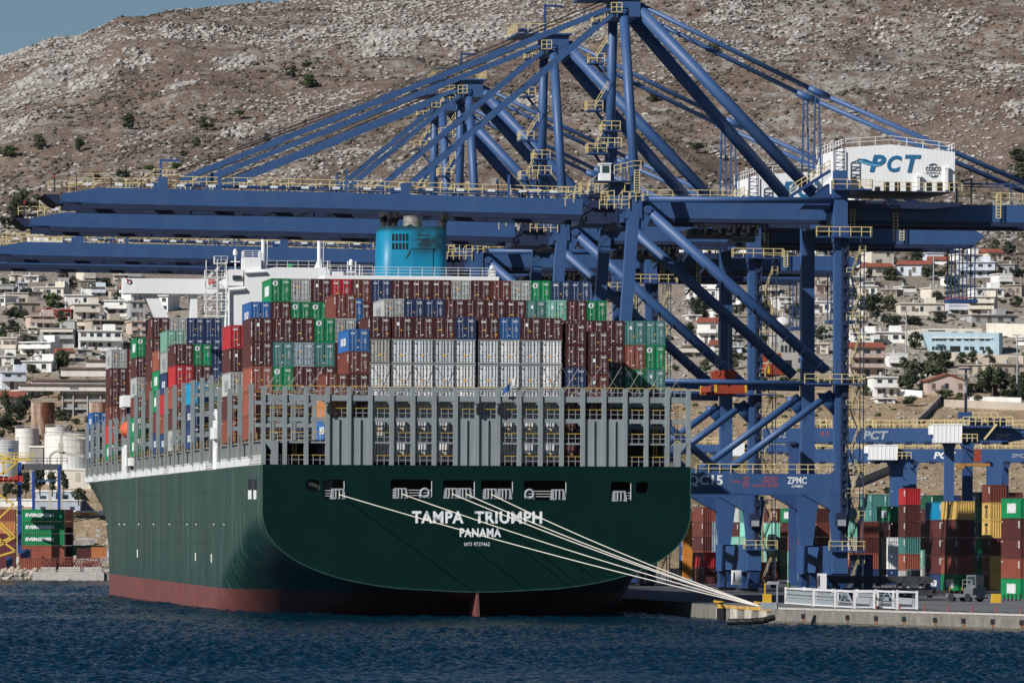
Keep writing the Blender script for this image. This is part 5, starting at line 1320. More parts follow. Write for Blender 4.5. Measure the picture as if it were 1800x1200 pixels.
    for k in range(14): q = P(1236+k*8.4, 396, b0); mb.box(q.x-.2, q.x+.2, SN+b0, SN+b0+.6, q.z-.4*(k % 3), q.z+.5)
    tro = cb(mb, 'trolley', M['dark'], c)
    a, b = P(1304, 420, 8), P(1346, 388, 8); mb = MB(); mb.box(a.x, b.x, SN+8, SN+11, a.z, b.z); mb.mi = 1
    for k in range(3): mb.box(a.x+.15+k*1.05, a.x+1.05+k*1.05, SN+7.96, SN+8, a.z+.5, b.z-.3)
    mb.box(a.x-.04, a.x, SN+8.3, SN+10.7, a.z+.5, b.z-.3); cab2 = cb(mb, 'operator_cab', [mat('cab_green_grey', (.035,.06,.058), .4, var=.2), M['gglass']], tro)
    mb = MB(); mb.rail([P(1350, 420, 8), P(1362, 420, 8)], 1.15, .8, .09, (.4, .7, 1.0)); mb.rail([P(1350, 400, 8), P(1362, 400, 8)], 1.1, .8, .06, (.5, 1.0)); cb(mb, 'ladder_cage', M['wrail'], cab2)
    mb = MB(); a, b = P(1865, 492, b0), P(1910, 386, b0)
    for xx in (a.x, a.x+(b.x-a.x)*.33, a.x+(b.x-a.x)*.66, b.x): mb.bar((xx, SN+b0, a.z), (xx, SN+b0, b.z), .16); mb.bar((xx, SN+b0+3, a.z), (xx, SN+b0+3, b.z), .16)
    mb.box(a.x-.4, b.x+.4, SN+b0-.4, SN+b0+3.4, a.z-.5, a.z)
    for k in range(6): zz = a.z+(b.z-a.z)*k/6; mb.bar((a.x, SN+b0, zz), (b.x, SN+b0, zz+.9), .08)
    cb(mb, 'service_basket', M['blue2'], c)
    # --- lift rack and zigzag stairs beside the landside leg
    mb = MB(); z0_, z1_ = 9, P(0+1480, 415).z
    for xx in (1480, 1491): q = P(xx, 0).x; mb.bar((q, SN-1.1, z0_), (q, SN-1.1, z1_), .16)
    k = 0; zz = z0_
    while zz < z1_:
        mb.bar((P(1477,0).x, SN-1.1, zz), (P(1493,0).x, SN-1.1, zz), .12); mb.bar((P(1480,0).x, SN-1.1, zz), (P(1491,0).x, SN-1.1, zz+.8), .09)
        if k % 2 == 0: mb.box(P(1481,0).x, P(1488,0).x, SN-1.4, SN-1.0, zz, zz+.6)
        zz += .8; k += 1
    cb(mb, 'lift_rack', M['dblue'], c)
    mb = MB(); mb2 = MB(); zz = 3.0; xl, xr = P(1497, 0).x, P(1511, 0).x; k = 0
    mb.bar((xr+.25, SN-.2, 2), (xr+.25, SN-.2, z1_), .12)
    for xx in (xl-.55, xr+.55): mb.bar((xx, SN-1.25, 2), (xx, SN-1.25, z1_), .14)
    while zz < z1_-3:
        a, b = (V((xl, SN-.9, zz)), V((xr, SN-.9, zz+2.9))) if k % 2 == 0 else (V((xr, SN-.3, zz)), V((xl, SN-.3, zz+2.9)))
        mb.bar(a, b, .12, .2)
        for j in range(8): q = a.lerp(b, j/8); mb.box(q.x-.2, q.x+.14, q.y-.4, q.y+.4, q.z+.05, q.z+.1)
        for h in (.6, 1.15): mb2.bar(a+V((0,-.42,h)), b+V((0,-.42,h)), .05)
        for j in range(3): q = a.lerp(b, j/2); mb2.bar(q+V((0,-.42,0)), q+V((0,-.42,1.15)), .05)
        xa, xb = (xr-.1, xr+.75) if k % 2 == 0 else (xl-.75, xl+.1)
        if k % 4 == 3: xa, xb = xl-.75, xr+.75
        mb.box(xa, xb, SN-1.3, SN-.1, zz+2.85, zz+2.95); mb2.rail([(xa, SN-1.3, zz+2.95), (xb, SN-1.3, zz+2.95)], 1.15, .75, .07, (.5, 1.0))
        zz += 2.95; k += 1
    st = cb(mb, 'stair_tower', mat('stair_steel', (.03,.05,.10), .6, var=.5, scale=1.5), c); cb(mb2, 'hand_rail', M['yrail'], st)
    a, b = P(1465, 925, -2), P(1482, 901, -2); mb = MB(); mb.box(a.x, b.x, SN-2.6, SN-1.1, a.z, b.z); mb.mi = 1; mb.box(a.x+.1, b.x-.1, SN-2.65, SN-2.6, a.z+.1, (a.z+b.z)/2); cb(mb, 'lift_cage', [M['dblue'], M['grey']], c)
    # --- lettering on the portal beam
    def ptext(s, x0_, x1_, y0_, y1_, m, **kw):
        a, b = P(x0_, y1_, -.75), P(x1_, y0_, -.75); put('lettering', text_mesh(s, m, b.x-a.x, b.z-a.z, **kw), c, ((a.x+b.x)/2-CB.x, SN-.76-CB.y, (a.z+b.z)/2-CB.z), R90)
    ptext(number, 1207, 1269, 834.5, 855, M['txtw'], bold=.03)
    ptext('S.W.L', 1284, 1301, 843.5, 848.5, M['txtr'], bold=.015); ptext('45T\n65T\n82T', 1304, 1316, 837, 856, M['txtr'], bold=.015)
    ptext('SINGLE', 1341, 1365, 837, 842, M['txtr'], bold=.015); ptext('TWIN 20ft', 1336, 1365, 843.5, 849, M['txtr'], bold=.015); ptext('CARGO BEAM', 1321, 1366, 850.5, 855.5, M['txtr'], bold=.015)
    ptext('ZPMC', 1382, 1416.5, 838, 850, M['txtw'], bold=.02); ptext('上海振华', 1389, 1410, 852, 856.5, M['txtw'], bold=.03)
    return c
crane0 = quay_crane('QC15')
crane0['label'] = 'nearest and tallest blue crane, QC15 on its portal beam and PCT on its white house'
for ds, lab in ((68.5, 'second blue crane, its white house half hidden behind the nearest crane'), (166.0, 'third blue crane, its boom passing low behind the ship deckhouse'), (201.0, 'farthest blue crane, its apex just left of the third crane')):
    k = copy_tree(crane0); k.location = to_world(CB + V((0, ds, 0))); k['label'] = lab
    for ch in list(k.children):
        if ch.name.startswith('lettering') : bpy.data.objects.remove(ch)
# spreaders hanging on ropes
def spreader(px0, px1, y0, y1, ds, lab, ytop):
    a, b = S(px0, y1, SN+ds), S(px1, y0, SN+ds); c = thing('container_spreader', lab, 'spreader', to_world((a.x/2+b.x/2, SN+ds, a.z)), TH, 'orange red container spreaders'); off = V((a.x/2+b.x/2, SN+ds, a.z)); wd = b.x-a.x; h = b.z-a.z
    mb = MB()
    for sg in (-1, 1): mb.box(sg*wd*.28-wd*.2, sg*wd*.28+wd*.2, -6, 6, .1*h, .36*h)
    for y in (-6, -3, 3, 6): mb.box(-wd*.48, wd*.48, y-.25, y+.25, 0, .3*h)
    mb.box(-wd*.3, wd*.3, -2, 2, .3*h, .55*h); mb.build('spreader_frame', M['spread'], c)
    mb = MB(); mb.prism([(-wd*.3, .62*h), (wd*.34, .62*h), (wd*.38, .95*h), (wd*.2, h), (-wd*.2, h), (-wd*.36, .92*h)], lambda p, q, k: (p, k, q), -1.4, 1.4)
    for sx in (-.24, 0, .24): mb.tube((wd*sx, -1.5, .9*h), (wd*sx, 1.5, .9*h), .42, 12)
    mb.build('head_block', M['spread'], c)
    mb = MB()
    for sx in (-.46, .46): mb.box(wd*sx-.15, wd*sx+.15, -6.3, -6, .05*h, .4*h); mb.box(wd*sx-.15, wd*sx+.15, 5.9, 6.3, .05*h, .4*h)
    mb.build('flipper', M['gold'], c)
    mb = MB(); zt = S(px0, ytop, SN+ds).z - a.z
    for sx in (-.2, .2):
        for y in (-1, 1): mb.tube((wd*sx, y, h*.95), (wd*sx*.8, y, zt), .035, 4)
    mb.build('hoist_rope', M['black'], c)
spreader(1243, 1300, 652, 693, 12.5, 'orange red spreader hanging under the nearest crane beside its lower tie tube', 398)
spreader(1337, 1376, 622, 660, 81, 'orange red spreader hanging behind the crane leg in front of the church', 428)
# ------------------------------------------------------------------ rail mounted yard cranes behind the stacks
def text_on(parent, s, x0, x1, y0, y1, Y, m, **kw):
    a, b = W(x0, y1, Y), W(x1, y0, Y); o = put('lettering', text_mesh(s, m, b.x-a.x, b.z-a.z, **kw), parent, V(((a.x+b.x)/2, Y, (a.z+b.z)/2)) - V(parent.location), R90); return o
def yard_crane(Y, x0, x1, ytop, ybot, legs, cabin, lab, texts, base=1.6, tip=None):
    o0 = W(x0, ybot, Y); root = thing('yard_crane', lab, 'crane', (o0.x, Y, base), 0, 'blue yard cranes behind the container piles'); off = root.location
    def q(x, y): p = W(x, y, Y); return p.x, p.z
    mb = MB(); pts = [q(x0, ytop), q(x1-(50 if tip else 0), ytop)] + ([q(x1, ytop+4), q(x1, ytop+14)] if tip else []) + [q(x1-(60 if tip else 0), ybot), q(x0, ybot)]
    for k in (0, 9): mb.prism(pts, lambda a, b, c: (a, c, b), Y+k, Y+k+1.6)
    mb.build('girder', M['blue'], root, off=off)
    mb = MB(); a, b = q(x0, ytop), q(x1, ytop)
    mb.rail([(a[0], Y, a[1]), (b[0], Y, b[1])], 1.3, 2.2, .12, (.5, 1.0)); mb.rail([(a[0], Y+10, a[1]), (b[0], Y+10, b[1])], 1.3, 2.2, .1, (.5, 1.0))
    for k in range(int((x1-x0)/7)): u, z = q(x0+rnd.random()*(x1-x0), ytop); mb.bar((u, Y+rnd.random()*9, z), (u, Y+4, z+rnd.uniform(.4, 1.6)), .13)
    mb.build('hand_rail', M['yrail'], root, off=off)
    for (lx, w0, w1, dy, dark) in legs:
        a0, a1 = q(lx, ybot), q(lx, 1000); s = F/Y; mb = MB(); z0 = base; k = w0/s/2; k1 = w1/s/2
        mb.prism([(a0[0]-k, a0[1]), (a0[0]+k, a0[1]), (a0[0]+k1, z0), (a0[0]-k1, z0)], lambda a, b, c: (a, c, b), Y+dy, Y+dy+1.6)
        mb.prism([(a0[0]-k*1.5, a0[1]+.02), (a0[0]+k*1.5, a0[1]+.02), (a0[0]+k, a0[1]-1.0), (a0[0]-k, a0[1]-1.0)], lambda a, b, c: (a, c, b), Y+dy-.01, Y+dy+1.61)
        mb.build('leg', M['blue2'] if dark else M['blue'], root, off=off)
    if cabin:
        (cx0, cy0, cx1, cy1) = cabin; a, b = W(cx0, cy1, Y-2), W(cx1, cy0, Y-2); mb = MB(); mb.box(a.x, b.x, Y-3, Y+1, a.z, b.z)
        n = 7
        for k in range(n+1): xx = a.x+(b.x-a.x)*k/n; mb.box(xx-.05, xx+.05, Y-3.05, Y-3, a.z+.1, b.z-.1)
        mb.box(a.x-.05, b.x+.05, Y-3.08, Y+1.05, b.z-.12, b.z+.08); h = mb.build('machinery_house', M['white'], root, off=off)
        mb = MB(); mb.box(a.x-.7, a.x, Y-2.6, Y-.5, a.z+(b.z-a.z)*.45, b.z-.2); mb.build('air_unit', M['white'], h, off=off)
        mb = MB(); mb.rail([(b.x, Y-3, a.z+.2), (b.x+2.5, Y-3, a.z+.2)], 1.2, .8, .12, (.5, 1.0)); mb.build('hand_rail', M['yrail'], h, off=off)
    mb = MB()
    for k in range(12): u, z = q(x0+(x1-x0)*(.1+.07*k), ybot+2); mb.box(u-.5, u+.5, Y-.5, Y+2, z-.1, z+.4)
    mb.build('trolley_gear', M['dblue'], root, off=off)
    for t in texts: text_on(root, t[0], *t[1:5], Y-.03, t[5], **t[6])
    return root
yard_crane(1060, 1345, 1830, 752, 778, ((1669, 17, 16, 0, False), (1708, 18, 19, 9, True), (1395, 17, 15, 0, True)), (1640, 746, 1690, 778), 'nearer blue yard crane, white PCT lettering and a white house on its long girder',
    [('PCT', 1517, 1562, 757, 772, M['txtg'], dict(shear=.2, bold=.04)), ('ZPMC', 1750, 1777, 762, 771, M['txtg'], dict(bold=.02)), ('02', 1367, 1382, 757, 769, M['txtg'], dict(bold=.01)), ('41', 1441, 1456, 757, 767, M['txtr'], {})], tip=True)
yard_crane(1200, 1400, 1860, 789, 812, ((1576, 24, 20, 0, False), (1604, 25, 22, 8, False), (1748, 27, 23, 0, False), (1772, 14, 14, 8, True)), (1526, 782, 1577, 808), 'farther blue yard crane, its girder lower with a white house at its left end',
    [('PCT', 1641, 1680, 794, 806, M['txtw'], dict(shear=.2, bold=.04)), ('ZPMC', 1778, 1800, 797, 804, M['txtg'], dict(bold=.02)), ('PCT', 1526, 1546, 809, 815, M['txtw'], dict(shear=.2, bold=.03))])
yard_crane(1290, 1180, 1420, 781, 795, ((1262, 14, 14, 0, False), (1396, 14, 14, 0, True)), (1287, 777, 1308, 801), 'distant blue yard crane seen through the quay crane legs with a white cabin',  [])
a, b = W(1693, 762, 1058), W(1780, 735, 1058); r = thing('winch_trolley', 'blue winch trolley with yellow rails on top of the nearer yard crane', 'trolley', (a.x, 1058, b.z-2))
mb = MB(); zt = W(1700, 752, 1058).z; mb.box(a.x, b.x, 1058, 1065, zt+.1, zt+.4); mb.box(W(1690,0,1058).x, W(1713,0,1058).x, 1060, 1063, zt+1.6, zt+2.6); mb.box(W(1758,0,1058).x, W(1770,0,1058).x, 1060, 1063, zt+.4, zt+1.6); mb.build('winch_frame', M['blue2'], r, off=r.location)
mb = MB(); mb.rail([(a.x, 1058, zt+.4), (b.x, 1058, zt+.4)], 1.4, 1.0, .13, (.5, 1.0)); mb.rail([(a.x, 1064, zt+1.2), (b.x-2, 1064, zt+1.2)], 1.4, 1.0, .13, (.5, 1.0)); mb.bar(W(1730, 772, 1057.5), W(1752, 745, 1057.5), .5, .3); mb.build('hand_rail', M['yrail'], r, off=r.location)
mb = MB(); 
for k in range(10): x = a.x+(b.x-a.x)*(.15+.07*k); mb.box(x, x+.7, 1059, 1061, zt+.4, zt+.7+rnd.random()*1.1)
mb.build('winch', M['dblue'], r, off=r.location)
r = thing('container_spreader', 'yellow spreader hanging beside the lamp post under the nearer yard crane', 'spreader', (*W(1712, 818, 1059).xy, W(1712, 818, 1059).z))
s_ = lambda x: W(x, 0, 1059).x
mb = MB(); z = r.location.z; mb.box(s_(1690), s_(1743), 1058, 1061, z-.1, z+.35); mb.box(s_(1686), s_(1698), 1057.8, 1061, z-.5, z+.1); mb.build('spreader_frame', mat('dull_orange', (.33,.16,.03), .6, var=.4, scale=1.5), r, off=r.location)
mb = MB(); mb.box(s_(1716), s_(1727), 1058, 1061, z+.6, z+2.6); mb.build('head_block', M['spread'], r, off=r.location)
# lamp posts
for px, y0, y1, Y, lab in ((1697, 868, 650, 1080, 'tall grey lamp post standing before the dry field'), (1788, 668, 590, 1640, 'grey lamp post by the pale blue building'), (1593, 600, 548, 1800, 'thin grey post left of the pale blue building'), (1641, 480, 418, 2000, 'thin grey post uphill below the crane girder')):
    a, b = W(px, y0, Y), W(px, y1, Y); r = thing('lamp_post', lab, 'lamp post', a); mb = MB(); h = b.z-a.z; t = .35 if Y < 1100 else .22
    mb.tube((0, 0, -4), (0, 0, h), t, 10, t*.6); mb.build('pole', M['grey'], r); mb = MB(); mb.box(-1.2, .9, -.3, .3, h, h+.3); mb.build('lamp_head', M['grey'], r)

# ------------------------------------------------------------------ things on the quay
def gthing(name, lab, cat, px, py, group=None, rz=TH): p = G(px, py); return thing(name, lab, cat, p, rz, group)
edge_d = (C - B).normalized(); RZE = math.atan2(edge_d.y, edge_d.x)
def rack(px0, px1, py0, py1, h, kind, lab):
    a, b = G(px0, py0), G(px1, py1); d = b-a; L = d.length; r = thing('lashing_cage', lab, 'rack', a, math.atan2(d.y, d.x), 'white steel lashing cages on the quay')
    mb = MB(); t = .24
    for x in (0, L):
        for y in (0, 2.2): mb.bar((x, y, 0), (x, y, h), t)
    for y in (0, 2.2):
        for z in (.15, h-.15): mb.bar((0, y, z), (L, y, z), .16)
    for x in (0, L):
        for z in (.15, h-.15): mb.bar((x, 0, z), (x, 2.2, z), .16)
    mb.build('frame', M['wrail'], r)
    mb = MB()
    if kind == 'slats':
        mb.box(.1, L-.1, .0, .06, .15, h*.38); n = int(L/.5)
        for i in range(n): x = .2+(L-.4)*i/n; mb.bar((x, -.02, .15), (x, -.02, h*.38), .1); mb.box(x, x+.3, .1, 1.8, h*.4, h*(.62+.2*rnd.random())); mb.bar((x+.1, .1, h*.4), (x+.1, .1, h*.85), .06)
        mb.bar((0, 0, h*.62), (L, 0, h*.62), .08)
    else:
        mb.bar((.1, 0, .2), (L*.45, 0, h-.2), .13); mb.bar((L-.1, 0, .2), (L*.55, 0, h-.2), .13); mb.bar((0, 0, h*.35), (L, 0, h*.35), .12); mb.box(.1, L-.1, 1.9, 2.0, .15, h*.6); mb.box(.1, L-.1, .1, 2.0, .1, .25)
    mb.build('rack_infill', M['grey'], r); 
    mb = MB()
    for x in (0, L):
        for k in range(6): mb.bar((x-.02, -.14, .2+k*h/6), (x-.02, -.14, .2+k*h/6+.12), .14)
    mb.build('rung', mat('rust_brown', (.2, .1, .05), .8, var=.3), r)
rack(1381, 1430, 1061, 1065, 2.0, 'slats', 'longest white cage of upright slats, leftmost on the quay')
rack(1433, 1468, 1065, 1067, 2.0, 'slats', 'white cage of upright slats just left of the first braced one')
rack(1472, 1502, 1067, 1069, 2.0, 'brace', 'white cage with V braces between two slatted cages')
rack(1506, 1536, 1066, 1068, 2.0, 'slats', 'short white cage of slats right of the first braced one')
rack(1543, 1577, 1068.5, 1070.5, 2.05, 'brace', 'white cage with V braces at the right end of the row')
for i, px in enumerate((1533, 1575, 1617, 1659, 1701, 1744, 1787)):
    t = (px-900)/F; k = (B.x - t*B.y)/(t*edge_d.y - edge_d.x); p = B + edge_d*k; p = p + V((nB.x, nB.y, 0))*-.5
    mb = MB(); mb.tube((0, 0, 0), (0, 0, .72), .07, 8); o = mb.build('edge_post', mat('post_red', (.33, .06, .05), .6, var=.2), None); o.location = (p.x, p.y, 1.7)
    tag(o, ['red edge post below the white cage with V braces at the row end', 'red edge post at the right end of the white cages', 'red edge post under the dark spreader beams', 'red edge post left of the wall pocket below the tractor wheels', 'red edge post below the parked tractor trailer', 'red edge post below the yellow block', 'red edge post nearest the picture edge'][i], 'post', 'red posts on the quay edge')
pts = []
mb = MB(); 
for i in range(30):
    t = i/29; px = 1500+t*300; kx = (px-900)/F; k = (B.x - kx*B.y)/(kx*edge_d.y - edge_d.x); p = B + edge_d*k - V((nB.x, nB.y, 0))*2.2; pts.append((p.x, p.y, 1.66+.12*abs(math.sin(i*1.3))))
mb.path(pts, .05, 5); tag(mb.build('quay_hose', M['black']), 'black cable lying along the quay behind the red posts', 'cable')
# dark spreader beams lying one above the other
for (y, x0, x1, z, lab) in ((1055, 1460, 1634, .75, 'long black lifting beam, upper of the two stacked beams'), (1058, 1482, 1647, -.6, 'long black lifting beam, lower of the two stacked beams')):
    a = G(x0, 1050); b = V((a.x + (x1-x0)/F*a.y, a.y, a.z)); r = thing('lifting_beam', lab, 'beam', (a.x, a.y, 1.6)); L = b.x-a.x; mb = MB()
    zz = 1.9 if z > 0 else .35
    mb.box(0, L, 0, .5, zz, zz+.95); mb.box(0, L, 1.8, 2.3, zz, zz+.95)
    for k in range(8): mb.box(L*k/7-.2, L*k/7+.2, .5, 1.8, zz+.1, zz+.7)
    for k in range(14): mb.box(L*k/13, L*k/13+.5, -.06, 0, zz+.15, zz+.5+.3*(k % 2))
    mb.build('beam_frame', mat('dark_grey_steel', (.035, .038, .042), .5, var=.4, scale=.8), r)
    mb = MB()
    for k in range(5): mb.box(.3+L*.22*k, .9+L*.22*k, .2, 2.1, zz-.38 if z > 0 else 0, zz)
    mb.build('packing_block', M['black'], r)
# terminal tractor with chassis, second tractor behind the beams
def wheel(mb, x, y, r=.5, w_=.35): mb.tube((x, y, r), (x, y+w_, r), r, 14)
def tractor(px, py, rz, lab, trailer):
    p = G(px, py); r = thing('terminal_tractor', lab, 'tractor', p, rz)
    mb = MB(); mb.box(-1.2, 1.2, 0, 4.6, .55, .95); mb.box(-1.2, 1.2, -.25, .1, .35, .8); mb.prism([(-1.2, .9), (-1.2, 1.55), (-1.0, 1.75), (1.1, 1.75), (1.2, 1.5), (1.2, .9)], lambda a, b, c: (a, c, b), .02, 1.6); mb.build('body', mat('tractor_grey', (.11,.125,.14), .5, var=.15), r)
    cb_ = MB(); cb_.box(-.35, 1.15, .35, 1.9, 1.7, 3.3); cab_ = cb_.build('cab', mat('cab_grey', (.12,.135,.15), .45), r)
    mb = MB(); mb.box(-.25, 1.05, .32, .35, 2.1, 3.1); mb.box(-.38, -.35, .5, 1.7, 2.1, 3.1); mb.build('windscreen', M['glass'], cab_)
    mb = MB(); mb.rail([(-1.15, .3, 1.7), (-1.15, 1.8, 1.7)], 1.0, .8, .05); mb.rail([(-1.15, .2, 1.7), (-.4, .2, 1.7)], 1.0, .8, .05); mb.build('hand_rail', M['steel'], r)
    for sx in (-1, 1):
        mb = MB(); mb.box(sx*.95-.16, sx*.95+.16, -.3, -.25, .6, .78); mb.build('headlight', M['white'], r)
        for y in (.9, 3.7): mb = MB(); mb.tube((sx*.8, y, .52), (sx*1.22, y, .52), .52, 14); mb.build('wheel', M['black'], r)
    if trailer:
        t = thing('chassis_trailer', 'black skeletal container trailer coupled behind the grey tractor', 'trailer', r.location, rz)
        mb = MB()
        for x in (-.55, .55): mb.box(x-.12, x+.12, 3.6, 16, 1.0, 1.35)
        for y in (4, 7, 10, 13, 15.8): mb.box(-1.2, 1.2, y-.15, y+.15, 1.05, 1.35)
        mb.build('trailer_frame', M['black'], t)
        mb = MB()
        for y in (4, 15.8):
            for x in (-1.15, 1.15): mb.bar((x, y, 1.3), (x, y, 1.75), .1)
        mb.build('guide', M['oran'], t)
        for y in (13.2, 14.6):
            for sx in (-1, 1): mb = MB(); mb.tube((sx*.7, y, .5), (sx*1.22, y, .5), .5, 14); mb.build('wheel', M['black'], t)
    return r
tractor(1722, 1057, .75, 'grey terminal tractor parked right of the dark beams, facing the sea', True)
tractor(1606, 1040, .3, 'dark tractor cab behind the black lifting beams', False)
r = gthing('barrier_block', 'bright yellow concrete block beside the tractor', 'block', 1752, 1059)
mb = MB(); mb.prism([(-.55, 0), (.55, 0), (.5, 1.1), (-.5, 1.1)], lambda a, b, c: (a, c, b), 0, .9); mb.build('block_body', M['gold'], r)
for i in range(5):
    p = G(1765+i*7, 1056); mb = MB(); mb.tube((0, 0, 0), (0, 0, .8), .09, 8); mb.tube((0, 0, .8), (0, 0, .86), .12, 8); o = mb.build('bollard_post', M['black']); o.location = p
    tag(o, 'short black post in the row before the green container at the right', 'post', 'short black posts before the right pile')
# container truck under the cranes
a = G(1332, 1033); tr = thing('container_trailer', 'trailer under the red container between the two cranes', 'trailer', (a.x, a.y, 1.6), TH); mb = MB(); mb.box(-1.1, 1.1, 0, 12.3, .95, 1.3); mb.build('trailer_frame', M['black'], tr)
for y in (1.5, 2.9):
    for sx in (-1, 1): mb = MB(); mb.tube((sx*.65, y, .5), (sx*1.2, y, .5), .5, 14); mb.build('wheel', M['black'], tr)
tr.location.x += 1.9
container((tr.location.x, tr.location.y, 2.95), TH, 'brick red', SD, marks='red', label='brick red container with doors shown, riding the trailer between the crane bases', group='containers stacked in the yard')
# bollards, warning stand and fender boat at the berth corner
def bollard(px, py, lab):
    p = G(px, py, 1.6); mb = MB(); mb.lathe(0, 0, [(.42, 0), (.3, .12), (.26, .45), (.5, .6), (.52, .72), (.2, .8)], 14); mb.tube((-.05, 0, .55), (-.75, 0, .72), .2, 10); o = mb.build('bollard', mat('bollard_yellow', (.5, .28, .04), .6, var=.35, scale=3)); o.location = p; tag(o, lab, 'bollard', 'yellow mooring bollards')
bollard(1266, 1068, 'yellow bollard alone on the berth corner by the ship'); bollard(1337, 1070, 'yellow bollard holding the white mooring ropes')
p = G(1345, 1071); r = thing('quay_kiosk', 'small grey box with a yellow stand and tilted panel beside the rope bollard', 'stand', p, TH)
mb = MB(); mb.box(-.3, 1.3, 0, 1, 0, .8); mb.build('box_body', M['grey'], r)
mb = MB(); mb.box(-.15, .75, .3, .8, .8, 1.7); mb.bar((.05, .5, 1.7), (.05, .5, 2.9), .14); mb.build('yellow_stand', M['gold'], r)
mb = MB(); mb.bar((1.35, .2, 0), (1.35, .2, 3.0), .16); mb.prism([(.2, 2.75), (1.5, 2.75), (1.6, 3.05), (.4, 3.1)], lambda a, b, c: (a, c, b), .1, .7); mb.build('sign_panel', M['steel'], r)
p = wp(1318, 1098); r = thing('rubber_boat', 'black rubber boat moored below the berth corner', 'boat', (p.x, p.y, .1), -.15); mb = MB(); n = 14; vs = []
path = [(-2.3, .5, .25), (0, .6, .3), (1.6, .5, .45), (2.6, 0, .75), (1.6, -.5, .45), (0, -.6, .3), (-2.3, -.5, .25)]
for a, b in zip(path[:-1], path[1:]): mb.tube(a, b, .34, 10)
mb.build('tube_hull', M['black'], r); mb = MB(); mb.box(-2.2, 1.5, -.4, .4, .05, .2); mb.build('boat_floor', M['dark'], r)
for i, (px, lab) in enumerate(((1246, 'black tyre fender hanging on the berth corner near the ship'), (1268, 'black fender panel under the lone yellow bollard'))):
    p = to_world((26.0, to_ship(wp(px, 1087)).y, .7)); r = thing('fender', lab, 'fender', p, TH); mb = MB()
    if i == 0:
        n = 16
        for k in range(n): t0, t1 = 6.283*k/n, 6.283*(k+1)/n; mb.tube((-.1, .75*math.cos(t0), .7*math.sin(t0)), (-.1, .75*math.cos(t1), .7*math.sin(t1)), .28, 8)
    else: mb.box(-.35, .05, -1.4, 1.4, -.9, .85); 
    mb.build('fender_rubber', M['black'], r)
# dark engineering plant at the far left edge of the quay seen under the stern: orange fork truck
p = G(1212, 1022); r = thing('reach_stacker', 'orange reach stacker mast half hidden by the ship quarter', 'vehicle', p, TH); mb = MB(); mb.box(-.45, .45, 0, .6, .6, 10.5); mb.box(-1.2, -.5, .1, .5, .5, 8.2); mb.build('mast', M['oran'], r)
mb = MB(); mb.box(-2.6, 2.4, .6, 6, .7, 2.3); mb.box(-1.2, 1.2, 2, 4, 2.3, 3.7); mb.build('body', M['black'], r)
for y in (1.5, 5): 
    for sx in (-1, 1): mb = MB(); mb.tube((sx*1.6, y, .8), (sx*2.4, y, .8), .8, 14); mb.build('wheel', M['black'], r)
# ------------------------------------------------------------------ people
def person(px, py, lab, vest, legs=(.02, .025, .04), pose=0.0, facing=0.0):
    p = G(px, py); r = thing('person', lab, 'person', p, facing, 'workers on the quay')
    J = dict(pel=(0, 0, .93), ch=(0, -.02, 1.33), nk=(0, -.02, 1.5), hd=(0, -.04, 1.62), top=(0, -.03, 1.76), lh=(-.1, 0, .9), lk=(-.12, -.04-pose*.2, .5), la=(-.12, .02+pose*.1, .08), lt=(-.13, -.16, .03), rh=(.1, 0, .9), rk=(.12, -.02+pose*.2, .5), ra=(.12, .06-pose*.1, .08), rt=(.13, -.12, .03), ls=(-.2, 0, 1.42), le=(-.27, .02, 1.12), lw=(-.25, -.14, .87), lf=(-.25, -.2, .78), rs=(.2, 0, 1.42), re=(.28, .02, 1.12), rw=(.26, -.12, .87), rf=(.26, -.18, .78))
    R_ = dict(pel=.15, ch=.16, nk=.065, hd=.1, top=.07, lh=.1, lk=.07, la=.05, lt=.045, rh=.1, rk=.07, ra=.05, rt=.045, ls=.075, le=.05, lw=.036, lf=.035, rs=.075, re=.05, rw=.036, rf=.035)
    E = [('pel','ch'),('ch','nk'),('nk','hd'),('hd','top'),('pel','lh'),('lh','lk'),('lk','la'),('la','lt'),('pel','rh'),('rh','rk'),('rk','ra'),('ra','rt'),('ch','ls'),('ls','le'),('le','lw'),('lw','lf'),('ch','rs'),('rs','re'),('re','rw'),('rw','rf')]
    ks = list(J); me = bpy.data.meshes.new('body'); me.from_pydata([J[k] for k in ks], [(ks.index(a), ks.index(b)) for a, b in E], [])
    o = put('body', me, r); md = o.modifiers.new('skin', 'SKIN'); o.modifiers.new('sub', 'SUBSURF').levels = 1
    for i, k in enumerate(ks): me.skin_vertices[0].data[i].radius = (R_[k], R_[k])
    me.skin_vertices[0].data[0].use_root = True
    me.materials.append(mat('work_trousers', (.03, .04, .07), .8))
    mb = MB(); mb.lathe(0, -.01, [(.2, .92), (.21, 1.2), (.23, 1.42), (.12, 1.52)], 12); o2 = mb.build('safety_vest', vest, r)
    mb = MB(); mb.lathe(0, -.03, [(.135, 1.68), (.13, 1.76), (.08, 1.83), (.02, 1.85)], 12); mb.build('helmet', M['white'], r)
    mb = MB(); mb.lathe(0, -.06, [(.06, 1.52), (.09, 1.58), (.095, 1.66)], 10); mb.build('face', mat('skin', (.4, .24, .17), .6), r)
person(1261, 1029, 'person in a bright yellow vest standing left of the crane base', mat('vest_yellow', (.55, .62, .04), .7))
person(1385, 1043, 'person in a dark green vest walking between the crane bases', mat('vest_green', (.10, .22, .03), .7), pose=.5, facing=.6)
person(1473, 1050, 'person in blue overalls stooping by the white cages', mat('overall_blue', (.04, .09, .25), .8), pose=.3, facing=-.5)
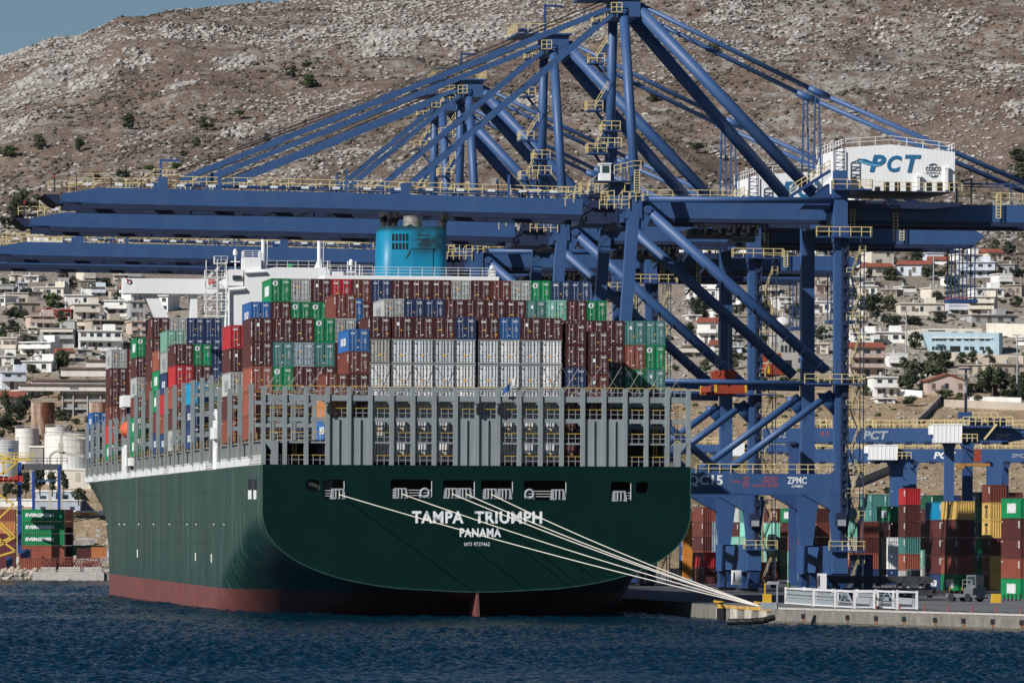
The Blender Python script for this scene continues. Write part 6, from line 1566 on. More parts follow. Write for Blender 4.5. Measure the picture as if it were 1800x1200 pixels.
# ------------------------------------------------------------------ houses on the hillside
HM = {}
def hm(name, c, **k): 
    HM.setdefault(name, mat('plaster_'+name, c, .85, var=.12, scale=.25, streak=.6, dirt=tuple(x*.55 for x in c), dirt_amt=.45, spec=.2)); return HM[name]
hm('white', (.72,.715,.69)); hm('cream', (.60,.555,.48)); hm('beige', (.40,.35,.29)); hm('pink', (.50,.40,.35)); hm('grey', (.36,.36,.36)); hm('red', (.30,.06,.055)); hm('stone', (.33,.29,.24)); hm('pale_blue', (.42,.56,.64)); hm('blue_white', (.54,.58,.64)); hm('concrete', (.28,.27,.25))
tile = mat('roof_tile', (.26, .075, .045), .8, var=.3, scale=1.5); slab = mat('roof_slab', (.34, .32, .29), .85, var=.2, scale=.5); shut = mat('shutter', (.12, .10, .085), .7, var=.4, scale=1); wglass = mat('house_window', (.035, .045, .055), .2, var=.4, scale=.8); awn = mat('awning', (.52, .48, .41), .8, var=.1)
NH = [0]
def house(x0, y0, x1, y1, fl, col, lab, roof='flat', balcony=False, yaw=None, depth=10, nwin=None, awning=False, Y=None, open_top=False, cat='house'):
    g = ground_hit((x0+x1)/2, y1+1.5); 
    if Y: g = V((W((x0+x1)/2, y1, Y).x, Y, W((x0+x1)/2, y1, Y).z))
    s = F/g.y; wd = (x1-x0)/s; h = (y1-y0)/s; yaw = rnd.uniform(-.32, .32) if yaw is None else yaw; NH[0] += 1
    wd = max(2.5, wd - abs(math.sin(yaw))*depth*.45)
    r = thing('house', lab, cat, g, yaw); m = HM[col]; rt = h if roof != 'gable' else h*.68
    mb = MB(); mb.box(-wd/2, wd/2, 0, depth, -6, rt)
    if roof == 'gable': mb.prism([(-wd/2, rt-.001), (wd/2, rt-.001), (0, h)], lambda a, b, c: (a, c, b), 0, depth)
    wl = mb.build('wall', m, r)
    mb = MB()
    if roof == 'gable':
        for sg in (-1, 1):
            mb.prism([(sg*(wd/2+.5), rt-.25), (0, h+.12), (0, h+.34), (sg*(wd/2+.5), rt)], lambda a, b, c: (a, c, b), -.5, depth+.3)
        mb.build('roof', tile, r)
    elif roof == 'tile':
        mb.prism([(-.7, h), (depth/2, h+1.5), (depth+.5, h)], lambda a, b, c: (c, a, b), -wd/2-.4, wd/2+.4); mb.build('roof', tile, r)
    else:
        mb.box(-wd/2-.35, wd/2+.35, -.5, depth+.2, rt, rt+.28); rf = mb.build('roof_slab', slab if col in ('grey', 'stone', 'concrete') else m, r)
        mb = MB()
        if wd > 6: mb.box(wd*.12, wd*.12+3, depth*.4, depth*.8, rt+.28, rt+2.1); mb.build('roof_hut', m, rf)
        mb = MB(); k = rnd.uniform(-.3, .2)*wd; mb.tube((k, depth*.3, rt+.28), (k, depth*.3, rt+1.4), .45, 8); mb.bar((k+1.5, depth*.5, rt+.2), (k+1.5, depth*.5, rt+3), .09); mb.build('water_tank', M['steel'], rf)
    fh = rt/fl; n = nwin or max(2, int(wd/2.9))
    for f in range(fl):
        z0 = f*fh
        if open_top and f == fl-1:
            mb = MB(); mb.box(-wd/2+.4, wd/2-.4, -.03, 0, z0+.4, z0+fh-.3); mb.build('open_storey', M['dark'], r); continue
        for k in range(n):
            cx = -wd/2 + wd*(k+.5)/n + rnd.uniform(-.2, .2); ww = rnd.choice((.5, .6, .75)); door = rnd.random() < .3 and balcony
            zb = z0 + (.15 if door else fh*.33); zt = z0 + fh*.78
            if rnd.random() < .12: continue
            mb = MB(); mb.box(cx-ww, cx+ww, -.03, .02, zb, zt); wn = mb.build('window', shut if rnd.random() < .35 else wglass, r)
            mb = MB(); mb.box(cx-ww-.12, cx+ww+.12, -.14, 0, zb-.12, zb-.002); mb.build('sill', m, wn)
        if balcony and (f > 0 or fl == 1):
            mb = MB(); bx0, bx1 = (-wd/2, wd/2) if balcony is True else balcony
            mb.box(bx0, bx1, -1.5, -.001, z0-.1, z0+.08); mb.box(bx0, bx1, -1.5, -1.4, z0+.08, z0+.95); bal = mb.build('balcony', m, r)
            if awning: mb = MB(); mb.prism([(-1.5, z0+1.7), (-.02, z0+fh-.15), (-.02, z0+fh-.05), (-1.55, z0+1.8)], lambda a, b, c: (c, a, b), bx0+.2, bx1-.2); mb.build('awning', awn, bal)
    mb = MB(); mb.box(-.15*wd, -.15*wd+.95, -.04, .015, 0, 2.05); mb.build('door', shut, r)
    return r
L_ = 'houses on the hillside'
HOUSES = [
 (47, 413, 113, 434, 2, 'white', 'big white house on the hill between two crane boom tips', {}),
 (18, 482, 40, 494, 1, 'cream', 'small cream house just under the lowest crane boom at the left', {}), (41, 484, 70, 494, 1, 'white', 'low white house just under the lowest crane boom', {}),
 (137, 493, 166, 508, 1, 'stone', 'small grey stone house with dark windows high on the left slope', {}), (54, 505, 115, 520, 1, 'cream', 'long low cream building high on the left slope', {}),
 (49, 512, 78, 525, 1, 'grey', 'small grey shed below the long cream building', {}), (186, 508, 210, 523, 1, 'beige', 'small beige block with one window beside the ship wing', {}),
 (114, 519, 163, 537, 1, 'white', 'white flat roofed house above the cream balconies', dict(balcony=True)), (127, 535, 177, 561, 2, 'cream', 'cream house with two rows of balconies', dict(balcony=True)),
 (181, 528, 226, 554, 2, 'white', 'two storey white house left of the ship wing leg', dict(balcony=True)), (226, 530, 258, 560, 2, 'grey', 'greyish house under the ship bridge wing', {}),
 (20, 532, 74, 553, 1, 'stone', 'ruined beige house with a crumbling top', {}), (68, 540, 102, 558, 1, 'red', 'dark red house with a gable and white shutter', dict(roof='gable', depth=8)), (102, 544, 127, 560, 1, 'red', 'dark red flat annexe beside the gabled house', dict(balcony=True)),
 (50, 555, 98, 577, 2, 'pink', 'pinkish house with shaded balconies below the red one', dict(balcony=True, awning=True)), (157, 562, 224, 582, 2, 'beige', 'unfinished beige house with an open concrete top storey', dict(open_top=True)),
 (136, 582, 216, 615, 2, 'white', 'large white house with long balconies and dark doors', dict(balcony=True, nwin=5, yaw=.12, depth=14)), (68, 578, 132, 612, 2, 'grey', 'grey house with wide cream awnings', dict(balcony=True, awning=True)),
 (30, 602, 94, 622, 2, 'white', 'white stepped house left of the large one', dict(balcony=True)), (38, 634, 91, 653, 1, 'white', 'low white house above the long loading gantries', {}), (0, 594, 30, 612, 1, 'cream', 'cream house cut by the left picture edge', dict(balcony=True)),
 (-15, 520, 14, 536, 1, 'white', 'white house cut by the left edge, higher up', {}), (0, 655, 48, 685, 2, 'blue_white', 'bluish house with dark balconies at the left edge', dict(balcony=True)), (-10, 697, 40, 716, 1, 'cream', 'house with a red tiled roof at the left edge', dict(roof='tile')),
 (228, 565, 262, 590, 2, 'pink', 'pink house partly behind the front of the ship containers', {}), (262, 520, 300, 548, 2, 'white', 'white house seen under the ship bridge wing', {}),
 # right hand side
 (1527, 441, 1576, 466, 2, 'cream', 'pale house with blank wall right of the crane stairs', {}), (1520, 468, 1573, 484, 1, 'cream', 'low house with arched porch right of the crane stairs', dict(roof='tile', balcony=True)), (1574, 464, 1638, 484, 1, 'blue_white', 'low house with a wide red roof behind the hanging basket', dict(roof='tile')),
 (1683, 446, 1731, 460, 1, 'white', 'white single storey house high on the right', {}), (1733, 444, 1768, 459, 1, 'cream', 'cream house with a red roof edge at the upper right', dict(roof='tile')), (1681, 461, 1750, 488, 2, 'blue_white', 'large bluish white house with deep balconies', dict(balcony=True, yaw=-.1)), (1752, 464, 1786, 482, 1, 'grey', 'grey annexe right of the large bluish house', {}),
 (1581, 533, 1660, 553, 1, 'cream', 'long house with a balcony along its front among trees', dict(balcony=True, yaw=.05, nwin=5)), (1712, 507, 1768, 522, 1, 'white', 'white house with small dark windows above the three storey one', {}), (1700, 521, 1750, 552, 3, 'cream', 'three storey cream house with red tiles over a bay', dict(balcony=True)), (1702, 553, 1796, 568, 1, 'grey', 'long low grey house below the three storey one', {}),
 (1535, 584, 1590, 602, 1, 'white', 'white house with a shaded roof terrace', dict(open_top=False, balcony=True)), (1492, 610, 1558, 662, 3, 'pink', 'tall pink house with a red roof beside the crane stairs', dict(roof='tile', balcony=True, yaw=.15)), (1534, 662, 1578, 696, 2, 'white', 'white two storey house at the edge of the dry field', dict(balcony=True, yaw=.1)),
 (1628, 657, 1702, 690, 1, 'pink', 'pinkish gabled cottage with a red porch', dict(roof='gable', yaw=.1, depth=9)), (1683, 641, 1738, 656, 1, 'beige', 'low house below the pale blue building', {}), (1742, 640, 1805, 660, 1, 'beige', 'long low beige house at the right edge', {}),
 (1223, 566, 1264, 603, 2, 'white', 'white house with red tiles left of the church', dict(roof='tile', balcony=True)), (1205, 507, 1265, 525, 1, 'white', 'long white house seen between the crane braces', {}), (1428, 530, 1462, 549, 1, 'white', 'white house with brown shutters between the two crane legs', {}), (1510, 502, 1542, 518, 1, 'white', 'small white house beside the crane stairs', {}), (1430, 500, 1462, 516, 1, 'pink', 'small pink house between the two crane legs', {}),
 (1612, 468, 1640, 482, 1, 'grey', 'small grey shed below the hanging basket', {}), (1640, 546, 1668, 560, 1, 'stone', 'small stone annexe in the trees', {}), (1540, 700, 1575, 708, 1, 'white', 'tiny white hut in the dry field', {}),
 (1545, 508, 1580, 520, 1, 'stone', 'half ruined stone house on the right slope', {}), (900, 438, 940, 452, 1, 'white', 'small white house seen right of the funnel', {}), (960, 432, 1010, 448, 1, 'cream', 'cream house far behind the second crane hinge', {}), (1215, 432, 1262, 448, 2, 'white', 'white block on the hill behind the crane cab', {}), (1420, 470, 1462, 492, 1, 'stone', 'stone house above the white one between the crane legs', {}),
 (1498, 555, 1530, 575, 1, 'cream', 'cream house half hidden by the crane stairs', {}), (1496, 486, 1520, 500, 1, 'white', 'white hut on the slope behind the crane stairs', {}), (1765, 500, 1800, 520, 1, 'stone', 'stone terrace house at the right edge', {}),
]
NAMED = len(HOUSES); rh = random.Random(12); tries = 0
while len(HOUSES) < NAMED + 60 and tries < 4000:
    tries += 1; zone = rh.random()
    if zone < .45: cx, by = rh.uniform(-5, 250), rh.uniform(492, 700)
    elif zone < .8: cx, by = rh.uniform(1485, 1800), rh.uniform(436, 680)
    else: cx, by = rh.uniform(1190, 1470), rh.uniform(440, 640)
    wd_, fl = rh.uniform(20, 46), rh.choice((1, 2, 2, 3)); hh = 6*fl + rh.uniform(3, 6); hh *= (.8+.25*(by-430)/270)
    x0, x1, y0, y1 = cx-wd_/2, cx+wd_/2, by-hh, by
    if any(min(x1, h[2])-max(x0, h[0]) > 6 and min(y1, h[3])-max(y0, h[1]) > 2.5 for h in HOUSES) or (x1 > 1596 and x0 < 1775 and y1 > 566 and y0 < 640) or (x1 > 1340 and x0 < 1420 and y1 > 545) or (y1 > 640 and x0 > 30 and x1 < 300) or (y1 > 700): continue
    nb_ = min(HOUSES[:NAMED], key=lambda h: abs((h[0]+h[2])/2-cx)+abs(h[3]-by)*1.3); c_ = rh.choice(('white', 'white', 'white', 'cream', 'blue_white', 'grey'))
    rel = 'just uphill of' if by < nb_[3]-9 else 'just downhill of' if by > nb_[3]+9 else 'left of' if cx < (nb_[0]+nb_[2])/2 else 'right of'
    lab = ' '.join((f"{c_.replace('_', ' ')} {('low', 'two storey', 'three storey')[fl-1]} house {rel} the " + ' '.join(nb_[6].split()[:9])).split()[:16])
    HOUSES.append((x0, y0, x1, y1, fl, c_, lab, dict(balcony=rh.random() < .6, awning=rh.random() < .25, roof='tile' if rh.random() < .08 else 'flat')))
for x0, y0, x1, y1, fl, c, lab, kw in HOUSES:
    o = house(x0, y0, x1, y1, fl, c, lab, **kw); o['group'] = L_
# pale blue public building with a slanted and a rounded end
g = ground_hit(1690, 621); YB = g.y; r = thing('school_building', 'pale blue two storey building, one end slanted and the other rounded', 'building', g, 0); 
def bx(x, y): p = W(x, y, YB); return p.x-g.x, p.z-g.z
mb = MB(); a = [bx(1622, 584), bx(1634, 618), bx(1756, 618), bx(1756, 585)]; mb.prism([(p[0], p[1]) for p in a], lambda p, q, c: (p, c, q), 0, 14)
mb.prism([(a[1][0], a[1][1]), (a[2][0], a[2][1]), (a[2][0], -6), (a[1][0], -6)], lambda p, q, c: (p, c, q), .01, 13.9)
n = 10; rx = bx(1768, 0)[0]-a[2][0]; 
for k in range(n):
    t0, t1 = -math.pi/2+math.pi*k/n, -math.pi/2+math.pi*(k+1)/n; mb.add([(a[2][0]+rx*math.cos(t), 7+7*math.sin(t), z) for t in (t0, t1) for z in (-6, a[3][1])], [(0, 2, 3, 1)])
mb.add([(a[2][0]+rx*math.cos(-math.pi/2+math.pi*k/n), 7+7*math.sin(-math.pi/2+math.pi*k/n), a[3][1]) for k in range(n+1)], [tuple(range(n+1))])
mb.build('wall', HM['pale_blue'], r)
mb = MB(); u0, u1 = bx(1638, 594), bx(1744, 593); mb.box(u0[0], u1[0], -.35, 0, u0[1]-.1, u0[1]+.15); mb.build('ledge', HM['white'], r)
for x0, x1 in ((1638, 1643), (1644, 1650), (1651, 1657), (1658, 1663), (1669, 1677), (1681, 1689), (1695, 1703), (1705, 1713), (1722, 1730), (1732, 1740)):
    for ya, yb in ((594.5, 599), (609, 615)):
        if 1664 < x0 < 1690 and ya > 600: continue
        p, q = bx(x0, yb), bx(x1, ya); mb = MB(); mb.box(p[0], q[0], -.04, .02, p[1], q[1]); mb.build('window', wglass, r)
p, q = bx(1670, 618), bx(1688, 608); mb = MB(); mb.box(p[0], q[0], -.05, .02, p[1], q[1]); mb.build('door', M['dark'], r)
mb = MB(); p, q = bx(1599, 585), bx(1600, 577); pts = [bx(1599, 585), bx(1599, 578), bx(1633, 574), bx(1733, 574), bx(1733, 585)]; mb.prism(pts, lambda a_, b_, c: (a_, c, b_), 16, 24); mb.box(pts[0][0], pts[-1][0], 16.1, 23.9, -5, pts[0][1]); mb.build('rear_wing', HM['cream'], r)
for x0, x1, ya, yb in ((1638, 1668, 577, 579), (1680, 1689, 580, 583), (1704, 1718, 580, 584)): p, q = bx(x0, yb), bx(x1, ya); mb = MB(); mb.box(p[0], q[0], 15.95, 16.02, p[1], q[1]); mb.build('window', wglass, r)
# church with a dome
g = ground_hit(1385, 654); YC = g.y; r = thing('church', 'grey stone church with a white dome seen between the crane legs', 'church', g, .15); s = F/YC
mb = MB(); w_ = 30/s; mb.box(-w_, w_, 0, 16, -5, 52/s); mb.prism([(-w_*.55, 52/s-.01), (w_*.55, 52/s-.01), (w_*.55, 66/s), (0, 73/s), (-w_*.55, 66/s)], lambda a, b, c: (a, c, b), .2, 15); mb.build('wall', hm('church', (.38,.37,.35)), r)
mb = MB(); rr = 15/s; mb.lathe(0, 8, [(rr, 60/s), (rr, 80/s), (rr*1.1, 80.5/s), (rr*1.1, 82/s)], 16); mb.build('drum', HM['church'], r)
mb = MB(); mb.lathe(0, 8, [(rr*1.2*math.cos(t), 82/s + rr*1.1*math.sin(t)) for t in np.linspace(0, 1.5, 7)], 18); d = mb.build('dome', hm('dome', (.55,.55,.54)), r, True)
mb = MB(); mb.bar((0, 8, 96/s), (0, 8, 106/s), .2); mb.bar((-.8, 8, 102/s), (.8, 8, 102/s), .2); mb.build('cross', M['wrail'], d)
for k in (-.35, -.12, .12, .35): mb = MB(); mb.box(k*w_-.35, k*w_+.35, -.04, .02, 34/s, 46/s); mb.build('window', wglass, r)
mb = MB(); mb.box(-1, 1, -.05, .02, 0, 3); mb.build('door', M['dark'], r)
for k in (-.7, .7): mb = MB(); mb.box(k*w_-.4, k*w_+.4, -.04, .02, 16/s, 24/s); mb.build('window', wglass, r)
# walls in the dry field
def fwall(pts, hpx, lab, col='beige', name='field_wall'):
    ps = [ground_hit(*p) for p in pts]; mb = MB(); o = ps[0]
    for a, b in zip(ps[:-1], ps[1:]):
        h = hpx*a.y/F; d = (b-a); nrm = V((d.y, -d.x, 0)).normalized()*.25
        va = [a-nrm+V((0,0,-3)), b-nrm+V((0,0,-3)), b+nrm+V((0,0,-3)), a+nrm+V((0,0,-3))]; vb = [a-nrm+V((0,0,h)), b-nrm+V((0,0,h)), b+nrm+V((0,0,h)), a+nrm+V((0,0,h))]
        mb.add([p-o for p in va+vb], [(0,3,2,1),(4,5,6,7),(0,1,5,4),(1,2,6,5),(2,3,7,6),(3,0,4,7)])
    w = mb.build(name, HM[col]); w.location = o; tag(w, lab, 'wall'); return w
fwall([(1660, 716), (1720, 718), (1805, 722)], 13, 'long beige boundary wall above the dry field at right'); fwall([(1655, 705), (1632, 730), (1612, 748)], 11, 'dark wall running diagonally down the dry field', 'concrete')
fwall([(1576, 696), (1622, 698)], 11, 'white garden wall beside the two storey house', 'white'); fwall([(1700, 706), (1795, 709)], 9, 'white garden wall below the gabled cottage', 'white'); fwall([(1640, 632), (1700, 636), (1800, 640)], 14, 'tan retaining wall under the pale blue building', 'beige'); fwall([(1735, 592), (1805, 594)], 24, 'tall pale retaining wall right of the pale blue building', 'cream')
fwall([(1500, 858), (1560, 832), (1620, 800)], 14, 'dark wall climbing the field behind the yard cranes', 'concrete'); fwall([(1460, 533), (1600, 530), (1690, 512)], 5, 'low stone terrace wall across the right slope', 'stone')
# ------------------------------------------------------------------ tanks, silos and gantries on the left shore
def tank(x0, x1, y0, y1, Y, col, lab, rusty=False, cone=0.12):
    a, b = W(x0, y1, Y), W(x1, y0, Y); R_ = (b.x-a.x)/2; h = b.z-a.z; r = thing('storage_tank', lab, 'tank', ((a.x+b.x)/2, Y+R_, a.z), 0, 'storage tanks on the left shore')
    mb = MB(); mb.lathe(0, 0, [(R_, -8), (R_, h)], 36); mb.build('shell', col, r, False)
    mb = MB(); mb.lathe(0, 0, [(R_*1.02, h), (R_*1.02, h+.15), (R_*.5, h+R_*cone*.7), (.1, h+R_*cone)], 36); mb.build('tank_roof', col, r)
    mb = MB(); n = 18
    for k in range(n): t0, t1 = 6.283*k/n, 6.283*(k+1)/n; mb.bar((R_*math.cos(t0), R_*math.sin(t0), h+.8), (R_*math.cos(t1), R_*math.sin(t1), h+.8), .07); mb.bar((R_*math.cos(t0), R_*math.sin(t0), h), (R_*math.cos(t0), R_*math.sin(t0), h+.8), .06)
    mb.build('hand_rail', M['steel'], r)
    mb = MB()
    for k in (.3, .6, .85): mb.lathe(0, 0, [(R_+.06, h*k), (R_+.06, h*k+.2)], 36)
    mb.build('stiffener', col, r); return r
wt = mat('tank_white', (.62,.61,.58), .6, var=.08, scale=.2, streak=.3, dirt=(.36,.24,.15), dirt_amt=.4); rt_ = mat('tank_rust', (.42,.34,.27), .8, var=.25, scale=.16, streak=.22, dirt=(.13,.045,.018), dirt_amt=1.0)
for n_ in rt_.node_tree.nodes:
    if n_.type == 'MAP_RANGE' and abs(n_.inputs[1].default_value-.5) < .01: n_.inputs[1].default_value = .42; n_.inputs[2].default_value = .58
tank(53, 95, 708, 752, 1560, rt_, 'rust stained brown tank under the long gantries', cone=.0); tank(155, 200, 708, 745, 1570, rt_, 'rusty tan tank beside the ship containers', cone=.0)
tank(25, 67, 754, 790, 1500, wt, 'white tank with rusty streaks, left of the large one'); tank(75, 160, 765, 815, 1470, wt, 'largest white tank next to the ship bow'); tank(-20, 31, 775, 795, 1480, hm('tankgrey', (.5,.52,.53)), 'low pale tank cut by the left picture edge'); tank(78, 122, 752, 770, 1530, wt, 'small white tank behind the largest one')
r = thing('loading_plant', 'concrete silo plant with long flat conveyor galleries above the tanks', 'industrial building', W(110, 735, 1600)); o0 = r.location
def lw(x, y): p = W(x, y, 1600); return p.x-o0.x, p.z-o0.z
gc = hm('gallery', (.60,.575,.555)); 
for x0, x1, y0, y1, dy in ((92, 190, 643, 656, 30), (132, 230, 627, 640, 40), (50, 190, 668, 679, 8), (34, 190, 677, 686.5, 0)):
    a, b = lw(x0, y1), lw(x1, y0); mb = MB(); mb.box(a[0], b[0], dy, dy+5, a[1], b[1]); ga = mb.build('conveyor_gallery', gc, r); mb = MB(); mb.box(a[0]-.3, b[0], dy-.5, dy+5.5, b[1], b[1]+.4); mb.build('gallery_roof', mat('gallery_roof_brown', (.15,.10,.085), .9, var=.4), ga)
mb = MB()
for x0, x1, y0, y1 in ((108, 190, 689, 704), (108, 190, 704, 718), (108, 153, 720, 742)): a, b = lw(x0, y1), lw(x1, y0); mb.box(a[0], b[0], 2, 14, a[1]+.3, b[1]-.3)
mb.build('silo_block', HM['concrete'], r)
mb = MB()
for x in (109, 128, 153, 176): a, b = lw(x-1.2, 760), lw(x+1.2, 689); mb.box(a[0], b[0], 1.2, 2, a[1]-8, b[1])
for y in (689, 703, 718): a, b = lw(106, y+1.5), lw(190, y-1.5); mb.box(a[0], b[0], 1.4, 2.1, a[1], b[1])
mb.build('concrete_frame', HM['grey'], r)
for x in (115, 135, 160): a, b = lw(x, 726), lw(x+11, 718); mb = MB(); mb.box(a[0], b[0], 1.9, 2.0, a[1], b[1]); mb.build('opening', M['dark'], r)
text_on(r, 'ROKAS', 123, 138, 680, 684, 1599.9, M['txtk'], bold=.02)
# buildings behind the far shore containers
def block(x0, x1, y0, y1, Y, m, lab, wins=()):
    a, b = W(x0, y1, Y), W(x1, y0, Y); r = thing('port_building', lab, 'building', ((a.x+b.x)/2, Y, a.z)); w_ = (b.x-a.x)/2; h = b.z-a.z
    mb = MB(); mb.box(-w_, w_, 0, 12, -6, h); mb.build('wall', m, r); mb = MB(); mb.box(-w_-.2, w_+.2, -.2, 12.2, h, h+.35); mb.build('roof_edge', HM['white'], r)
    for (p, q, u, v) in wins: c, d = W(p, v, Y), W(q, u, Y); mb = MB(); mb.box(c.x-r.location.x, d.x-r.location.x, -.05, .02, c.z-a.z, d.z-a.z); mb.build('window', wglass, r)
block(63, 98, 864, 884, 1440, hm('office', (.40,.44,.52)), 'upper grey blue office block behind the lettered containers', ((70, 81, 871, 879),)); block(60, 141, 880, 897, 1436, HM['office'], 'lower grey blue office block behind the lettered containers', ((71, 80, 890, 896), (123, 131, 890, 896))); block(97, 135, 864, 880, 1446, HM['office'], 'shaded right wing of the office block', ((113, 120, 869, 876),)); block(0, 58, 879, 893, 1442, HM['white'], 'low white shed behind the yellow crane'); block(128, 175, 900, 955, 1440, hm('shed', (.12,.14,.18)), 'dark shed between the lettered containers and the ship bow')
block(100, 160, 826, 862, 1466, HM['cream'], 'cream wall under the tanks by the ship bow'); block(52, 76, 786, 812, 1475, HM['concrete'], 'grey concrete hut between the two white tanks')
a, b = W(128, 907, 1432), W(186, 897, 1432); r = thing('fuel_tanker', 'yellow and white road tanker with red lettering beside the bow', 'tanker', (a.x, 1432, a.z)); L = b.x-a.x; h = b.z-a.z
mb = MB(); mb.tube((0, 1, h/2), (L, 1, h/2), h*.5, 16); mb.build('tank_body', M['white'], r); mb = MB(); mb.box(0, L*.75, .0, .02, h*.3, h*.75); mb.build('yellow_band', M['gold'], r); text_on(r, 'Shell', 141, 156, 900, 905, 1431.95, M['red'], bold=.03)
for k in (.1, .2, .8, .9): mb = MB(); mb.tube((L*k, .2, -.5), (L*k, .6, -.5), .5, 12); mb.build('wheel', M['black'], r)
mb = MB(); mb.box(0, L, .3, 1.8, -.4, 0); mb.build('chassis', M['black'], r)
# blue yard crane and yellow crane on the far shore
YL = FAR + 8; r = thing('portal_crane', 'blue portal crane standing over the lettered green containers', 'crane', W(33, 975, YL)); o0 = V(r.location)
def lw(x, y, dy=0): p = W(x, y, YL+dy); return V((p.x, YL+dy, p.z)) - o0
for x, y0, y1, dy, wd in ((34.5, 812, 972, 0, 6), (59, 828, 905, 16, 5), (104, 828, 905, 16, 5), (104, 818, 828, 0, 5)):
    a, b = lw(x, y1, dy), lw(x, y0, dy); mb = MB(); mb.bar(a, b, wd*YL/F, .9); mb.build('leg', mat('left_crane_blue', (.015,.05,.24), .45, var=.15), r)
mb = MB()
for dy in (0, 16): a, b = lw(38, 828, dy), lw(108, 815, dy); mb.box(a.x, b.x, dy, dy+1.2, a.z+.3, b.z)
mb.build('girder', mat('girder_dark', (.07,.075,.085), .6, var=.3), r)
mb = MB(); a, b = lw(30, 815), lw(118, 815)
mb.rail([a, b], 1.2, 2.0, .12, (.5, 1.0)); mb.build('hand_rail', M['dblue'], r)
mb = MB(); a, b = lw(60, 845, 16), lw(104, 844, 16); mb.bar(a, b, .3); mb.build('tie', M['blue'], r)
mb = MB(); a = lw(22, 800); mb.bar(lw(24, 815), lw(24, 795), .5); mb.box(lw(18,0).x, lw(27,0).x, 0, 1, lw(0, 793).z, lw(0, 787).z); mb.build('winch_post', M['blue'], r)
mb = MB(); a, b = lw(36, 980), lw(53, 970); mb.box(a.x, b.x, -1, 2, a.z, b.z+.6); a, b = lw(12, 996), lw(22, 978); mb.box(a.x, b.x, -1, 2, a.z, b.z); mb.build('drive_box', M['blue2'], r)
r = thing('lattice_crane', 'yellow lattice crane with red base cut by the left picture edge', 'crane', W(5, 980, YL-4)); o0 = V(r.location); YL -= 4
mb = MB()
for pts in (((-30, 822), (0, 800), (18, 806)), ((-30, 806), (55, 807)), ((-30, 812), (30, 812)), ((5, 833), (34, 809)), ((-10, 832), (6, 832)), ((6, 812), (6, 832)), ((-30, 890), (27, 943), (-30, 975)), ((-30, 900), (20, 943), (-25, 965)), ((-30, 860), (0, 870), (24, 886), (-30, 938)), ((-30, 985), (27, 968), (-10, 940))):
    for p, q in zip(pts[:-1], pts[1:]): mb.bar(lw(*p), lw(*q), .36)
for k in range(14): mb.bar(lw(-30+k*6, 806), lw(-27+k*6, 812), .14); mb.bar(lw(-30+k*6, 800), lw(-30+k*6, 806), .12)
mb.rail([lw(-30, 806), lw(58, 806)], 1.2, 1.2, .13, (.5, 1.0)); mb.build('lattice_frame', mat('crane_yellow', (.58,.40,.06), .5, var=.2), r)
mb = MB(); 
for x in range(-30, 36, 9): a, b = lw(x, 846), lw(x+7, 835+(x % 4)); mb.box(a.x, b.x, .5, 2, a.z, b.z)
a, b = lw(-30, 846), lw(30, 843); mb.box(a.x, b.x, .5, 2.2, a.z, b.z); mb.build('hoist_frame', M['red'], r)
YL += 4
for i, (x0, y0, x1, y1, lab) in enumerate(((75, 982, 98, 992, 'rusty red steel rack nearest the green containers'), (105, 979, 128, 992, 'rusty red steel rack in the middle of the shore row'), (128, 984, 150, 993, 'rusty red low steel rack right of the middle one'), (152, 980, 176, 993, 'rusty red steel rack against the ship bow'))):
    a, b = W(x0, y1+4, FAR+5), W(x1, y0, FAR+5); mb = MB()
    for k in range(6):
        x = a.x+(b.x-a.x)*k/5; mb.bar((x, FAR+5, a.z), (x, FAR+5, b.z), .14); mb.bar((x, FAR+5, a.z), (x+.6, FAR+7, b.z), .12)
    for k in range(4): z = a.z+(b.z-a.z)*k/3; mb.bar((a.x, FAR+5, z), (b.x, FAR+5, z), .16); mb.bar((a.x, FAR+7, z), (b.x, FAR+7, z), .14)
    tag(mb.build('steel_rack', mat('rack_rust', (.18,.05,.035), .8, var=.3)), lab, 'rack', 'rusty racks on the far shore')
# dockside crane arms in front of the tanks
for i, (pts, lab) in enumerate(((((88, 800), (98, 793), (148, 802)), 'pale slim crane jib in front of the white tanks, lower'), (((108, 762), (118, 765), (150, 770)), 'pale slim crane jib in front of the white tanks, upper'))):
    mb = MB(); ps = [W(x, y, 1425) for x, y in pts]
    for p, q in zip(ps[:-1], ps[1:]): mb.bar(p, q, .3, .55)
    for px in (107, 137): q = W(px, pts[1][1]+1, 1425); mb.bar(q, q-V((0, 0, 6-3*i)), .08); mb.box(q.x-.5, q.x+.5, 1424.5, 1425.5, q.z-6.5+3*i, q.z-4.5+3*i)
    mb.bar(ps[0], V((ps[0].x, 1425, 2)), .5); tag(mb.build('jib_crane', hm('jib', (.42,.40,.34))), lab, 'crane', 'slim jibs before the tanks')

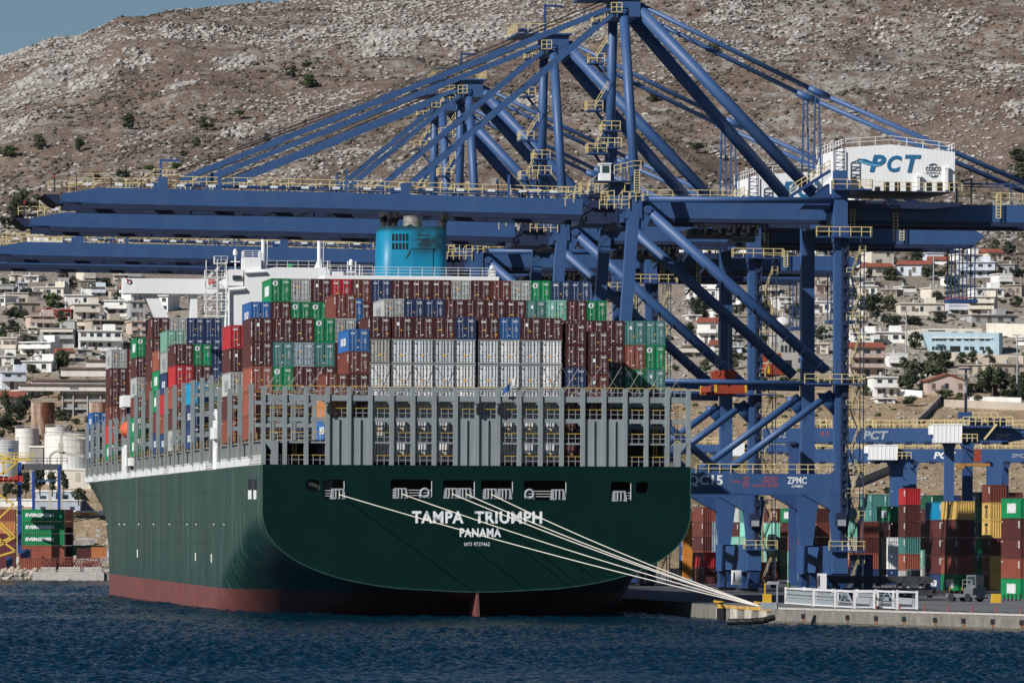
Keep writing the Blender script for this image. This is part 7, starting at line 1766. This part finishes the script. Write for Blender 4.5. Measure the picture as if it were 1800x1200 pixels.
# ------------------------------------------------------------------ trees
leafm = [mat('foliage_dark', (.030,.042,.024), .85, var=.5, scale=.5, spec=.15), mat('foliage_olive', (.055,.066,.034), .85, var=.5, scale=.5, spec=.15), mat('foliage_pine', (.055,.085,.025), .85, var=.5, scale=.5, spec=.15)]
bark = mat('bark', (.09,.07,.05), .9)
def crown_mesh(seed, n, kind):
    rs = random.Random(seed); mb = MB()
    blobs = []
    for i in range(11):
        t = rs.random()*6.28; rr = rs.random()**.6*.72; z = rs.uniform(.18, .85) if kind != 'flat' else rs.uniform(.6, .85)
        if kind == 'tall': rr *= .6
        blobs.append((rr*math.cos(t)*.5*2*.5, rr*math.sin(t)*.5, z, rs.uniform(.13, .24)))
    for i in range(n):
        bx_, by_, bz_, br = rs.choice(blobs); a = rs.random()*6.28; c = rs.uniform(-1, 1); s_ = math.sqrt(1-c*c); k = br*rs.uniform(.65, 1.15)
        p = V((bx_ + k*s_*math.cos(a)*1.1, by_ + k*s_*math.sin(a)*1.1, bz_ + k*c*.8)); sz = rs.uniform(.03, .065)
        nrm = V((s_*math.cos(a), s_*math.sin(a), c)) + V((rs.uniform(-.6, .6), rs.uniform(-.6, .6), rs.uniform(-.3, .9))); nrm.normalize()
        u = nrm.orthogonal().normalized()*sz; v = nrm.cross(u).normalized()*sz*rs.uniform(.6, 1.2)
        mb.add([p-u-v*.4, p+u*.3-v, p+u+v*.3, p-u*.2+v], [(0, 1, 2, 3)])
    return mb
CROWN = {k: [crown_mesh(i*7+j, 760, k) for i in range(3)] for j, k in enumerate(('round', 'flat', 'tall'))}
CM = {}
def tree(px, py, wpx, hpx, kind, mi, lab, i=0, Y=None):
    g = ground_hit(px, py) if Y is None else V((W(px, py, Y).x, Y, W(px, py, Y).z)); s = g.y/F; wd, h = wpx*s, hpx*s
    r = thing('tree', lab, 'tree', g, rnd.random()*6, 'trees on the hillside'); key = (kind, i % 3, mi)
    if key not in CM: CM[key] = CROWN[kind][i % 3].mesh('crown', leafm[mi])
    put('crown', CM[key], r, (0, 0, 0), scale=(wd, wd, h))
    mb = MB(); mb.tube((0, 0, -1), (0, 0, h*.55), wd*.035+.06, 7, .05)
    for k in range(3): t = rnd.random()*6.28; mb.tube((0, 0, h*(.25+.12*k)), (wd*.28*math.cos(t), wd*.28*math.sin(t), h*(.55+.1*k)), .09, 5, .03)
    mb.build('trunk', bark, r)
TR = [(30, 742, 30, 34, 0), (14, 732, 28, 36, 0), (46, 728, 18, 34, 0), (6, 762, 34, 30, 0), (40, 775, 30, 22, 1), (62, 762, 20, 16, 1), (85, 700, 24, 18, 0), (45, 690, 20, 16, 0), (12, 512, 34, 24, 0), (36, 530, 36, 24, 0), (95, 542, 36, 30, 2), (128, 505, 22, 16, 0), (165, 518, 26, 20, 1), (184, 505, 28, 18, 0), (16, 585, 36, 22, 0), (45, 572, 16, 32, 0), (146, 577, 18, 18, 0), (60, 590, 30, 12, 1), (75, 630, 26, 12, 1), (18, 640, 24, 20, 1), (54, 656, 18, 12, 1), (140, 606, 14, 14, 0), (96, 640, 18, 14, 0), (8, 720, 24, 34, 1), (36, 730, 22, 40, 0), (56, 705, 16, 26, 0), (20, 755, 44, 30, 0), (0, 778, 26, 24, 1), (235, 600, 20, 14, 0), (200, 545, 16, 14, 0), (110, 585, 18, 12, 0),
 (28, 388, 44, 44, 0), (48, 372, 50, 40, 1), (10, 405, 26, 26, 0), (16, 278, 40, 22, 2), (70, 265, 28, 28, 1), (140, 270, 22, 30, 0), (225, 228, 26, 32, 0), (362, 228, 34, 24, 1), (420, 212, 24, 16, 2), (545, 155, 38, 26, 2), (512, 137, 24, 22, 0), (540, 122, 22, 14, 0), (468, 248, 20, 16, 1), (345, 258, 18, 16, 1), (215, 320, 26, 22, 0), (170, 318, 24, 18, 1), (265, 308, 24, 18, 2), (310, 302, 26, 16, 2), (322, 275, 20, 12, 1), (1255, 98, 34, 20, 1), (1225, 270, 30, 20, 1), (1790, 285, 40, 26, 0), (1795, 320, 46, 32, 1), (1640, 330, 28, 16, 1), (1150, 180, 30, 22, 1), (40, 362, 24, 18, 2),
 (1530, 560, 50, 46, 0), (1560, 548, 36, 30, 1), (1500, 560, 24, 24, 0), (1555, 575, 16, 20, 0), (1605, 572, 34, 18, 0), (1650, 568, 30, 20, 0), (1668, 545, 22, 30, 0), (1610, 615, 32, 36, 0), (1520, 598, 20, 12, 1), (1672, 515, 28, 34, 0), (1690, 505, 28, 26, 1), (1785, 540, 28, 20, 0), (1755, 490, 20, 16, 0), (1790, 488, 24, 18, 0), (1590, 650, 26, 24, 0), (1620, 680, 56, 50, 1), (1650, 660, 38, 34, 1), (1655, 650, 20, 34, 0), (1600, 688, 40, 28, 0), (1690, 640, 26, 24, 0), (1710, 640, 24, 26, 0), (1745, 700, 50, 54, 0), (1785, 690, 40, 34, 1), (1770, 700, 30, 30, 0), (1715, 692, 30, 20, 0), (1720, 710, 20, 18, 1), (1800, 705, 30, 42, 0), (1560, 690, 24, 20, 0), (1590, 604, 18, 16, 0), (1545, 640, 24, 20, 1), (1660, 705, 40, 20, 1), (1780, 640, 20, 14, 0),
 (1230, 560, 34, 40, 0), (1210, 600, 30, 40, 0), (1290, 650, 34, 40, 1), (1240, 655, 24, 26, 1), (1340, 560, 40, 34, 0), (1400, 560, 36, 30, 1), (1445, 600, 30, 28, 1), (1300, 560, 26, 28, 0), (1560, 870, 20, 14, 0), (890, 440, 26, 14, 0), (930, 430, 30, 16, 0), (1150, 420, 26, 16, 1), (1240, 545, 26, 20, 0), (1510, 840, 20, 16, 1), (870, 425, 24, 14, 1),
 (70, 862, 34, 46, 0), (92, 864, 30, 44, 1), (112, 862, 26, 40, 0), (30, 872, 30, 30, 0), (12, 876, 24, 34, 0), (138, 880, 30, 26, 1), (45, 868, 20, 40, 0)]
ADJ = ['dark', 'olive green', 'bright green']; SHP = {'round': 'bushy', 'flat': 'umbrella shaped', 'tall': 'slender'}
for i, (px, py, wpx, hpx, mi) in enumerate(TR):
    kind = 'tall' if hpx > wpx*1.25 else ('flat' if (mi == 2 and i % 2) else 'round')
    where = ((('high on' if py < 150 else 'midway up' if py < 250 else 'low on') + (' the far left slope' if px < 60 else ' the left slope' if px < 200 else ' the slope left of the boom stays' if px < 400 else ' the slope above the boom stays' if px < 700 else ' the slope behind the crane masts' if px < 1300 else ' the slope above the white crane house')) if py < 390 else 'among the left hill houses' if px < 300 and py < 700 else 'near the tanks on the left shore' if px < 300 else 'on the slope behind the crane legs' if px < 1480 else 'between the houses on the right slope')
    near = min(HOUSES[:NAMED], key=lambda h: abs((h[0]+h[2])/2-px)+abs(h[3]-py)*1.5) if (py > 400 and not (px < 300 and py > 780)) else None
    if near is not None:
        side = 'left of' if px < (near[0]+near[2])/2 else 'right of'; lev = 'above' if py < near[3]-6 else 'below' if py > near[3]+6 else side
        where = lev + ' the ' + ' '.join(near[6].replace('the left picture edge', 'the edge').split()[:9])
    size = 'large' if wpx > 35 else 'small' if wpx < 22 else 'medium'
    lab = f"{size} {ADJ[mi]} {SHP[kind]} tree {where}"
    tree(px, py, wpx, hpx, kind, mi, ' '.join(lab.split()[:16]), i, Y=(1425 if px < 300 and py > 850 else None))
rb = random.Random(77); nb = 0
while nb < 190:
    px, py = (rb.uniform(0, 260), rb.uniform(480, 790)) if nb % 3 == 0 else (rb.uniform(1480, 1800), rb.uniform(440, 720)) if nb % 3 == 1 else (rb.uniform(860, 1480), rb.uniform(425, 700))
    if any(h[0]-4 < px < h[2]+4 and h[1] < py < h[3]+1 for h in HOUSES) or (px > 1600 and 575 < py < 625): continue
    g = ground_hit(px, py); s = g.y/F; wpx = rb.choice((rb.uniform(8, 18), rb.uniform(16, 32))); wd, h = wpx*s, wpx*s*rb.uniform(.6, 1.2); mi = rb.choice((0, 0, 1)); i = rb.randrange(3)
    r = thing('bush', ['', 'olive '][mi] + ('dark green bush growing' if mi == 0 else 'green bush growing') + (' on the left hill between the houses' if px < 300 else ' on the right hill between the houses' if px > 1480 else ' on the slope behind the cranes'), 'bush', g - V((0, 0, h*.12)), rb.random()*6, 'bushes between the hillside houses'); key = ('round', i, mi)
    if key not in CM: CM[key] = CROWN['round'][i].mesh('crown', leafm[mi])
    put('crown', CM[key], r, (0, 0, 0), scale=(wd, wd, h)); mb = MB(); mb.tube((0, 0, -.5), (0, 0, h*.5), .08, 5); mb.build('trunk', bark, r); nb += 1
print('houses', NH[0], 'trees', len(TR))
# containers wholly buried inside the stacks become one body
bpy.context.view_layer.update(); _dg = bpy.context.evaluated_depsgraph_get(); _eye = V((0, 0, CZ)); _bur = []
for o in [o for o in bpy.data.objects if o.get('category') == 'container']:
    L_, H_ = max(v[1] for v in o.bound_box), max(v[2] for v in o.bound_box); nm = {o.name} | {c.name for c in o.children}; seen = False
    for a in (.06, .28, .5, .72, .94):
        for c in (.06, .28, .5, .72, .94):
            for p in (V((-CW/2+CW*a, -.02, H_*c)), V((-CW/2-.02, L_*a, H_*c))):
                q = o.matrix_world @ p; d = q - _eye; h_ = SC.ray_cast(_dg, _eye, d.normalized(), distance=d.length+.6)
                if -20 < q.x/q.y*F+900 < 1820 and (not h_[0] or h_[4].name in nm): seen = True; break
            if seen: break
        if seen: break
    if not seen: _bur.append(o)
mb = MB(); _ms = []
for o in _bur:
    m_ = o.material_slots[0].material
    if m_ not in _ms: _ms.append(m_)
    mb.mi = _ms.index(m_); mb.add([o.matrix_world @ v.co for v in o.data.vertices], [tuple(p.vertices) for p in o.data.polygons])
    for c in list(o.children): bpy.data.objects.remove(c)
    bpy.data.objects.remove(o)
print('buried', len(_bur), 'left', NCON[0]-len(_bur))
tag(mb.build('buried_containers', _ms), 'containers buried inside the stacks behind the ones in view', 'containers', kind='stuff')

# ------------------------------------------------------------------ air between the ship and the mountain
mb = MB(); mb.box(-1500, 1500, -60, 5400, -15, 430)
hm_ = bpy.data.materials.new('haze'); hm_.use_nodes = True; t = hm_.node_tree; t.nodes.clear()
out_ = t.nodes.new('ShaderNodeOutputMaterial'); pv = t.nodes.new('ShaderNodeVolumePrincipled'); pv.inputs['Color'].default_value = (.80, .88, 1.0, 1); pv.inputs['Density'].default_value = .000005; pv.inputs['Anisotropy'].default_value = .2
t.links.new(pv.outputs[0], out_.inputs['Volume'])
tag(mb.build('haze', hm_), 'thin blue haze in the air before the mountain', 'haze', kind='stuff')
